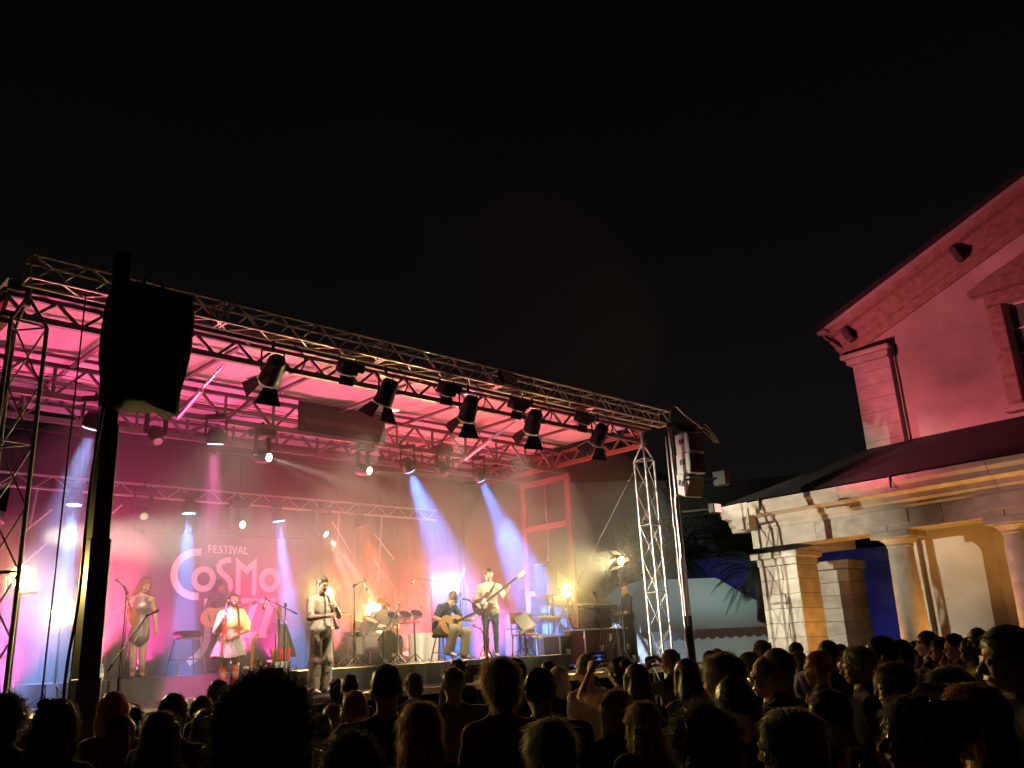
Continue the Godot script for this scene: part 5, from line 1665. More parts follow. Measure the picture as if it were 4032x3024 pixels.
func build_gear() -> void:
	# printed festival banner before the curtain
	var bn := thing("festival_banner", "dark printed banner lettered FESTIVAL COSMO JAZZ behind the band", "banner", S(8.38, 16.8, 1.5), TURN)
	part(bn, "cloth", grid_mesh(24, 8, func(u, v): return Vector3((u - 0.5) * 3.6, 2.66 * (1.0 - v), 0.012 * sin(u * 9.0) * v)), mat("banner_cloth", lin(0.03, 0.024, 0.035), 0.85))
	bar(bn, "top_rail", Vector3(-1.82, 2.67, 0), Vector3(1.82, 2.67, 0), 0.018, M.black_metal)
	for i in 13:
		part(bn, "eyelet", lathe([[0.008, 0.0], [0.018, 0.0]], 10), M.chrome, Transform3D(Basis(Vector3.RIGHT, PI / 2), Vector3(-1.75 + i * 0.29, 2.62, 0.016)))
	var ink := mat("banner_print", lin(0.62, 0.6, 0.6), 0.85)
	var z := 0.02
	# points are metres from the bottom middle of the banner
	var put := func(poly: PackedVector2Array, called: String): part(bn, called, prism(poly, 0.003), ink, Transform3D(Basis(), Vector3(0, 0, z)))
	var arc := func(c: Vector2, rx: float, ry: float, a0: float, a1: float, n: int) -> Array:
		var out := []
		for i in n + 1:
			var a := deg_to_rad(lerpf(a0, a1, float(i) / n))
			out.append(c + Vector2(cos(a) * rx, sin(a) * ry))
		return out
	var L := BANNER
	put.call(stroke(arc.call(Vector2(L.cx, L.cy), L.crx, L.cry, 84.0, 276.0, 36), 0.145), "letter_c")
	for q in [[L.ox, L.oy, L.orx, L.ory, "letter_o"], [L.px, L.py, L.prx, L.pry, "letter_o"]]:
		put.call(stroke(arc.call(Vector2(q[0], q[1]), q[2], q[3], 90.0, 270.4, 30), 0.12), q[4])
		put.call(stroke(arc.call(Vector2(q[0], q[1]), q[2], q[3], 269.6, 450.0, 30), 0.12), q[4])
	put.call(stroke(L.s, 0.115), "letter_s")
	put.call(PackedVector2Array(L.m), "letter_m")
	for zz in L.z: put.call(PackedVector2Array(zz), "letter_z")
	put.call(stroke(L.j, 0.14), "letter_j")
	put.call(PackedVector2Array(L.a), "letter_a")
	put.call(stroke(arc.call(Vector2(L.tx, L.ty), 0.07, 0.08, 50.0, 310.0, 16), 0.035), "small_letter")
	put.call(stroke([Vector2(L.tx + 0.16, L.ty - 0.09), Vector2(L.tx + 0.16, L.ty + 0.14)], 0.035), "small_letter")
	var tm := TextMesh.new()
	tm.text = "FESTIVAL"
	var sf := SystemFont.new()
	sf.font_names = PackedStringArray(["Droid Sans"])
	sf.font_weight = 700
	sf.font_italic = true
	tm.font = sf
	tm.font_size = 16
	tm.pixel_size = 0.0128
	tm.depth = 0.003
	part(bn, "lettering", tm, ink, Transform3D(Basis(), Vector3(L.fx, L.fy, z)))

	# microphone stands (local x to the right of the stage, z to the audience)
	mic_stand("microphone on a straight stand at the violinist's right", S(5.55, 14.6, 1.153), 1.68, Vector3.ZERO, Vector3(-0.04, 0.1, 0.0), "tripod", Vector3(-0.5, 0.5, -0.2))
	mic_stand("slanting boom microphone stand before the violinist's legs", S(4.93, 13.0, 1.153), 0.72, Vector3(-0.16, -0.22, 0), Vector3(0.33, 0.52, 0), "tripod", Vector3(0.8, 0.35, 0))
	mic_stand("boom microphone stand behind the singer in the pale top", S(7.51, 13.0, 1.153), 1.38, Vector3(0.22, -0.14, 0), Vector3(-0.36, 0.1, 0), "round", Vector3(-0.3, -0.8, 0.3))
	mic_stand("tall microphone stand right of the clarinet player, mic hanging", S(9.05, 13.3, 1.5), 1.38, Vector3(-0.03, -0.02, 0), Vector3(0.22, 0.1, 0), "tripod", Vector3(0.2, -0.9, 0.1))
	mic_stand("tall overhead microphone stand behind the seated guitarist", S(11.88, 14.6, 1.5), 1.62, Vector3(0.2, -0.01, 0), Vector3(-0.42, 0.05, 0), "tripod", Vector3(-0.6, -0.5, 0.2))
	mic_stand("slim microphone stand between the big yellow lamp and the bass player", S(12.15, 14.0, 1.5), 1.3, Vector3(-0.1, -0.18, 0), Vector3(0.1, 0.34, 0), "tripod", Vector3(0.2, 0.9, 0))
	mic_stand("low boom microphone stand in front of the bass player", S(11.2, 12.2, 1.153), 1.12, Vector3(0.2, -0.13, 0), Vector3(-0.4, 0.28, 0), "tripod", Vector3(-0.9, 0.15, 0))
	mic_stand("short microphone stand with a slanting boom before the drums", S(9.6, 13.2, 1.5), 0.55, Vector3(-0.12, -0.12, 0), Vector3(0.3, 0.36, 0), "tripod", Vector3(0.3, 0.7, 0))
	mic_stand("short microphone stand beside the music stand", S(12.75, 12.9, 1.5), 0.72, Vector3(-0.12, 0, 0), Vector3(0.14, 0.0, 0), "tripod", Vector3(0.9, 0.0, 0))
	mic_stand("small blue-lit microphone stand beside the trumpet", S(11.6, 12.7, 1.5), 0.46, Vector3(0.02, -0.02, 0), Vector3(-0.1, 0.1, 0), "round", Vector3(-0.8, 0.3, 0))

	# bar stool
	var bs := thing("bar_stool", "chrome-legged bar stool with a black seat behind the singers", "stool", S(7.06, 15.6, 1.5), TURN)
	bbox(bs, "seat", Vector3(0, 0.7, 0), Vector3(0.4, 0.11, 0.36), 0.03, M.black_plastic)
	bar(bs, "seat_ring", Vector3(-0.21, 0.63, 0), Vector3(0.21, 0.63, 0), 0.016, M.chrome)
	for sx in [-1.0, 1.0]:
		bar(bs, "seat_rail", Vector3(-0.2, 0.63, sx * 0.16), Vector3(0.2, 0.63, sx * 0.16), 0.013, M.chrome)
		bar(bs, "foot_rail", Vector3(-0.23, 0.27, sx * 0.2), Vector3(0.23, 0.27, sx * 0.2), 0.013, M.chrome)
		bar(bs, "foot_rail", Vector3(sx * 0.23, 0.27, -0.2), Vector3(sx * 0.23, 0.27, 0.2), 0.013, M.chrome)
		for sz in [-1.0, 1.0]:
			bar(bs, "leg", Vector3(sx * 0.17, 0.64, sz * 0.15), Vector3(sx * 0.27, 0.01, sz * 0.24), 0.014, M.chrome)

	# drum kit
	var shell := mat("drum_shell", lin(0.5, 0.5, 0.46), 0.25, 0.1)
	var skin := mat("drum_skin", lin(0.62, 0.61, 0.56), 0.6)
	var dk := thing("drum_kit", "silver-shelled drum kit with a large black bass drum", "drum kit", S(10.16, 14.1, 1.5), TURN)
	drum(dk, "bass_drum", Vector3(0.02, 0.31, 0), 0.3, 0.42, Vector3(0.25, 0, 1), shell, M.black_plastic)
	drum(dk, "rack_tom", Vector3(-0.1, 0.72, -0.18), 0.15, 0.24, Vector3(0.15, 0.9, 0.5), shell, skin)
	drum(dk, "rack_tom", Vector3(0.28, 0.62, -0.35), 0.13, 0.2, Vector3(-0.1, 1, 0.3), shell, skin)
	drum(dk, "snare_drum", Vector3(-0.2, 0.55, -0.62), 0.18, 0.15, Vector3(0, 1, 0.08), M.chrome, skin)
	drum(dk, "floor_tom", Vector3(0.62, 0.36, -0.5), 0.2, 0.38, Vector3(0, 1, 0), shell, skin)
	drum(dk, "side_drum", Vector3(-0.48, 0.36, -0.1), 0.17, 0.34, Vector3(0, 1, 0), mat("clear_shell", lin(0.45, 0.4, 0.34), 0.2), skin)
	for k in 3:
		var a := TAU * k / 3.0
		bar(dk, "floor_tom_leg", Vector3(0.62 + cos(a) * 0.21, 0.4, -0.5 + sin(a) * 0.21), Vector3(0.62 + cos(a) * 0.23, 0.0, -0.5 + sin(a) * 0.23), 0.008, M.chrome)
		bar(dk, "side_drum_leg", Vector3(-0.48 + cos(a) * 0.18, 0.4, -0.1 + sin(a) * 0.18), Vector3(-0.48 + cos(a) * 0.2, 0.0, -0.1 + sin(a) * 0.2), 0.008, M.chrome)
	for sx in [-1.0, 1.0]:
		bar(dk, "spur", Vector3(sx * 0.28, 0.25, 0.12), Vector3(sx * 0.42, 0.01, 0.3), 0.01, M.chrome)
	tripod(dk, Vector3(-0.2, 0, -0.62), Vector3(-0.2, 0.47, -0.62), M.chrome, 0.24)
	tripod(dk, Vector3(-0.62, 0, 0.02), Vector3(-0.62, 0.55, 0.02), M.chrome, 0.26)
	for k in 4:
		bar(dk, "tom_arm", Vector3(0.0, 0.55, -0.15), Vector3([-0.1, 0.26, -0.12, 0.1][k], [0.72, 0.62, 0.6, 0.7][k], [-0.18, -0.35, -0.1, -0.3][k]), 0.012, M.chrome)
	part(dk, "drum_emblem", lathe([[0.001, 0.0], [0.05, 0.0]], 16), mat("emblem", lin(0.4, 0.38, 0.12), 0.6), Transform3D(Basis(Vector3.RIGHT, PI / 2) * Basis.from_scale(Vector3(1, 1, 0.7)), Vector3(0.17, 0.16, 0.235)))
	# pad rack before the drummer
	var pr := thing("pad_rack", "black rack of electronic drum pads and stick holders before the drummer", "drum rack", S(10.5, 13.7, 1.5), TURN)
	bar(pr, "cross_bar", Vector3(-0.32, 0.72, 0), Vector3(0.34, 0.76, 0), 0.02, M.alu)
	for sx in [-1.0, 1.0]:
		bar(pr, "upright", Vector3(sx * 0.22, 0.02, 0), Vector3(sx * 0.2, 0.74, 0), 0.016, M.black_metal)
		for k in 3:
			bar(pr, "foot", Vector3(sx * 0.22, 0.16, 0), Vector3(sx * 0.22 + cos(k * 2.1) * 0.2, 0.01, sin(k * 2.1) * 0.2), 0.009, M.black_metal)
	for k in 3:
		var c := Vector3(-0.3 + 0.28 * k, 0.86 + 0.02 * k, 0.0)
		var pd := part(pr, "pad", lathe([[0.001, -0.02], [0.12, -0.02], [0.125, 0.0], [0.12, 0.02], [0.001, 0.024]], 24), M.black_plastic, Transform3D(Basis(Vector3.RIGHT, 0.6) * Basis(Vector3.BACK, 0.12), c))
		part(pr, "pad_rim", lathe([[0.118, 0.02], [0.13, 0.02], [0.13, -0.02], [0.118, -0.02]], 24), M.alu, Transform3D(Basis(Vector3.RIGHT, 0.6) * Basis(Vector3.BACK, 0.12), c))
		part(pr, "pad_cable", tube_mesh(smooth_path([c + Vector3(0.05, 0.02, 0), c + Vector3(0.1, 0.14, 0.02), c + Vector3(0.14, 0.05, 0), c + Vector3(0.1, -0.15, 0)], 6), 0.006, 5), M.cable)
		bar(pr, "pad_arm", c - Vector3(0, 0.02, 0.02), Vector3(c.x * 0.6, 0.74, 0), 0.011, M.black_metal)
	cymbal("ride_cymbal", "wide flat cymbal highest on the left of the drum kit", S(9.66, 14.9, 2.5), 1.5, 0.26, -0.04)
	cymbal("crash_cymbal", "large tilted cymbal just left of the silver tom", S(9.62, 14.25, 2.36), 1.5, 0.28, 0.2)
	cymbal("hi_hat_cymbal", "small cymbal half hidden by the clarinet player", S(9.2, 14.4, 2.2), 1.5, 0.18, 0.0)
	cymbal("splash_cymbal", "small cymbal at the right of the drum kit", S(11.0, 14.9, 2.6), 1.5, 0.18, 0.1)
	for k in 2:
		var w := thing("wrapped_drum", ["pale cloth-wrapped drum behind the seated guitarist's knees, left of two", "pale cloth-wrapped drum behind the seated guitarist's knees, right of two"][k], "drum", S(11.45 + 0.36 * k, 14.6, 1.5), TURN, "pale wrapped drums")
		part(w, "cloth", grid_mesh(60, 6, func(u, v):
			var a: float = u * TAU
			var r: float = 0.15 + 0.03 * (1.0 - v) + 0.007 * sin(a * 11.0) * v
			return Vector3(cos(a) * r, 0.56 * (1.0 - v), sin(a) * r)), M.white_cloth)
		part(w, "lid", lathe([[0.001, 0.566], [0.178, 0.562]], 24), M.white_cloth)
	var wc := thing("white_drape", "white cloth hanging at the left end of the drum riser", "cloth", S(7.22, 12.5, 1.155), TURN)
	part(wc, "cloth", drape(0.24, 0.5, 3.0, 0.03, 40), M.white_cloth, Transform3D(Basis(Vector3.UP, -0.5), Vector3(0, 0, -0.05)))

	# instruments on stands
	var gs := thing("guitar_stand", "black guitar stand between the singer and the clarinet player", "stand", S(7.95, 13.95, 1.153), TURN)
	bar(gs, "post", Vector3(0, 0.05, -0.08), Vector3(0, 0.95, -0.12), 0.012, M.black_metal)
	for k in 3:
		bar(gs, "foot", Vector3(0, 0.2, -0.08), Vector3(cos(k * 2.1 + 0.5) * 0.26, 0.01, sin(k * 2.1 + 0.5) * 0.22 - 0.08), 0.01, M.black_metal)
	bar(gs, "cradle", Vector3(-0.14, 0.24, 0.02), Vector3(0.14, 0.24, 0.02), 0.012, M.black_metal)
	guitar("sunburst guitar standing upright on the black stand, jacket hung over it", "electric", Transform3D(Basis(Vector3.UP, TURN) * Basis(Vector3.RIGHT, -0.1), S(7.95, 13.93, 1.66)), mat("amber_wood", lin(0.45, 0.2, 0.04), 0.3), mat("amber_wood", Color.WHITE))
	var jk := thing("hung_jacket", "grey and red jacket draped over the standing guitar", "jacket", S(7.95, 13.85, 1.85), TURN)
	part(jk, "cloth", grid_mesh(20, 12, func(u, v): return Vector3((u - 0.5) * (0.12 + 0.26 * v) + 0.05 * v, 0.42 - 0.55 * v, 0.05 + 0.04 * sin(u * 14.0) * v)), mat("jacket_cloth", lin(0.12, 0.1, 0.09), 0.95))
	part(jk, "lining", grid_mesh(8, 6, func(u, v): return Vector3((u - 0.5) * 0.2, 0.02 - 0.2 * v, 0.11 + 0.02 * sin(u * 9.0))), mat("red_cloth", lin(0.5, 0.03, 0.025), 0.9))
	var brass := mat("brass", lin(0.75, 0.5, 0.18), 0.2, 1.0)
	var sx1 := thing("saxophone", "brass saxophone standing on a floor stand beside the big curly head", "saxophone", S(7.75, 14.45, 1.153), TURN)
	part(sx1, "body_tube", tube_mesh(smooth_path([Vector3(0.1, 0.98, 0), Vector3(0.02, 0.95, 0), Vector3(0.0, 0.85, 0), Vector3(-0.06, 0.35, 0.02), Vector3(-0.03, 0.22, 0.04), Vector3(0.05, 0.24, 0.06)], 6), 0.012, 10, 0.045), brass)
	part(sx1, "bell", lathe([[0.045, 0.0], [0.055, 0.15], [0.08, 0.26], [0.11, 0.3]], 20), brass, Transform3D(Basis(Vector3.BACK, -0.2), Vector3(0.05, 0.24, 0.06)))
	for k in 8:
		part(sx1, "key_cup", lathe([[0.001, 0.01], [0.018, 0.008], [0.02, 0.0]], 10), brass, Transform3D(Basis(Vector3.RIGHT, PI / 2), Vector3(-0.004 - 0.006 * k, 0.8 - 0.06 * k, 0.04)))
	tripod(sx1, Vector3(0, 0, 0), Vector3(0, 0.3, 0), M.black_metal, 0.2)
	var tr := thing("trumpet", "brass trumpet standing bell down before the bass player", "trumpet", S(11.5, 12.55, 1.5), TURN)
	part(tr, "bell", lathe([[0.065, 0.06], [0.045, 0.09], [0.02, 0.16], [0.009, 0.3], [0.008, 0.5]], 18), brass)
	part(tr, "tubing", tube_mesh(smooth_path([Vector3(0, 0.5, 0), Vector3(0.03, 0.56, 0), Vector3(0.06, 0.5, 0), Vector3(0.06, 0.25, 0), Vector3(0.03, 0.2, 0), Vector3(0.01, 0.26, 0.02), Vector3(0.01, 0.62, 0.02)], 6), 0.008, 8), brass)
	for k in 3:
		bar(tr, "valve", Vector3(0.035, 0.3 + 0.035 * k, -0.03), Vector3(0.035, 0.3 + 0.035 * k, 0.06), 0.011, brass)
	tripod(tr, Vector3.ZERO, Vector3(0, 0.1, 0), M.black_metal, 0.15)

	# right side: speaker on a pole, keyboards, amplifiers, cases, monitor desk
	var sp := thing("pole_speaker", "tall pale-faced loudspeaker raised on a tripod pole", "loudspeaker", S(14.98, 14.2, 1.155), TURN)
	bbox(sp, "cabinet", Vector3(0, 1.98, 0), Vector3(0.42, 0.7, 0.36), 0.02, M.black_plastic)
	bbox(sp, "grille", Vector3(0, 1.98, 0.186), Vector3(0.38, 0.66, 0.012), 0.004, mat("grille_grey", lin(0.22, 0.22, 0.23), 0.6))
	bbox(sp, "handle", Vector3(0, 2.345, 0.0), Vector3(0.4, 0.016, 0.34), 0.004, M.alu)
	tripod(sp, Vector3.ZERO, Vector3(0, 1.64, 0), M.black_metal, 0.42)
	var kb := thing("keyboard_rack", "small white-topped keyboard rack under the loudspeaker", "keyboard", S(14.55, 13.9, 1.155), TURN)
	for y in [0.72, 1.12]:
		bbox(kb, "keyboard", Vector3(0, y, 0.05), Vector3(0.7, 0.06, 0.3), 0.01, M.white_paint if y < 1.0 else M.alu, Basis(Vector3.RIGHT, 0.2))
		for k in 10:
			box(kb, "key", Vector3(-0.28 + k * 0.062, y + 0.028, 0.14), Vector3(0.05, 0.012, 0.11), M.white_paint, Basis(Vector3.RIGHT, 0.2))
	for sx in [-1.0, 1.0]:
		bar(kb, "leg", Vector3(sx * 0.3, 0.0, -0.15), Vector3(sx * 0.3, 1.1, 0.0), 0.018, M.alu)
		bar(kb, "leg", Vector3(sx * 0.3, 0.0, 0.2), Vector3(sx * 0.3, 0.7, 0.0), 0.018, M.alu)
	amp("orange-lit amplifier head stacked behind the music stand", S(14.35, 14.5, 2.07), Vector3(0.6, 0.34, 0.3), mat("amp_red", lin(0.3, 0.06, 0.04), 0.6))
	amp("square amplifier cabinet under the smaller one, two blue lamps", S(14.35, 14.5, 1.155), Vector3(0.64, 0.9, 0.36), M.amp_red)
	var il := thing("indicator_lamp", "pair of small blue indicator lamps on the amplifiers", "indicator light", S(14.3, 14.27, 1.9), TURN)
	for y in [0.0, 0.36]:
		part(il, "lamp", lathe([[0.001, 0.0], [0.03, 0.0]], 12), glow("blue_led", Color(0.25, 0.15, 1.0), 3.0), Transform3D(Basis(Vector3.RIGHT, PI / 2), Vector3(0, y, 0.02)))
	var ms := thing("music_stand", "black folding music stand with a green-edged folder on it", "music stand", S(12.5, 12.5, 1.5), TURN)
	bbox(ms, "desk", Vector3(0, 0.66, 0), Vector3(0.46, 0.32, 0.016), 0.004, M.black_metal, Basis(Vector3.RIGHT, -0.6) * Basis(Vector3.BACK, 0.3))
	bbox(ms, "ledge", Vector3(0.02, 0.52, 0.12), Vector3(0.46, 0.016, 0.06), 0.003, M.alu, Basis(Vector3.BACK, 0.3))
	tripod(ms, Vector3(0.04, 0, 0), Vector3(0, 0.6, -0.02), M.black_metal, 0.24)
	var chr := thing("wooden_chair", "reddish wooden chair with clutter on it beside the music stand", "chair", S(12.95, 12.95, 1.5), TURN)
	var cw := mat("red_wood", lin(0.35, 0.12, 0.06), 0.5)
	bbox(chr, "seat", Vector3(0, 0.42, 0), Vector3(0.42, 0.035, 0.4), 0.008, cw)
	bbox(chr, "backrest", Vector3(-0.2, 0.75, 0), Vector3(0.03, 0.22, 0.4), 0.008, cw)
	for sx in [-1.0, 1.0]:
		for sz in [-1.0, 1.0]:
			bar(chr, "leg", Vector3(sx * 0.18, 0.4, sz * 0.17), Vector3(sx * 0.2, 0.0, sz * 0.18), 0.016, cw)
		bar(chr, "back_post", Vector3(-0.19, 0.42, sx * 0.18), Vector3(-0.22, 0.86, sx * 0.18), 0.014, cw)
	flight_case("large brown flight case under the monitor desk", S(15.05, 13.0, 1.155), Vector3(1.1, 0.72, 0.6), mat("case_brown", lin(0.07, 0.035, 0.025), 0.6))
	flight_case("black flight case right of the brown one", S(15.95, 13.0, 1.155), Vector3(0.62, 0.72, 0.6), M.black_plastic)
	flight_case("black flight case behind the tangle of cables", S(14.45, 13.4, 1.155), Vector3(0.5, 0.62, 0.5), M.black_plastic)
	var md := thing("monitor_desk", "black mixing desk bristling with knobs and looped cables", "mixing desk", S(15.3, 13.0, 1.99), TURN)
	bbox(md, "rack", Vector3(-0.02, 0.22, 0), Vector3(0.56, 0.42, 0.46), 0.015, M.black_plastic)
	bbox(md, "console", Vector3(0.02, 0.48, 0.05), Vector3(0.8, 0.09, 0.5), 0.015, M.black_plastic, Basis(Vector3.RIGHT, 0.12))
	for i in 8:
		for j in 4:
			part(md, "knob", lathe([[0.013, 0.0], [0.011, 0.02], [0.001, 0.021]], 8), M.alu, Transform3D(Basis(), Vector3(-0.28 + i * 0.075, 0.535 - 0.012 * j, -0.08 + j * 0.08)))
	for i in 7:
		part(md, "looped_cable", tube_mesh(smooth_path([Vector3(-0.34 + 0.09 * i, 0.34, 0.24), Vector3(-0.36 + 0.09 * i, 0.2, 0.34), Vector3(-0.32 + 0.1 * i, -0.1 - 0.04 * (i % 3), 0.36), Vector3(-0.5 + 0.08 * i, -0.5, 0.38), Vector3(-0.7 + 0.12 * i, -0.82, 0.45)], 6), 0.01, 5), M.alu_dark)
	for lpt in [["open laptop with a red-streaked screen on the cases", S(14.62, 12.95, 2.0), Color(1.0, 0.12, 0.08), 0.35], ["dark open laptop on top of the mixing desk", S(15.45, 12.9, 2.56), Color(0.3, 0.3, 0.3), 0.05]]:
		var lt := thing("laptop", lpt[0], "laptop", lpt[1], TURN + 0.5)
		bbox(lt, "keyboard_half", Vector3(0, 0.012, 0), Vector3(0.34, 0.02, 0.24), 0.004, M.alu_dark)
		bbox(lt, "lid", Vector3(0, 0.13, -0.16), Vector3(0.34, 0.23, 0.012), 0.004, M.black_plastic, Basis(Vector3.RIGHT, -0.35))
		box(lt, "screen", Vector3(0, 0.134, -0.151), Vector3(0.31, 0.02 if lpt[3] > 0.1 else 0.19, 0.004), glow("screen %s" % lpt[3], lpt[2], lpt[3] * 3.0), Basis(Vector3.RIGHT, -0.35) * Basis(Vector3.BACK, -0.5 if lpt[3] > 0.1 else 0.0))
	var ln := thing("theatre_lantern", "lit lantern on a stand above the monitor desk, warm white glare", "stage light", S(15.03, 12.05, 1.155), TURN)
	bar(ln, "stand_tube", Vector3(0, 0.05, 0), Vector3(0, 2.1, 0), 0.018, M.black_metal)
	part(ln, "body", lathe([[0.001, 0.22], [0.07, 0.2], [0.09, 0.1], [0.095, -0.02]], 20), M.black_metal, Transform3D(Basis(Vector3.BACK, -PI / 2) * Basis(Vector3.RIGHT, 0.3), Vector3(0.1, 2.26, 0.0)))
	part(ln, "lens", lathe([[0.085, 0.0], [0.07, 0.03], [0.035, 0.05], [0.001, 0.055]], 20), glow("lantern_lens", Color(1.0, 0.8, 0.5), 14.0), Transform3D(Basis(Vector3.BACK, PI / 2), Vector3(0.05, 2.22, 0.05)))
	for s in [-1.0, 1.0]:
		bbox(ln, "barn_door", Vector3(-0.14, 2.22 + s * 0.16, 0.05), Vector3(0.18, 0.006, 0.18), 0.002, M.alu_dark, Basis(Vector3.BACK, -s * 0.45))
	for k in 3:
		bar(ln, "foot", Vector3(0, 0.4, 0), Vector3(cos(k * 2.1) * 0.4, 0.01, sin(k * 2.1) * 0.4), 0.012, M.black_metal)
	spot(ln, Vector3(-0.12, 2.22, 0.05), Vector3(-4.0, 1.6, -0.6), Color(1.0, 0.9, 0.66), 22.0, 36.0, 0.1, 0.6)
	omni(ln, Vector3(0.01, 2.22, 0.16), Color(1.0, 0.85, 0.6), 1.2, 0.06)

	# floor monitors, bottle, cables, pedals
	var wl := ["black wedge monitor at the front edge below the seated guitarist", "black wedge monitor in the gap under the left riser", "black wedge monitor near the middle of the front edge"]
	var wp := [S(10.59, 11.75, 1.153), S(5.5, 11.75, 1.153), S(8.9, 11.7, 1.153)]
	for k in 1:
		var w := thing("wedge_monitor", wl[k], "loudspeaker", wp[k], TURN + 0.3 * (k - 1), "wedge monitors along the front edge")
		part(w, "cabinet", prism(PackedVector2Array([Vector2(-0.2, 0.0), Vector2(0.22, 0.0), Vector2(0.22, 0.08), Vector2(0.02, 0.28), Vector2(-0.14, 0.28), Vector2(-0.2, 0.08)]), 0.42), M.black_plastic, Transform3D(Basis(Vector3.UP, PI / 2), Vector3(-0.21, 0, 0)))
		bbox(w, "grille", Vector3(0, 0.19, -0.13), Vector3(0.38, 0.26, 0.01), 0.003, M.grey_cloth, Basis(Vector3.RIGHT, 0.78))
		for sx in [-0.03, 0.03]:
			bbox(w, "vent", Vector3(sx, 0.18, 0.188), Vector3(0.028, 0.13, 0.01), 0.004, M.grey_cloth)
	var bt := thing("water_bottle", "clear plastic water bottle at the edge of the left riser", "bottle", S(5.45, 15.12, 1.5), TURN)
	var plastic := mat("clear_plastic", Color(0.9, 0.92, 0.95, 0.35), 0.12)
	plastic.transparency = BaseMaterial3D.TRANSPARENCY_ALPHA
	part(bt, "flask", lathe([[0.001, 0.0], [0.036, 0.002], [0.038, 0.05], [0.034, 0.09], [0.038, 0.13], [0.036, 0.18], [0.014, 0.225], [0.014, 0.24]], 18), plastic)
	part(bt, "paper_band", lathe([[0.0385, 0.06], [0.0385, 0.12]], 18), M.white_paint)
	part(bt, "cap", lathe([[0.016, 0.235], [0.016, 0.26], [0.001, 0.262]], 12), M.white_paint)
	var pdl := thing("pedal_board", "small pedal board with bright switches on the left riser", "pedals", S(8.25, 15.3, 1.5), TURN)
	bbox(pdl, "board", Vector3(0, 0.025, 0), Vector3(0.5, 0.04, 0.24), 0.006, M.black_plastic)
	for k in 4:
		bbox(pdl, "pedal", Vector3(-0.17 + k * 0.115, 0.07, 0), Vector3(0.085, 0.05, 0.14), 0.008, M.alu if k % 2 else M.white_paint)
	var fc := thing("floor_cables", "loose grey cables snaking over the stage floor by the cases", "cables", S(13.6, 12.0, 1.165), TURN)
	for k in 5:
		var pts := []
		for i in 10: pts.append(Vector3(-0.6 + 0.2 * i, 0.004, 0.25 * sin(i * 1.3 + k * 1.1) + 0.12 * k - 0.3))
		part(fc, "cable", tube_mesh(smooth_path(pts, 4), 0.011, 5), M.alu_dark)
	var ws := thing("white_sheet", "crumpled white sheet glowing bluish behind the technician's legs", "sheet", S(17.35, 14.0, -LIFT), TURN)
	part(ws, "sheet", grid_mesh(40, 24, func(u, v): return Vector3((u - 0.5) * 2.0, 2.35 - 0.25 * u * u * 2.0 - (2.3 - 0.4 * u) * v, 0.1 * sin(u * 8.0 + v * 5.0) * (0.3 + v) + 0.05 * sin(u * 19.0 - v * 11.0) + 0.35 * v)), M.white_cloth)
	for sx in [-0.9, 0.0, 0.9]:
		bar(ws, "frame_pole", Vector3(sx, 0, -0.1), Vector3(sx, 2.2, -0.1), 0.02, M.alu)
	var wk := thing("work_lamp", "cool white work lamp shining on the crumpled sheet", "work lamp", S(16.7, 13.1, 1.155), TURN)
	bbox(wk, "housing", Vector3(0, 0.12, 0), Vector3(0.2, 0.15, 0.08), 0.01, M.black_metal)
	box(wk, "lens", Vector3(0, 0.12, -0.044), Vector3(0.17, 0.12, 0.006), glow("work_lens", Color(0.75, 0.85, 1.0), 3.0))
	spot(wk, Vector3(0, 0.12, -0.06), Vector3(0.5, 0.0, -1.0), Color(0.72, 0.82, 1.0), 7.0, 62.0, 0.08, 0.6)
	var gl := thing("tent_lamp", "greenish lamp hung inside the white marquee", "lamp", Vector3(5.0, 1.6, -26.6))
	part(gl, "bulb", lathe([[0.001, -0.1], [0.07, -0.08], [0.09, 0.0], [0.05, 0.08], [0.001, 0.1]], 14), glow("tent_bulb", Color(0.5, 1.0, 0.8), 2.0))
	omni(gl, Vector3.ZERO, Color(0.86, 1.0, 0.95), 2.2, 0.08)

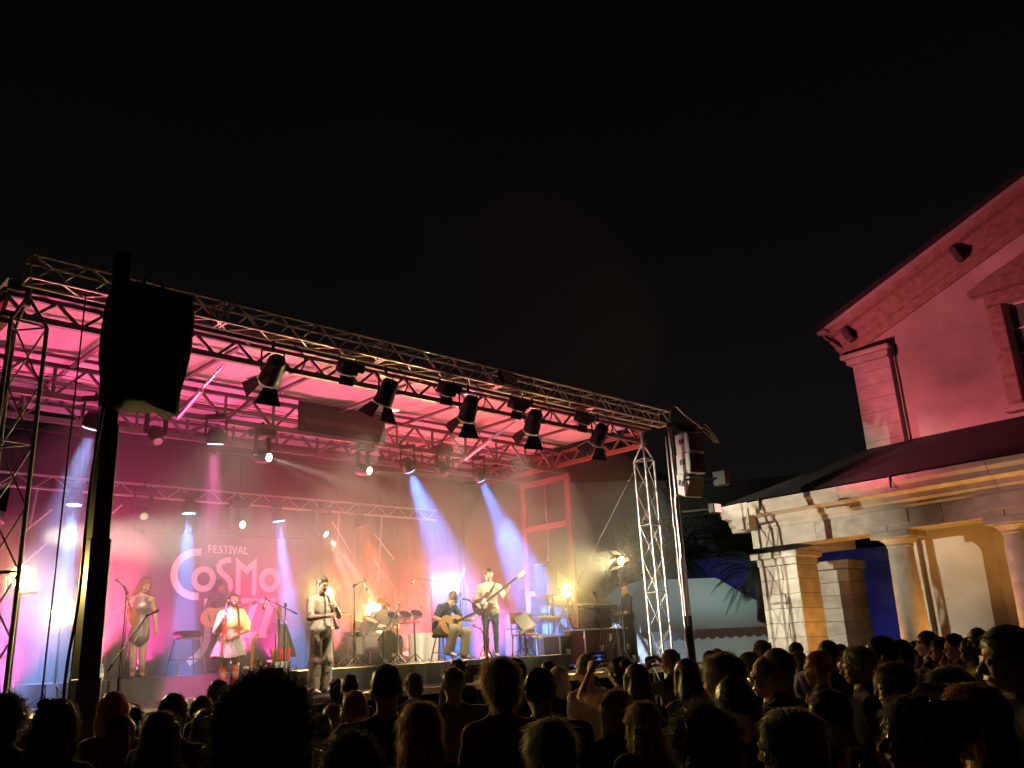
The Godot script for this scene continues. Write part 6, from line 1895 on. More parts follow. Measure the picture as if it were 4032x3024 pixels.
func hair_mesh(style: String, sd: int, strands: int, slen: float, width := 0.0016, cell := 0.009) -> ArrayMesh:
	var f := Field.new(Vector3(-0.24, -0.42, -0.26), Vector3(0.24, 0.32, 0.16), cell)
	var n := FastNoiseLite.new()
	n.seed = sd
	n.frequency = 14.0
	var rough := 0.006
	var droop := 0.25
	match style:
		"short", "thin":
			f.ell(Vector3(0, 0.106, -0.022), Vector3(0.083, 0.096 if style == "short" else 0.09, 0.104), 0.02, 0)
			f.carve(Vector3(0, 0.02, 0.115), Vector3(0.078, 0.108, 0.08))
			f.carve(Vector3(0, -0.07, 0.0), Vector3(0.12, 0.075, 0.13))
			if style == "thin":
				f.carve(Vector3(0, 0.21, -0.0), Vector3(0.1, 0.09, 0.14))
		"wavy":
			f.ell(Vector3(0, 0.108, -0.022), Vector3(0.09, 0.102, 0.11), 0.02, 0)
			f.ell(Vector3(0, 0.03, -0.075), Vector3(0.08, 0.08, 0.05), 0.03, 0)
			f.carve(Vector3(0, 0.015, 0.12), Vector3(0.078, 0.108, 0.08))
			rough = 0.014
		"bob", "long", "verylong":
			f.ell(Vector3(0, 0.104, -0.022), Vector3(0.09, 0.1, 0.11), 0.02, 0)
			for s in [-1.0, 1.0]:
				f.cap(Vector3(s * 0.068, 0.1, 0.0), Vector3(s * 0.085, -0.06, -0.005), 0.035, 0.03, 0.02, 0)
			f.ell(Vector3(0, 0.0, -0.065), Vector3(0.098, 0.11, 0.062), 0.03, 0)
			if style != "bob":
				f.ell(Vector3(0, -0.13, -0.075), Vector3(0.115, 0.17, 0.055), 0.04, 0)
			if style == "verylong":
				f.ell(Vector3(0, -0.24, -0.09), Vector3(0.125, 0.16, 0.05), 0.04, 0)
			f.carve(Vector3(0, 0.01, 0.115), Vector3(0.066, 0.11, 0.085))
			droop = 0.9
		"curly", "afro":
			var r := 0.118 if style == "curly" else 0.145
			f.ell(Vector3(0, 0.085, -0.035), Vector3(r, r * 1.02, r), 0.02, 0)
			f.ell(Vector3(0, -0.01, -0.07), Vector3(r * 0.95, r * 0.8, r * 0.6), 0.03, 0)
			f.carve(Vector3(0, 0.01, 0.13), Vector3(0.08, 0.11, 0.1))
			rough = 0.03
			droop = 0.1
		"bun":
			f.ell(Vector3(0, 0.104, -0.022), Vector3(0.085, 0.098, 0.106), 0.02, 0)
			f.ell(Vector3(0, 0.13, -0.14), Vector3(0.055, 0.05, 0.05), 0.015, 0)
			f.ell(Vector3(0, 0.02, -0.06), Vector3(0.075, 0.06, 0.05), 0.03, 0)
			f.carve(Vector3(0, 0.02, 0.115), Vector3(0.076, 0.108, 0.085))
			f.carve(Vector3(0, -0.09, 0.0), Vector3(0.12, 0.075, 0.13))
		"tail":
			f.ell(Vector3(0, 0.104, -0.022), Vector3(0.086, 0.098, 0.107), 0.02, 0)
			f.cap(Vector3(0, 0.12, -0.13), Vector3(0.01, -0.1, -0.15), 0.03, 0.022, 0.02, 0)
			f.carve(Vector3(0, 0.02, 0.115), Vector3(0.076, 0.108, 0.085))
			f.carve(Vector3(0, -0.08, 0.03), Vector3(0.12, 0.075, 0.11))
	n.frequency = 12.0 if rough > 0.01 else 20.0
	f.rough(n, rough)
	var parts := {}
	f.mesh(parts)
	var am := to_mesh(parts, [null])
	var v: PackedVector3Array = parts[0][0]
	var nn: PackedVector3Array = parts[0][1]
	var rng := RandomNumberGenerator.new()
	rng.seed = sd
	var sv := PackedVector3Array()
	var sn := PackedVector3Array()
	for i in strands:
		var k := rng.randi() % v.size()
		var fall := Vector3(0, -1, -0.15)
		fall = (fall - nn[k] * fall.dot(nn[k])).normalized()
		var wild := 0.75 if rough > 0.02 else 0.16
		var d := (fall * (0.4 if rough > 0.02 else 1.0) + nn[k] * rng.randf_range(0.02, 0.7 if rough > 0.02 else 0.28) + Vector3(rng.randfn(), rng.randfn(), rng.randfn()) * wild).normalized()
		var l := slen * rng.randf_range(0.4, 1.3)
		var e := d.cross(Vector3(rng.randfn(), rng.randfn(), rng.randfn())).normalized() * width
		var p := v[k] - d * l * 0.25
		var q := p + d * l * 0.6
		var d2 := (d + Vector3(0, -0.5 * droop, 0) + Vector3(rng.randfn(), rng.randfn(), rng.randfn()) * (0.5 if rough > 0.02 else 0.2)).normalized()
		for w in [p - e, p + e, q, q - e * 0.7, q + d2 * l * 0.6, q + e * 0.7]:
			sv.append(w)
			sn.append((nn[k] + d * 0.3).normalized())
	var arr := []
	arr.resize(Mesh.ARRAY_MAX)
	arr[Mesh.ARRAY_VERTEX] = sv
	arr[Mesh.ARRAY_NORMAL] = sn
	am.add_surface_from_arrays(Mesh.PRIMITIVE_TRIANGLES, arr)
	return am

func hair_mat(key: String, c: Color) -> StandardMaterial3D:
	var m := mat(key, c, 0.42)
	m.backlight_enabled = true
	m.backlight = c.lerp(Color(1, 0.9, 0.7), 0.15)
	m.rim_enabled = true
	m.rim = 0.4
	m.rim_tint = 0.7
	return m

func cloth(key: String, c: Color) -> StandardMaterial3D:
	var m := mat(key, c, 0.9)
	m.rim_enabled = true
	m.rim = 0.3
	return m

func to_camera(p: Vector3) -> float:
	return atan2(-p.x, -p.z)

func person_at(label: String, mesh: ArrayMesh, at: Vector3, turn: float, group := "", sc := 1.0) -> Node3D:
	var o := thing("person", label, "person", at, turn, group)
	var b := part(o, "body", mesh, null)
	o.scale = Vector3.ONE * sc
	return o

func put_hair(o: Node3D, J: Dictionary, mesh: ArrayMesh, m: Material, grow := 1.0) -> void:
	var up: Vector3 = (J.neck - J.hip).normalized()
	var hk: Basis = J.get("head_turn", Basis())
	part(o, "hair", mesh, m, Transform3D(hk.scaled(Vector3.ONE * grow * J.get("head_size", 1.0)), J.neck + up * 0.075 + hk * Vector3(0, 0.02, 0.02)))

func head_frame(J: Dictionary) -> Transform3D:
	var up: Vector3 = (J.neck - J.hip).normalized()
	var hk: Basis = J.get("head_turn", Basis())
	return Transform3D(hk, J.neck + up * 0.075 + hk * Vector3(0, 0.02, 0.02))

func neck_frame(dir: Vector3, face: Vector3, at: Vector3) -> Transform3D:
	var y := dir.normalized()
	var z := (face - y * face.dot(y)).normalized()
	return Transform3D(Basis(y.cross(z), y, z), at)

func build_band() -> void:
	var skin := mat("skin_light", lin(0.5, 0.3, 0.22), 0.55)
	var skin2 := mat("skin_tan", lin(0.34, 0.18, 0.11), 0.55)
	var eyes := mat("eye_dark", lin(0.02, 0.015, 0.012), 0.3)
	var lips := mat("lip", lin(0.36, 0.12, 0.1), 0.5)
	var cream := cloth("cream_cloth", lin(0.62, 0.56, 0.42))
	var shoe := mat("shoe_pale", lin(0.55, 0.5, 0.42), 0.7)
	var dark_shoe := mat("shoe_dark", lin(0.03, 0.028, 0.026), 0.6)
	var group := "musicians on the stage"
	var h_brown := hair_mat("hair_brown", lin(0.09, 0.05, 0.025))
	var h_dark := hair_mat("hair_dark", lin(0.022, 0.015, 0.011))
	var h_auburn := hair_mat("hair_auburn", lin(0.22, 0.09, 0.05))
	var short_hair := hair_mesh("short", 3, 500, 0.02)
	var long_hair := hair_mesh("long", 5, 900, 0.06)

	# clarinet player
	var p := S(7.52, 11.95, 1.153)
	var J := stand_joints(1.76)
	J.merge({"le": Vector3(0.27, 1.14, 0.1), "lw": Vector3(0.08, 1.27, 0.25), "re": Vector3(-0.27, 1.11, 0.08), "rw": Vector3(-0.07, 1.13, 0.27), "wide": 1.35, "loose": 0.12, "hem": -0.02, "sleeve": 0.75, "creases": 0.009,
		"l_reach": Vector3(-0.8, 0.1, 0.35), "l_palm": Vector3(-0.2, -0.3, -0.9), "r_reach": Vector3(0.75, 0.1, 0.35), "r_palm": Vector3(0.2, -0.3, -0.9), "l_curl": 0.55, "r_curl": 0.55, "head_turn": Basis(Vector3.RIGHT, 0.22), "cell": 0.016, "head_cell": 0.007}, true)
	var o := person_at("man in cream polo shirt and trousers playing a clarinet", to_mesh(figure(J), [skin, cream, cloth("cream_trouser", lin(0.5, 0.45, 0.34)), shoe, eyes, lips, cream]), p, to_camera(p) + deg_to_rad(38), group)
	put_hair(o, J, short_hair, h_brown)
	part(o, "collar", lathe([[0.062, 0.0], [0.078, 0.025], [0.066, 0.05]], 18), cream, Transform3D(Basis(Vector3.RIGHT, 0.25), J.neck - Vector3(0, 0.045, -0.005)))
	var ct := thing("clarinet", "black clarinet with silver keys held at the cream-shirted man's mouth", "clarinet", p, to_camera(p) + deg_to_rad(38))
	var m0: Vector3 = head_frame(J) * Vector3(0, -0.004, 0.1)
	var cd := (Vector3(0.0, 0.92, 0.4) - m0).normalized()
	part(ct, "barrel", lathe([[0.006, 0.0], [0.009, 0.03], [0.0135, 0.06], [0.0135, 0.5], [0.016, 0.53], [0.022, 0.58], [0.04, 0.64], [0.042, 0.645]], 14), M.black_plastic, Transform3D(along(Vector3.ZERO, cd), m0))
	for k in 10:
		bar(ct, "key", m0 + cd * (0.16 + 0.036 * k) + Vector3(0.012, 0, 0.012), m0 + cd * (0.175 + 0.036 * k) + Vector3(-0.008, 0, 0.016), 0.005, M.chrome)

	# violinist
	p = S(6.12, 15.4, 1.5)
	J = stand_joints(1.64, true)
	J.merge({"re": Vector3(-0.25, 1.08, 0.06), "rw": Vector3(-0.2, 1.2, 0.2), "lw": Vector3(0.26, 0.78, 0.06), "le": Vector3(0.23, 1.03, -0.01), "sleeve": 0.0, "legwear": 0.4, "sock": 0.78, "collar": 0,
		"r_reach": Vector3(-0.3, 0.8, 0.4), "r_palm": Vector3(0.8, 0.0, 0.5), "r_curl": 0.8, "l_curl": 0.9, "head_turn": Basis(Vector3.BACK, -0.36) * Basis(Vector3.UP, 0.35), "cell": 0.016, "head_cell": 0.007, "bulk": 0.92,
		"extra": [["cap", Vector3(0, 0.9, 0), Vector3(0, 0.68, 0.01), 0.14, 0.165, 0.03, 2]]}, true)
	J.lk = Vector3(0.075, 0.46, 0.02); J.rk = Vector3(-0.075, 0.46, 0.02); J.la = Vector3(0.075, 0.08, 0); J.ra = Vector3(-0.06, 0.08, 0); J.lt = Vector3(0.09, 0.04, 0.15); J.rt = Vector3(-0.08, 0.04, 0.15)
	var sequin := textured("sequin", noise_tex(77, 0.09, lin(0.03, 0.025, 0.025), lin(0.5, 0.42, 0.4), 256, 2), 9.0, 0.35)
	sequin.metallic = 0.4
	sequin.uv1_world_triplanar = false
	o = person_at("woman in a dark sequined slip dress and ankle boots, head tilted", to_mesh(figure(J), [skin, sequin, sequin, mat("boot_tan", lin(0.2, 0.13, 0.07), 0.8), eyes, lips, M.get("boot_tan", sequin)]), p, to_camera(p) + deg_to_rad(6), group)
	put_hair(o, J, long_hair, h_auburn, 1.08)
	for sx in [-1.0, 1.0]:
		bar(o, "shoulder_strap", Vector3(sx * 0.1, 1.22, 0.1), Vector3(sx * 0.12, 1.36, 0.02), 0.006, sequin)
	var vb := thing("violin", "small brown violin tucked under the sequined woman's arm", "violin", p, to_camera(p) + deg_to_rad(6))
	var vx := neck_frame(Vector3(-0.35, 0.85, 0.25), Vector3(0.2, 0.0, 1.0), Vector3(-0.13, 1.0, 0.17))
	part(vb, "body", prism(guitar_outline(0.34, 0.1, 0.065, 0.085), 0.035), mat("violin_wood", lin(0.32, 0.12, 0.03), 0.3), vx)
	bbox(vb, "fingerboard", vx * Vector3(0, 0.22, 0.006), Vector3(0.026, 0.26, 0.012), 0.003, M.black_plastic, vx.basis)
	bbox(vb, "scroll", vx * Vector3(0, 0.38, 0.0), Vector3(0.03, 0.07, 0.03), 0.008, M.violin_wood, vx.basis)
	var bw := thing("violin_bow", "long violin bow slanting down from the sequined woman's hand", "violin bow", p, to_camera(p) + deg_to_rad(6))
	bar(bw, "stick", Vector3(-0.2, 1.27, 0.24), Vector3(-0.78, 0.87, 0.3), 0.006, mat("bow_wood", lin(0.3, 0.12, 0.06), 0.4))
	bar(bw, "bow_hair", Vector3(-0.2, 1.25, 0.25), Vector3(-0.78, 0.85, 0.31), 0.003, M.white_paint)

	# guitarist with long hair, half hidden
	p = S(7.9, 16.05, 1.5)
	J = stand_joints(1.74)
	J.merge({"re": Vector3(-0.3, 1.1, 0.04), "rw": Vector3(-0.12, 1.02, 0.24), "le": Vector3(0.3, 1.1, 0.08), "lw": Vector3(0.42, 1.15, 0.28), "sleeve": 1.6, "creases": 0.009,
		"r_reach": Vector3(0.7, -0.5, 0.1), "r_palm": Vector3(0, 0, -1), "l_reach": Vector3(0.2, 0.5, 0.2), "l_palm": Vector3(-0.3, 0, -0.9), "head_turn": Basis(Vector3.UP, -0.25) * Basis(Vector3.RIGHT, 0.45) * Basis(Vector3.BACK, 0.25), "cell": 0.017, "head_cell": 0.008}, true)
	o = person_at("long-haired guitarist in a dark patterned shirt and black trousers", to_mesh(figure(J), [skin2, cloth("pattern_shirt", lin(0.06, 0.05, 0.055)), cloth("black_trouser", lin(0.02, 0.019, 0.02)), dark_shoe, eyes, lips, dark_shoe]), p, to_camera(p) + deg_to_rad(14), group)
	put_hair(o, J, hair_mesh("verylong", 8, 700, 0.06), h_dark, 1.02)
	var gx := neck_frame(Vector3(0.93, 0.3, 0.1), Vector3(0.05, 0.1, 1.0), Vector3(-0.16, 1.02, 0.18))
	guitar("reddish acoustic guitar held by the long-haired guitarist", "acoustic", Transform3D(Basis(Vector3.UP, o.rotation.y), p) * gx, mat("red_wood2", lin(0.4, 0.12, 0.06), 0.35), mat("red_top", lin(0.5, 0.18, 0.09), 0.35), "guitars")

	# singer with braids
	p = S(7.15, 14.15, 1.153)
	J = stand_joints(1.66, true)
	J.merge({"hip": Vector3(-0.02, 0.9, 0), "chest": Vector3(0.0, 1.18, -0.02), "neck": Vector3(0.015, 1.375, -0.04), "re": Vector3(-0.24, 1.02, 0.0), "rw": Vector3(-0.17, 1.17, 0.18), "le": Vector3(0.26, 1.04, 0.03), "lw": Vector3(0.04, 0.94, 0.2), "sleeve": 0.95, "legwear": 0.4, "sock": 0.12, "belly": 0, "collar": 0,
		"r_reach": Vector3(0.15, 0.8, 0.3), "r_palm": Vector3(0.6, 0, 0.5), "r_curl": 0.9, "l_reach": Vector3(-0.9, -0.25, 0.0), "l_palm": Vector3(0, -0.1, -1), "l_curl": 0.25, "head_turn": Basis(Vector3.RIGHT, -0.2) * Basis(Vector3.UP, 0.2), "cell": 0.016, "head_cell": 0.007,
		"extra": [["ell", Vector3(0.0, 1.2, -0.02), Vector3(0.185, 0.16, 0.14), 0.03, 1], ["cap", Vector3(0.155, 1.32, -0.02), Vector3(0.23, 1.13, 0.0), 0.075, 0.095, 0.02, 1]]}, true)
	o = person_at("smiling woman in pale yellow top, grey pleated skirt and red socks", to_mesh(figure(J), [skin2, cloth("yellow_cloth", lin(0.66, 0.58, 0.28)), cloth("grey_skirt", lin(0.2, 0.19, 0.18)), dark_shoe, eyes, mat("teeth", lin(0.6, 0.5, 0.45), 0.4), cloth("red_sock", lin(0.55, 0.03, 0.02))]), p, to_camera(p) + deg_to_rad(8), group)
	put_hair(o, J, hair_mesh("bun", 21, 500, 0.03), h_dark, 1.0)
	part(o, "skirt", grid_mesh(96, 10, func(u, v):
		var a: float = u * TAU
		var r: float = lerpf(0.145, 0.275, pow(v, 0.85)) + 0.016 * v * (1.0 if int(u * 48.0) % 2 == 0 else -1.0)
		return Vector3(cos(a) * r - 0.02, 0.99 - 0.37 * v + 0.02 * sin(a * 3.0) * v, sin(a) * r * 0.85)), M.grey_skirt)
	for sx in [-1.0, 1.0]:
		var br := smooth_path([Vector3(sx * 0.08, 1.47, 0.0), Vector3(sx * 0.1, 1.36, 0.08), Vector3(sx * 0.105, 1.22, 0.15), Vector3(sx * 0.11, 1.06, 0.16)], 6)
		part(o, "braid", tube_mesh(br, 0.022, 8, 0.012), h_dark)
		part(o, "ribbon", tube_mesh(smooth_path([Vector3(sx * 0.106, 1.24, 0.165), Vector3(sx * 0.115, 1.1, 0.175), Vector3(sx * 0.105, 0.98, 0.17)], 5), 0.014, 6, 0.02), M.red_sock)
	bar(o, "sash", Vector3(-0.13, 1.14, 0.17), Vector3(-0.16, 0.68, 0.22), 0.024, M.red_sock)
	var hm := thing("hand_microphone", "silver hand microphone at the smiling singer's chest", "microphone", p, to_camera(p) + deg_to_rad(8))
	bar(hm, "handle", Vector3(-0.18, 1.17, 0.24), Vector3(-0.13, 1.28, 0.23), 0.014, M.alu_dark)
	part(hm, "grille_ball", lathe([[0.001, -0.024], [0.02, -0.014], [0.025, 0.0], [0.02, 0.016], [0.001, 0.026]], 12), M.alu, Transform3D(Basis(), Vector3(-0.122, 1.3, 0.23)))

	# drummer, seated
	p = S(10.85, 14.95, 1.5)
	J = stand_joints(1.74)
	J.merge({"hip": Vector3(0, 0.5, 0), "chest": Vector3(0, 0.82, 0.02), "neck": Vector3(0, 1.02, 0.03), "ls": Vector3(0.185, 0.97, 0.02), "rs": Vector3(-0.185, 0.97, 0.02), "le": Vector3(0.3, 0.72, 0.12), "re": Vector3(-0.3, 0.72, 0.12), "lw": Vector3(0.2, 0.66, 0.36), "rw": Vector3(-0.18, 0.66, 0.36),
		"lh": Vector3(0.1, 0.48, 0.02), "rh": Vector3(-0.1, 0.48, 0.02), "lk": Vector3(0.26, 0.48, 0.42), "rk": Vector3(-0.26, 0.48, 0.42), "la": Vector3(0.28, 0.09, 0.44), "ra": Vector3(-0.28, 0.09, 0.44), "lt": Vector3(0.3, 0.04, 0.6), "rt": Vector3(-0.3, 0.04, 0.6), "sleeve": 0.7, "l_curl": 0.9, "r_curl": 0.9, "head_cell": 0.008}, true)
	o = person_at("drummer in a red bucket hat and light grey t-shirt behind the drums", to_mesh(figure(J), [skin, cloth("grey_tee", lin(0.32, 0.32, 0.27)), M.black_trouser, dark_shoe, eyes, lips, dark_shoe]), p, to_camera(p) + deg_to_rad(12), group)
	var hf := head_frame(J)
	part(o, "bucket_hat", lathe([[0.001, 0.205], [0.075, 0.2], [0.086, 0.17], [0.098, 0.11], [0.145, 0.075], [0.148, 0.07], [0.1, 0.1]], 26), cloth("hat_red", lin(0.5, 0.06, 0.03)), hf * Transform3D(Basis(), Vector3(0, 0, -0.01)))
	part(o, "beard", lathe([[0.001, -0.05], [0.035, -0.045], [0.056, -0.015], [0.058, 0.02]], 16), h_brown, hf * Transform3D(Basis.from_scale(Vector3(1, 1, 0.8)), Vector3(0, 0.0, 0.042)))
	var ds := thing("drum_stool", "round black drum stool under the drummer", "stool", p)
	part(ds, "seat", lathe([[0.001, 0.41], [0.16, 0.41], [0.17, 0.385], [0.15, 0.34], [0.001, 0.34]], 20), M.black_plastic)
	tripod(ds, Vector3.ZERO, Vector3(0, 0.36, 0), M.chrome, 0.24)
	for sx in [-1.0, 1.0]:
		var sk := thing("drumstick", "wooden drumstick in the drummer's left hand" if sx > 0 else "wooden drumstick in the drummer's right hand", "drumstick", p, o.rotation.y)
		bar(sk, "stick", Vector3(sx * 0.21, 0.64, 0.4), Vector3(sx * 0.08, 0.72, 0.72), 0.007, M.maple)

	# seated guitarist, bent over
	p = S(10.95, 13.2, 1.5)
	J = stand_joints(1.8)
	J.merge({"hip": Vector3(0, 0.58, -0.04), "chest": Vector3(0, 0.86, 0.08), "neck": Vector3(0.0, 1.03, 0.22), "ls": Vector3(0.19, 0.98, 0.17), "rs": Vector3(-0.19, 0.98, 0.17), "re": Vector3(-0.33, 0.78, 0.16), "rw": Vector3(-0.2, 0.66, 0.4), "le": Vector3(0.3, 0.76, 0.28), "lw": Vector3(0.32, 0.72, 0.52),
		"lh": Vector3(0.1, 0.56, 0), "rh": Vector3(-0.1, 0.56, 0), "lk": Vector3(0.2, 0.5, 0.46), "rk": Vector3(-0.14, 0.56, 0.46), "la": Vector3(0.18, 0.09, 0.42), "ra": Vector3(-0.14, 0.16, 0.32), "lt": Vector3(0.2, 0.04, 0.56), "rt": Vector3(-0.14, 0.1, 0.46), "sleeve": 0.7, "wide": 1.3, "loose": 0.06, "creases": 0.009,
		"r_reach": Vector3(0.5, -0.7, 0.2), "r_palm": Vector3(0, 0, -1), "l_reach": Vector3(0.1, 0.3, 0.8), "l_palm": Vector3(-0.5, 0.2, -0.6), "head_turn": Basis(Vector3.UP, -0.3) * Basis(Vector3.RIGHT, 0.95), "cell": 0.016, "head_cell": 0.007}, true)
	var sgt := to_camera(p) + deg_to_rad(48)
	o = person_at("seated man in navy t-shirt and khaki trousers bowed over a guitar", to_mesh(figure(J), [skin, cloth("navy_tee", lin(0.022, 0.035, 0.075)), cloth("khaki", lin(0.32, 0.27, 0.17)), shoe, eyes, lips, shoe]), p, sgt, group)
	put_hair(o, J, short_hair, h_brown, 1.03)
	gx = neck_frame(Vector3(0.86, 0.3, 0.22), Vector3(-0.25, 0.25, 1.0), Vector3(-0.12, 0.66, 0.36))
	guitar("blond-topped acoustic guitar on the seated man's thigh", "acoustic", Transform3D(Basis(Vector3.UP, sgt), p) * gx, mat("spruce_side", lin(0.36, 0.17, 0.06), 0.35), mat("spruce", lin(0.56, 0.32, 0.12), 0.35), "guitars")
	var st2 := thing("stool", "tall black stool under the seated guitarist", "stool", p, TURN)
	part(st2, "seat", lathe([[0.001, 0.5], [0.17, 0.5], [0.18, 0.47], [0.16, 0.43], [0.001, 0.43]], 20), M.black_plastic)
	for k in 4:
		var a := TAU * k / 4.0 + 0.4
		bar(st2, "leg", Vector3(cos(a) * 0.1, 0.44, sin(a) * 0.1), Vector3(cos(a) * 0.22, 0.0, sin(a) * 0.22), 0.015, M.chrome)
		bar(st2, "rung", Vector3(cos(a) * 0.18, 0.16, sin(a) * 0.18), Vector3(cos(a + PI / 2) * 0.18, 0.16, sin(a + PI / 2) * 0.18), 0.01, M.chrome)

	# bass player
	p = S(12.24, 13.2, 1.5)
	J = stand_joints(1.76)
	J.merge({"re": Vector3(-0.3, 1.12, -0.02), "rw": Vector3(-0.14, 1.04, 0.2), "le": Vector3(0.33, 1.14, 0.06), "lw": Vector3(0.36, 1.3, 0.36), "sleeve": 0.8, "loose": 0.12, "hem": -0.02, "creases": 0.01,
		"r_reach": Vector3(0.7, -0.4, 0.15), "r_palm": Vector3(0, 0, -1), "r_curl": 0.6, "l_reach": Vector3(0.1, 0.8, 0.0), "l_palm": Vector3(-0.5, 0, -0.5), "l_curl": 0.9, "cell": 0.016, "head_cell": 0.007, "head_turn": Basis(Vector3.BACK, -0.06)}, true)
	var bst := to_camera(p) + deg_to_rad(4)
	o = person_at("standing bass player in an open cream shirt and blue jeans", to_mesh(figure(J), [skin, cloth("cream_shirt", lin(0.6, 0.55, 0.4)), cloth("jeans", lin(0.06, 0.09, 0.15)), shoe, eyes, lips, shoe]), p, bst, group)
	put_hair(o, J, short_hair, h_dark, 1.02)
	part(o, "guitar_strap", tube_mesh(smooth_path([Vector3(-0.2, 1.06, 0.15), Vector3(-0.02, 1.25, 0.16), Vector3(0.12, 1.44, 0.06), Vector3(0.1, 1.42, -0.08)], 6), 0.02, 6), M.rosewood)
	gx = neck_frame(Vector3(0.74, 0.52, 0.32), Vector3(0.0, 0.1, 1.0), Vector3(-0.14, 1.04, 0.19))
	guitar("sunburst electric bass with white pickguard worn by the standing player", "bass", Transform3D(Basis(Vector3.UP, bst), p) * gx, mat("sunburst", lin(0.16, 0.05, 0.02), 0.25), M.white_paint, "guitars")

	# technician
	p = S(16.15, 12.8, 1.165)
	J = stand_joints(1.86)
	J.merge({"le": Vector3(0.25, 1.16, 0.06), "lw": Vector3(0.12, 1.08, 0.3), "re": Vector3(-0.25, 1.16, 0.08), "rw": Vector3(-0.1, 1.1, 0.33), "sleeve": 0.9, "legwear": 1.7, "sock": 0.8, "bulk": 1.06, "loose": 0.08, "head_cell": 0.008, "head_turn": Basis(Vector3.RIGHT, 0.12)}, true)
	o = person_at("technician in black t-shirt, shorts and cap at the monitor desk", to_mesh(figure(J), [skin, cloth("black_tee", lin(0.016, 0.016, 0.016)), cloth("black_shorts", lin(0.02, 0.02, 0.02)), dark_shoe, eyes, lips, cloth("white_sock", lin(0.5, 0.5, 0.5))]), p, to_camera(p) - deg_to_rad(72))
	hf = head_frame(J)
	part(o, "cap", lathe([[0.001, 0.2], [0.06, 0.185], [0.086, 0.14], [0.09, 0.1]], 22), M.black_tee, hf * Transform3D(Basis(), Vector3(0, 0, -0.012)))
	bbox(o, "cap_peak", hf * Vector3(0, 0.105, 0.115), Vector3(0.13, 0.01, 0.1), 0.004, M.black_tee, hf.basis * Basis(Vector3.RIGHT, 0.15))

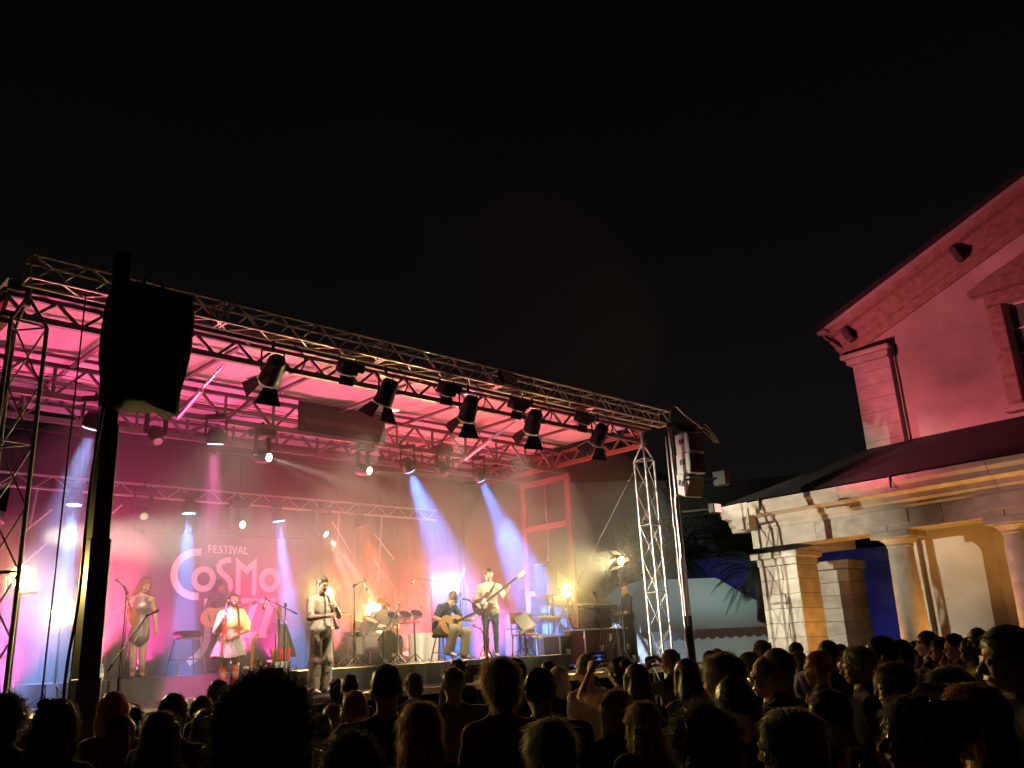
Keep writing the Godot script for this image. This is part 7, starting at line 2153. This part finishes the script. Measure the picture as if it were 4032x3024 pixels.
var CROWD := [
	[-2.97, -5.19, 1.74, 179, "w", "curly", "dark", "dark", "curly-haired woman at the left edge of the crowd, flowers in her hair"],
	[-2.36, -4.58, 1.72, -178, "w", "verylong", "dark", "black", "woman with very long dark hair and a claw clip before the black mast"],
	[-2.90, -6.39, 1.69, 180, "w", "bob", "auburn", "maroon", "woman with reddish bob in front of the water bottle"],
	[-3.68, -8.57, 1.50, 173, "w", "curly", "dark", "dark", "small dark curly head between two blonde heads at left"],
	[-2.81, -6.34, 1.54, -180, "w", "verylong", "brown", "black", "woman with straight brown hair, lower left, third from the left edge"],
	[-2.01, -5.02, 1.61, -176, "w", "verylong", "brown", "black", "woman with long straight hair below the bar stool"],
	[-2.11, -5.44, 1.70, -176, "m", "short", "dark", "dark", "short-haired man below the bar stool, behind long-haired women"],
	[-2.26, -6.35, 1.64, -176, "m", "short", "dark", "black", "dark-haired person left of the sparkling hair clip"],
	[-2.06, -5.87, 1.57, -175, "w", "long", "dark", "black", "woman wearing a sparkling hair clip"],
	[-2.45, -7.22, 1.73, -177, "m", "short", "dark", "black", "dark head just below the singer's red socks"],
	[-3.25, -9.94, 1.61, 176, "w", "bob", "blond", "grey", "pale blond head beside the singer's red socks"],
	[-0.86, -2.99, 1.78, -171, "m", "afro", "dark", "black", "person with a huge dark curly mop of hair, largest head in the crowd"],
	[-1.26, -5.56, 1.53, -171, "m", "short", "dark", "dark", "dark round head right of the huge curly mop"],
	[-2.59, -12.45, 1.56, -176, "w", "curly", "dark", "dark", "small curly head below the left end of the drum riser"],
	[-1.69, -8.68, 1.68, -171, "m", "short", "dark", "dark", "short dark head right of the small curly one"],
	[-1.03, -5.45, 1.66, -170, "m", "short", "auburn", "brown", "person with short ginger hair left of the broad man"],
	[-0.78, -5.05, 1.80, -169, "b", "short", "dark", "brown", "tall broad-shouldered man in a dark shirt in the centre"],
	[-1.18, -9.44, 1.64, -150, "w", "wavy", "brown", "black", "woman seen half in profile right of the broad man"],
	[-0.81, -10.68, 1.75, -158, "w", "curly", "dark", "black", "dark curly head behind the grey-haired man in the light shirt"],
	[-0.53, -6.54, 1.76, -166, "b", "thin", "grey", "grey", "grey-haired older man in a light shirt below the seated guitarist"],
	[-0.15, -5.09, 1.79, -166, "w", "wavy", "blond", "maroon", "woman with tousled blond hair below the bass player"],
	[-0.09, -7.12, 1.78, -162, "m", "short", "dark", "black", "dark head behind the tousled blond woman"],
	[0.07, -5.06, 1.74, -165, "b", "short", "dark", "black", "wide-shouldered dark-haired man right of the blond woman"],
	[0.30, -8.72, 1.65, -155, "w", "bob", "grey", "black", "grey bob behind the wide-shouldered man"],
	[0.24, -10.11, 1.70, -151, "m", "short", "dark", "dark", "small dark head below the flight cases"],
	[0.55, -8.41, 1.76, -140, "m", "short", "grey", "white", "grey-haired man in a pale shirt turned to the left"],
	[0.69, -9.61, 1.49, -149, "b", "fedora", "dark", "grey", "man in a dark brimmed hat and grey jacket"],
	[0.79, -7.80, 1.74, -155, "p", "bun", "dark", "pink", "person holding a phone up with both hands"],
	[0.82, -6.87, 1.69, -157, "w", "long", "brown", "dark", "long-haired person right of the raised phone"],
	[0.54, -5.64, 1.57, -161, "w", "bob", "blond", "black", "woman with a streaked blond bob below the raised phone"],
	[0.63, -5.12, 1.54, -162, "w", "long", "blond", "dark", "woman with long fair hair lit pinkish, right of the blond bob"],
	[1.50, -9.43, 1.76, -145, "c", "cap", "grey", "grey", "man in a grey cap raising a small camera"],
	[1.23, -7.02, 1.70, -160, "w", "verylong", "dark", "pink", "woman with straight dark hair beside the telescopic mast"],
	[0.07, -3.37, 1.60, -167, "w", "wavy", "grey", "black", "woman with wavy grey-blond hair at the bottom centre"],
	[-0.52, -4.41, 1.63, -168, "w", "long", "blond", "black", "woman with straight blond hair, centre foreground"],
	[-0.76, -3.93, 1.53, -170, "w", "curly", "dark", "black", "dark curly head at the bottom edge, left of centre"],
	[-1.43, -6.70, 1.53, -171, "m", "short", "auburn", "black", "reddish-rimmed dark head above the bottom curly one"],
	[0.61, -3.31, 1.62, -164, "w", "curly", "dark", "black", "big dark curly head in the foreground, right of centre"],
	[1.14, -5.30, 1.75, -130, "w", "wavy", "grey", "grey", "person with wispy grey hair turned to the left"],
	[2.69, -12.78, 1.71, -110, "m", "thin", "grey", "pink", "small bald head before the marquee wall"],
	[2.45, -12.13, 1.68, -120, "h", "short", "dark", "pink", "person raising one hand before the marquee wall"],
	[0.96, -4.30, 1.67, -161, "m", "short", "dark", "black", "dark head left of the messy blonde one"],
	[1.11, -4.92, 1.56, -160, "w", "curly", "blond", "black", "woman with messy blonde curls, right of the big dark curls"],
	[1.85, -7.59, 1.72, -100, "g", "short", "grey", "dark", "grey-haired man with glasses facing left"],
	[1.45, -5.46, 1.75, -95, "g", "thin", "grey", "dark", "bald man with glasses in sharp profile"],
	[1.50, -5.44, 1.79, -130, "m", "thin", "grey", "brown", "taller bald man behind the one with glasses"],
	[2.73, -10.48, 1.81, -110, "m", "thin", "grey", "dark", "small balding head at the foot of the stone pier"],
	[3.75, -12.62, 1.72, -140, "m", "short", "dark", "dark", "small dark head against the pale pier"],
	[3.68, -12.32, 1.62, -95, "w", "bob", "blond", "grey", "fair woman with a reddish lit face in profile"],
	[2.16, -6.75, 1.72, -120, "b", "short", "auburn", "black", "brown-haired man in a black jacket before the amber pier side"],
	[3.05, -9.18, 1.76, -150, "m", "short", "dark", "black", "dark-haired man before the blue wall"],
	[4.28, -12.35, 1.68, -120, "m", "cap", "grey", "grey", "person in a pale cap left of the grey-haired man"],
	[2.33, -6.40, 1.74, -100, "m", "wavy", "grey", "black", "grey-haired man with raised chin in profile"],
	[2.57, -6.58, 1.80, -100, "m", "short", "dark", "dark", "dark-haired man with a long face in profile"],
	[3.77, -9.14, 1.74, -150, "w", "bob", "dark", "black", "dark bob below the first column"],
	[4.62, -10.77, 1.69, -140, "w", "tail", "dark", "white", "woman in a white shirt with tied dark hair"],
	[4.32, -9.76, 1.80, -130, "m", "short", "brown", "brown", "brown-haired man right of the first column"],
	[4.37, -9.58, 1.74, -95, "w", "long", "dark", "grey", "dark-haired woman in profile below the inner wall"],
	[4.59, -10.97, 1.57, -120, "w", "wavy", "grey", "pink", "white-haired woman, small, below the dark bob"],
	[2.20, -5.50, 1.64, -105, "w", "wavy", "brown", "black", "brown-haired woman in profile, right of the grey-haired man"],
	[2.06, -4.50, 1.66, -125, "m", "wavy", "grey", "black", "person with thick white hair in the right foreground"],
	[3.13, -7.28, 1.53, -130, "w", "bob", "blond", "dark", "blond head left of the thick white hair"],
	[4.46, -9.46, 1.76, -80, "m", "short", "dark", "dark", "man with a red-lit face turned to the left"],
	[4.57, -9.16, 1.83, -75, "m", "thin", "dark", "dark", "man with a red-lit bald head at the far right"],
	[4.49, -9.19, 1.73, -100, "h", "short", "dark", "yellow", "person lifting a hand to the mouth beside the red-lit man"],
	[2.06, -3.90, 1.84, -92, "s", "short", "grey", "dark", "man in profile with sunglasses pushed up on his head"],
	[1.49, -3.11, 1.67, -98, "g", "bob", "auburn", "black", "woman with a copper bob and glasses in profile, bottom right"],
	[1.23, -2.95, 1.65, -110, "h", "bun", "dark", "maroon", "woman with pinned-up dark hair raising her hand to her face"],
	[0.90, -3.22, 1.60, -125, "g", "bob", "grey", "black", "woman with grey hair and glasses in the foreground"],
	[1.90, -4.39, 1.60, -130, "m", "short", "brown", "black", "brown head behind the pinned-up hair"],
	[1.33, -4.10, 1.61, -140, "b", "short", "dark", "black", "dark broad-backed man right of the grey-haired woman with glasses"],
	[2.75, -5.08, 1.68, -110, "m", "short", "dark", "black", "dark-haired man cut off by the right edge"],
]

func glasses(o: Node3D, hf: Transform3D, up := false) -> void:
	var g := Node3D.new()
	g.name = "sunglasses" if up else "glasses"
	o.add_child(g, true)
	g.transform = hf * (Transform3D(Basis(Vector3.RIGHT, -1.0), Vector3(0, 0.066, -0.01) - Basis(Vector3.RIGHT, -1.0) * Vector3(0, 0.066, -0.01)) if up else Transform3D())
	for s in [-1.0, 1.0]:
		part(g, "lens_rim", lathe([[0.02, 0.0], [0.0245, 0.002], [0.0245, -0.002], [0.02, -0.0]], 16), M.black_plastic if up else M.chrome, Transform3D(Basis(Vector3.RIGHT, PI / 2), Vector3(s * 0.032, 0.064, 0.112)))
		bar(g, "temple", Vector3(s * 0.056, 0.066, 0.108), Vector3(s * 0.078, 0.066, -0.01), 0.0025, M.black_plastic)
		if up:
			part(g, "lens", lathe([[0.001, 0.0], [0.022, 0.0]], 14), M.black_plastic, Transform3D(Basis(Vector3.RIGHT, PI / 2), Vector3(s * 0.032, 0.064, 0.112)))
	bar(g, "bridge", Vector3(-0.009, 0.068, 0.114), Vector3(0.009, 0.068, 0.114), 0.0025, M.black_plastic)

func build_crowd() -> void:
	var skins := [mat("crowd_skin_a", lin(0.46, 0.28, 0.2), 0.5), mat("crowd_skin_b", lin(0.36, 0.2, 0.13), 0.5), mat("crowd_skin_c", lin(0.5, 0.33, 0.26), 0.5)]
	var eyes: Material = M.eye_dark
	var lips: Material = M.lip
	var tops := {
		"black": cloth("top_black", lin(0.014, 0.014, 0.015)), "dark": cloth("top_dark", lin(0.03, 0.03, 0.038)), "brown": cloth("top_brown", lin(0.06, 0.042, 0.03)), "grey": cloth("top_grey", lin(0.16, 0.155, 0.15)),
		"maroon": cloth("top_maroon", lin(0.09, 0.03, 0.03)), "white": cloth("top_white", lin(0.45, 0.44, 0.42)), "pink": cloth("top_pink", lin(0.22, 0.12, 0.12)), "yellow": cloth("top_yellow", lin(0.4, 0.36, 0.1)),
	}
	var hairs := {
		"dark": hair_mat("hair_c_dark", lin(0.018, 0.013, 0.01)), "brown": hair_mat("hair_c_brown", lin(0.07, 0.042, 0.025)), "blond": hair_mat("hair_c_blond", lin(0.36, 0.24, 0.12)),
		"grey": hair_mat("hair_c_grey", lin(0.26, 0.245, 0.22)), "auburn": hair_mat("hair_c_auburn", lin(0.24, 0.09, 0.035)),
	}
	var jeans: Material = M.jeans
	# bodies: m man, b broad man, w woman, p phone held up, h one hand raised, c camera at the eye
	var JJ := {}
	JJ["m"] = stand_joints(1.75)
	JJ["b"] = stand_joints(1.75)
	JJ["b"].merge({"bulk": 1.16, "ls": Vector3(0.21, 1.385, -0.01), "rs": Vector3(-0.21, 1.385, -0.01)}, true)
	JJ["w"] = stand_joints(1.75, true)
	JJ["w"].merge({"bulk": 0.95}, true)
	JJ["p"] = stand_joints(1.75)
	JJ["p"].merge({"le": Vector3(0.27, 1.42, 0.2), "lw": Vector3(0.1, 1.62, 0.33), "re": Vector3(-0.27, 1.42, 0.2), "rw": Vector3(-0.1, 1.62, 0.33), "l_reach": Vector3(-0.3, 0.9, 0.1), "r_reach": Vector3(0.3, 0.9, 0.1), "l_palm": Vector3(-1, 0, 0.2), "r_palm": Vector3(1, 0, 0.2), "l_curl": 0.5, "r_curl": 0.5, "sleeve": 0.5}, true)
	JJ["h"] = stand_joints(1.75, true)
	JJ["h"].merge({"re": Vector3(-0.24, 1.2, 0.16), "rw": Vector3(-0.12, 1.42, 0.26), "r_reach": Vector3(0.1, 0.95, 0.05), "r_palm": Vector3(0.6, 0, -0.7), "r_curl": 0.22, "le": Vector3(0.24, 1.16, 0.12), "lw": Vector3(0.1, 1.3, 0.26), "l_reach": Vector3(-0.2, 0.9, 0.1), "l_palm": Vector3(-0.8, 0, 0), "l_curl": 0.3, "sleeve": 0.4}, true)
	JJ["c"] = stand_joints(1.75)
	JJ["c"].merge({"le": Vector3(0.28, 1.36, 0.16), "lw": Vector3(0.12, 1.56, 0.24), "re": Vector3(-0.28, 1.36, 0.16), "rw": Vector3(-0.11, 1.58, 0.24), "l_reach": Vector3(-0.5, 0.6, 0.2), "r_reach": Vector3(0.4, 0.7, 0.2), "l_palm": Vector3(-0.6, 0, 0.2), "r_palm": Vector3(0.6, 0, 0.2)}, true)
	JJ["g"] = JJ["m"]
	JJ["s"] = JJ["m"]
	var meshes := {}
	for k in ["m", "b", "w", "p", "h", "c"]:
		var j: Dictionary = JJ[k]
		j.merge({"cell": 0.02, "head_cell": 0.0065, "hand_cell": 0.006, "sleeve": j.get("sleeve", 0.6), "loose": 0.08, "creases": 0.012}, true)
		meshes[k] = to_mesh(figure(j), [skins[0], tops.black, jeans, M.shoe_dark, eyes, lips, tops.black])
	meshes["g"] = meshes["m"]
	meshes["s"] = meshes["m"]
	var hm := {}
	for st in ["short", "thin", "wavy", "bob", "long", "verylong", "curly", "afro", "bun", "tail"]:
		var far := hair_mesh(st, 31, 1500, 0.05 if st != "short" and st != "thin" else 0.024, 0.0013, 0.009)
		hm[st] = [far, far]
		if st in ["afro", "curly", "wavy", "bob", "long", "bun", "verylong"]:
			hm[st][1] = hair_mesh(st, 57, 7500, 0.06 if st in ["afro", "curly"] else 0.07, 0.0015 if st in ["afro", "curly"] else 0.0012, 0.008)
	var i := 0
	for r in CROWD:
		var pose: String = r[4]
		var style: String = r[5]
		var turn := deg_to_rad(r[3])
		var sc: float = r[2] / 1.755
		var at := Vector3(r[0], 0, r[1])
		# stand so that the head, not the feet, is where the row says
		var o := person_at(r[8], meshes[pose], at, turn, "people in the crowd", sc)
		var body: MeshInstance3D = o.get_child(0)
		var j: Dictionary = JJ[pose]
		for s in body.mesh.get_surface_count():
			if s == 0: body.set_surface_override_material(0, skins[i % 3])
			if s == 1: body.set_surface_override_material(1, tops[r[7]])
		var hf := head_frame(j)
		var near := at.length() < 6.0
		match style:
			"cap":
				part(o, "cap", lathe([[0.001, 0.2], [0.06, 0.185], [0.086, 0.14], [0.09, 0.1]], 22), tops[r[7]], hf * Transform3D(Basis(), Vector3(0, 0, -0.012)))
				bbox(o, "cap_peak", hf * Vector3(0, 0.105, 0.115), Vector3(0.13, 0.01, 0.1), 0.004, tops[r[7]], hf.basis)
				put_hair(o, j, hm["thin"][0], hairs[r[6]])
			"fedora":
				part(o, "brimmed_hat", lathe([[0.001, 0.235], [0.05, 0.24], [0.075, 0.23], [0.088, 0.12], [0.1, 0.105], [0.15, 0.1], [0.15, 0.094], [0.09, 0.09]], 26), tops.dark, hf * Transform3D(Basis(), Vector3(0, 0, -0.012)))
				put_hair(o, j, hm["short"][0], hairs[r[6]])
			_:
				put_hair(o, j, hm[style][1 if near else 0], hairs[r[6]], 1.0 + 0.03 * ((i * 7) % 3 - 1))
		if pose == "g": glasses(o, hf)
		if pose == "s": glasses(o, hf, true)
		if i == 0 or i == 1:
			for k in 6 if i == 0 else 5:
				part(o, "hair_flower" if i == 0 else "hair_claw", lathe([[0.001, 0.012], [0.018, 0.01], [0.022, 0.0], [0.001, -0.004]], 8), tops.yellow if i == 0 else M.black_plastic, hf * Transform3D(Basis(Vector3.RIGHT, 1.0 + k), Vector3(-0.05 + 0.022 * k, 0.2 - 0.012 * absf(k - 2.5), -0.06 - 0.012 * k)))
		if i == 8:
			for k in 14:
				part(o, "clip_bead", lathe([[0.001, 0.008], [0.008, 0.0], [0.001, -0.008]], 6), M.chrome, hf * Transform3D(Basis(Vector3.UP, k), Vector3(-0.06 + 0.03 * (k % 5), 0.12 + 0.02 * (k / 5), -0.13)))
		if pose == "h" and near:
			part(o, "bracelet", lathe([[0.03, -0.006], [0.034, 0.0], [0.03, 0.006]], 14), M.brass, Transform3D(Basis(), Vector3(-0.13, 1.4, 0.255)))
		if pose == "p":
			var ph := thing("phone", "lit phone held up in landscape, screen showing the blue stage", "phone", o.transform * Vector3(0, 1.74, 0.36), turn)
			bbox(ph, "case", Vector3.ZERO, Vector3(0.165, 0.08, 0.01), 0.004, M.black_plastic)
			var im := Image.create(48, 24, false, Image.FORMAT_RGB8)
			for y in 24:
				for x in 48:
					var g := exp(-pow((x - 26) / 12.0, 2.0)) * exp(-pow((y - 14) / 7.0, 2.0))
					var c := Color(0.02, 0.03, 0.08).lerp(Color(0.3, 0.55, 1.0), g)
					if y < 9 and y > 5: c = c.lerp(Color(0.8, 0.3, 0.5), 0.5 * g + 0.1)
					if y > 16 and (x % 5) < 2: c = c.lerp(Color(0.9, 0.85, 0.7), 0.5 * g)
					im.set_pixel(x, y, c)
			var sm := StandardMaterial3D.new()
			sm.resource_name = "phone_screen"
			sm.albedo_color = Color(0.02, 0.02, 0.02)
			sm.emission_enabled = true
			sm.emission = Color.BLACK
			sm.emission_texture = ImageTexture.create_from_image(im)
			sm.emission_energy_multiplier = 1.1
			var q := QuadMesh.new()
			q.size = Vector2(0.152, 0.07)
			part(ph, "screen", q, sm, Transform3D(Basis(Vector3.UP, PI), Vector3(0, 0, -0.0065)))
		if pose == "c":
			var cm := thing("small_camera", "small black camera held before the capped man's face", "camera", o.transform * Vector3(0, 1.64, 0.3), turn)
			bbox(cm, "camera_body", Vector3.ZERO, Vector3(0.11, 0.07, 0.04), 0.006, M.black_plastic)
			bar(cm, "camera_lens", Vector3(0, 0, 0.01), Vector3(0, 0, 0.07), 0.026, M.black_metal, true)
		i += 1
	# one pair of arms with a phone rises out of the crowd in front of the guitar stand
	var J := stand_joints(1.75)
	J.merge({"le": Vector3(0.22, 1.5, 0.26), "lw": Vector3(0.08, 1.76, 0.36), "re": Vector3(-0.22, 1.5, 0.26), "rw": Vector3(-0.08, 1.76, 0.36), "l_reach": Vector3(-0.3, 0.9, 0.1), "r_reach": Vector3(0.3, 0.9, 0.1), "l_palm": Vector3(-1, 0, 0.2), "r_palm": Vector3(1, 0, 0.2), "cell": 0.02, "sleeve": 1.4}, true)
	var at2 := Vector3(-1.75, 0, -6.05)
	var tn := atan2(-3.2 - at2.x, -15.0 - at2.z)
	var o2 := person_at("person reaching a dark phone above the huge curly mop", to_mesh(figure(J), [skins[1], tops.black, jeans, M.shoe_dark, eyes, lips, tops.black]), at2, tn, "people in the crowd", 0.93)
	put_hair(o2, J, hm["short"][0], hairs.dark)
	var ph2 := thing("phone", "dark phone raised above the huge curly mop", "phone", o2.transform * Vector3(0, 1.88, 0.4), tn)
	bbox(ph2, "case", Vector3.ZERO, Vector3(0.17, 0.082, 0.012), 0.004, M.black_plastic)
	box(ph2, "camera_bump", Vector3(0.05, 0.015, 0.009), Vector3(0.035, 0.035, 0.006), M.black_metal)

func build_materials() -> void:
	unit_cyl = CylinderMesh.new()
	unit_cyl.top_radius = 1.0
	unit_cyl.bottom_radius = 1.0
	unit_cyl.height = 1.0
	unit_cyl.radial_segments = 8
	unit_cyl.rings = 1
	unit_cyl_hi = CylinderMesh.new()
	unit_cyl_hi.top_radius = 1.0
	unit_cyl_hi.bottom_radius = 1.0
	unit_cyl_hi.height = 1.0
	unit_cyl_hi.radial_segments = 20
	unit_cyl_hi.rings = 1
	unit_box = BoxMesh.new()
	mat("alu", lin(0.55, 0.54, 0.53), 0.42, 0.85)
	mat("alu_dark", lin(0.16, 0.16, 0.165), 0.5, 0.6)
	mat("black_metal", lin(0.02, 0.02, 0.021), 0.5, 0.2)
	mat("black_plastic", lin(0.022, 0.022, 0.023), 0.55)
	mat("black_cloth", lin(0.012, 0.012, 0.013), 0.95)
	M.black_cloth.metallic_specular = 0.15
	mat("grey_cloth", lin(0.05, 0.05, 0.048), 0.95)
	mat("chrome", lin(0.75, 0.74, 0.72), 0.12, 1.0)
	mat("red_steel", lin(0.36, 0.12, 0.09), 0.5)
	mat("white_paint", lin(0.72, 0.71, 0.68), 0.6)
	mat("white_cloth", lin(0.68, 0.67, 0.64), 0.9)
	mat("cable", lin(0.015, 0.015, 0.015), 0.6)
	var c := mat("canopy", lin(0.6, 0.58, 0.56), 0.85)
	c.backlight_enabled = true
	c.backlight = lin(0.1, 0.1, 0.1)
	textured("deck_ply", noise_tex(3, 0.02, lin(0.016, 0.015, 0.014), lin(0.05, 0.047, 0.044)), 0.7, 0.6)
	textured("paving", noise_tex(5, 0.03, lin(0.10, 0.095, 0.088), lin(0.2, 0.19, 0.175)), 0.4, 0.85)

func _ready() -> void:
	build_environment()
	build_materials()
	build_stage()
	build_rig()
	build_building()
	build_background()
	build_gear()
	build_band()
	build_crowd()
	build_haze()
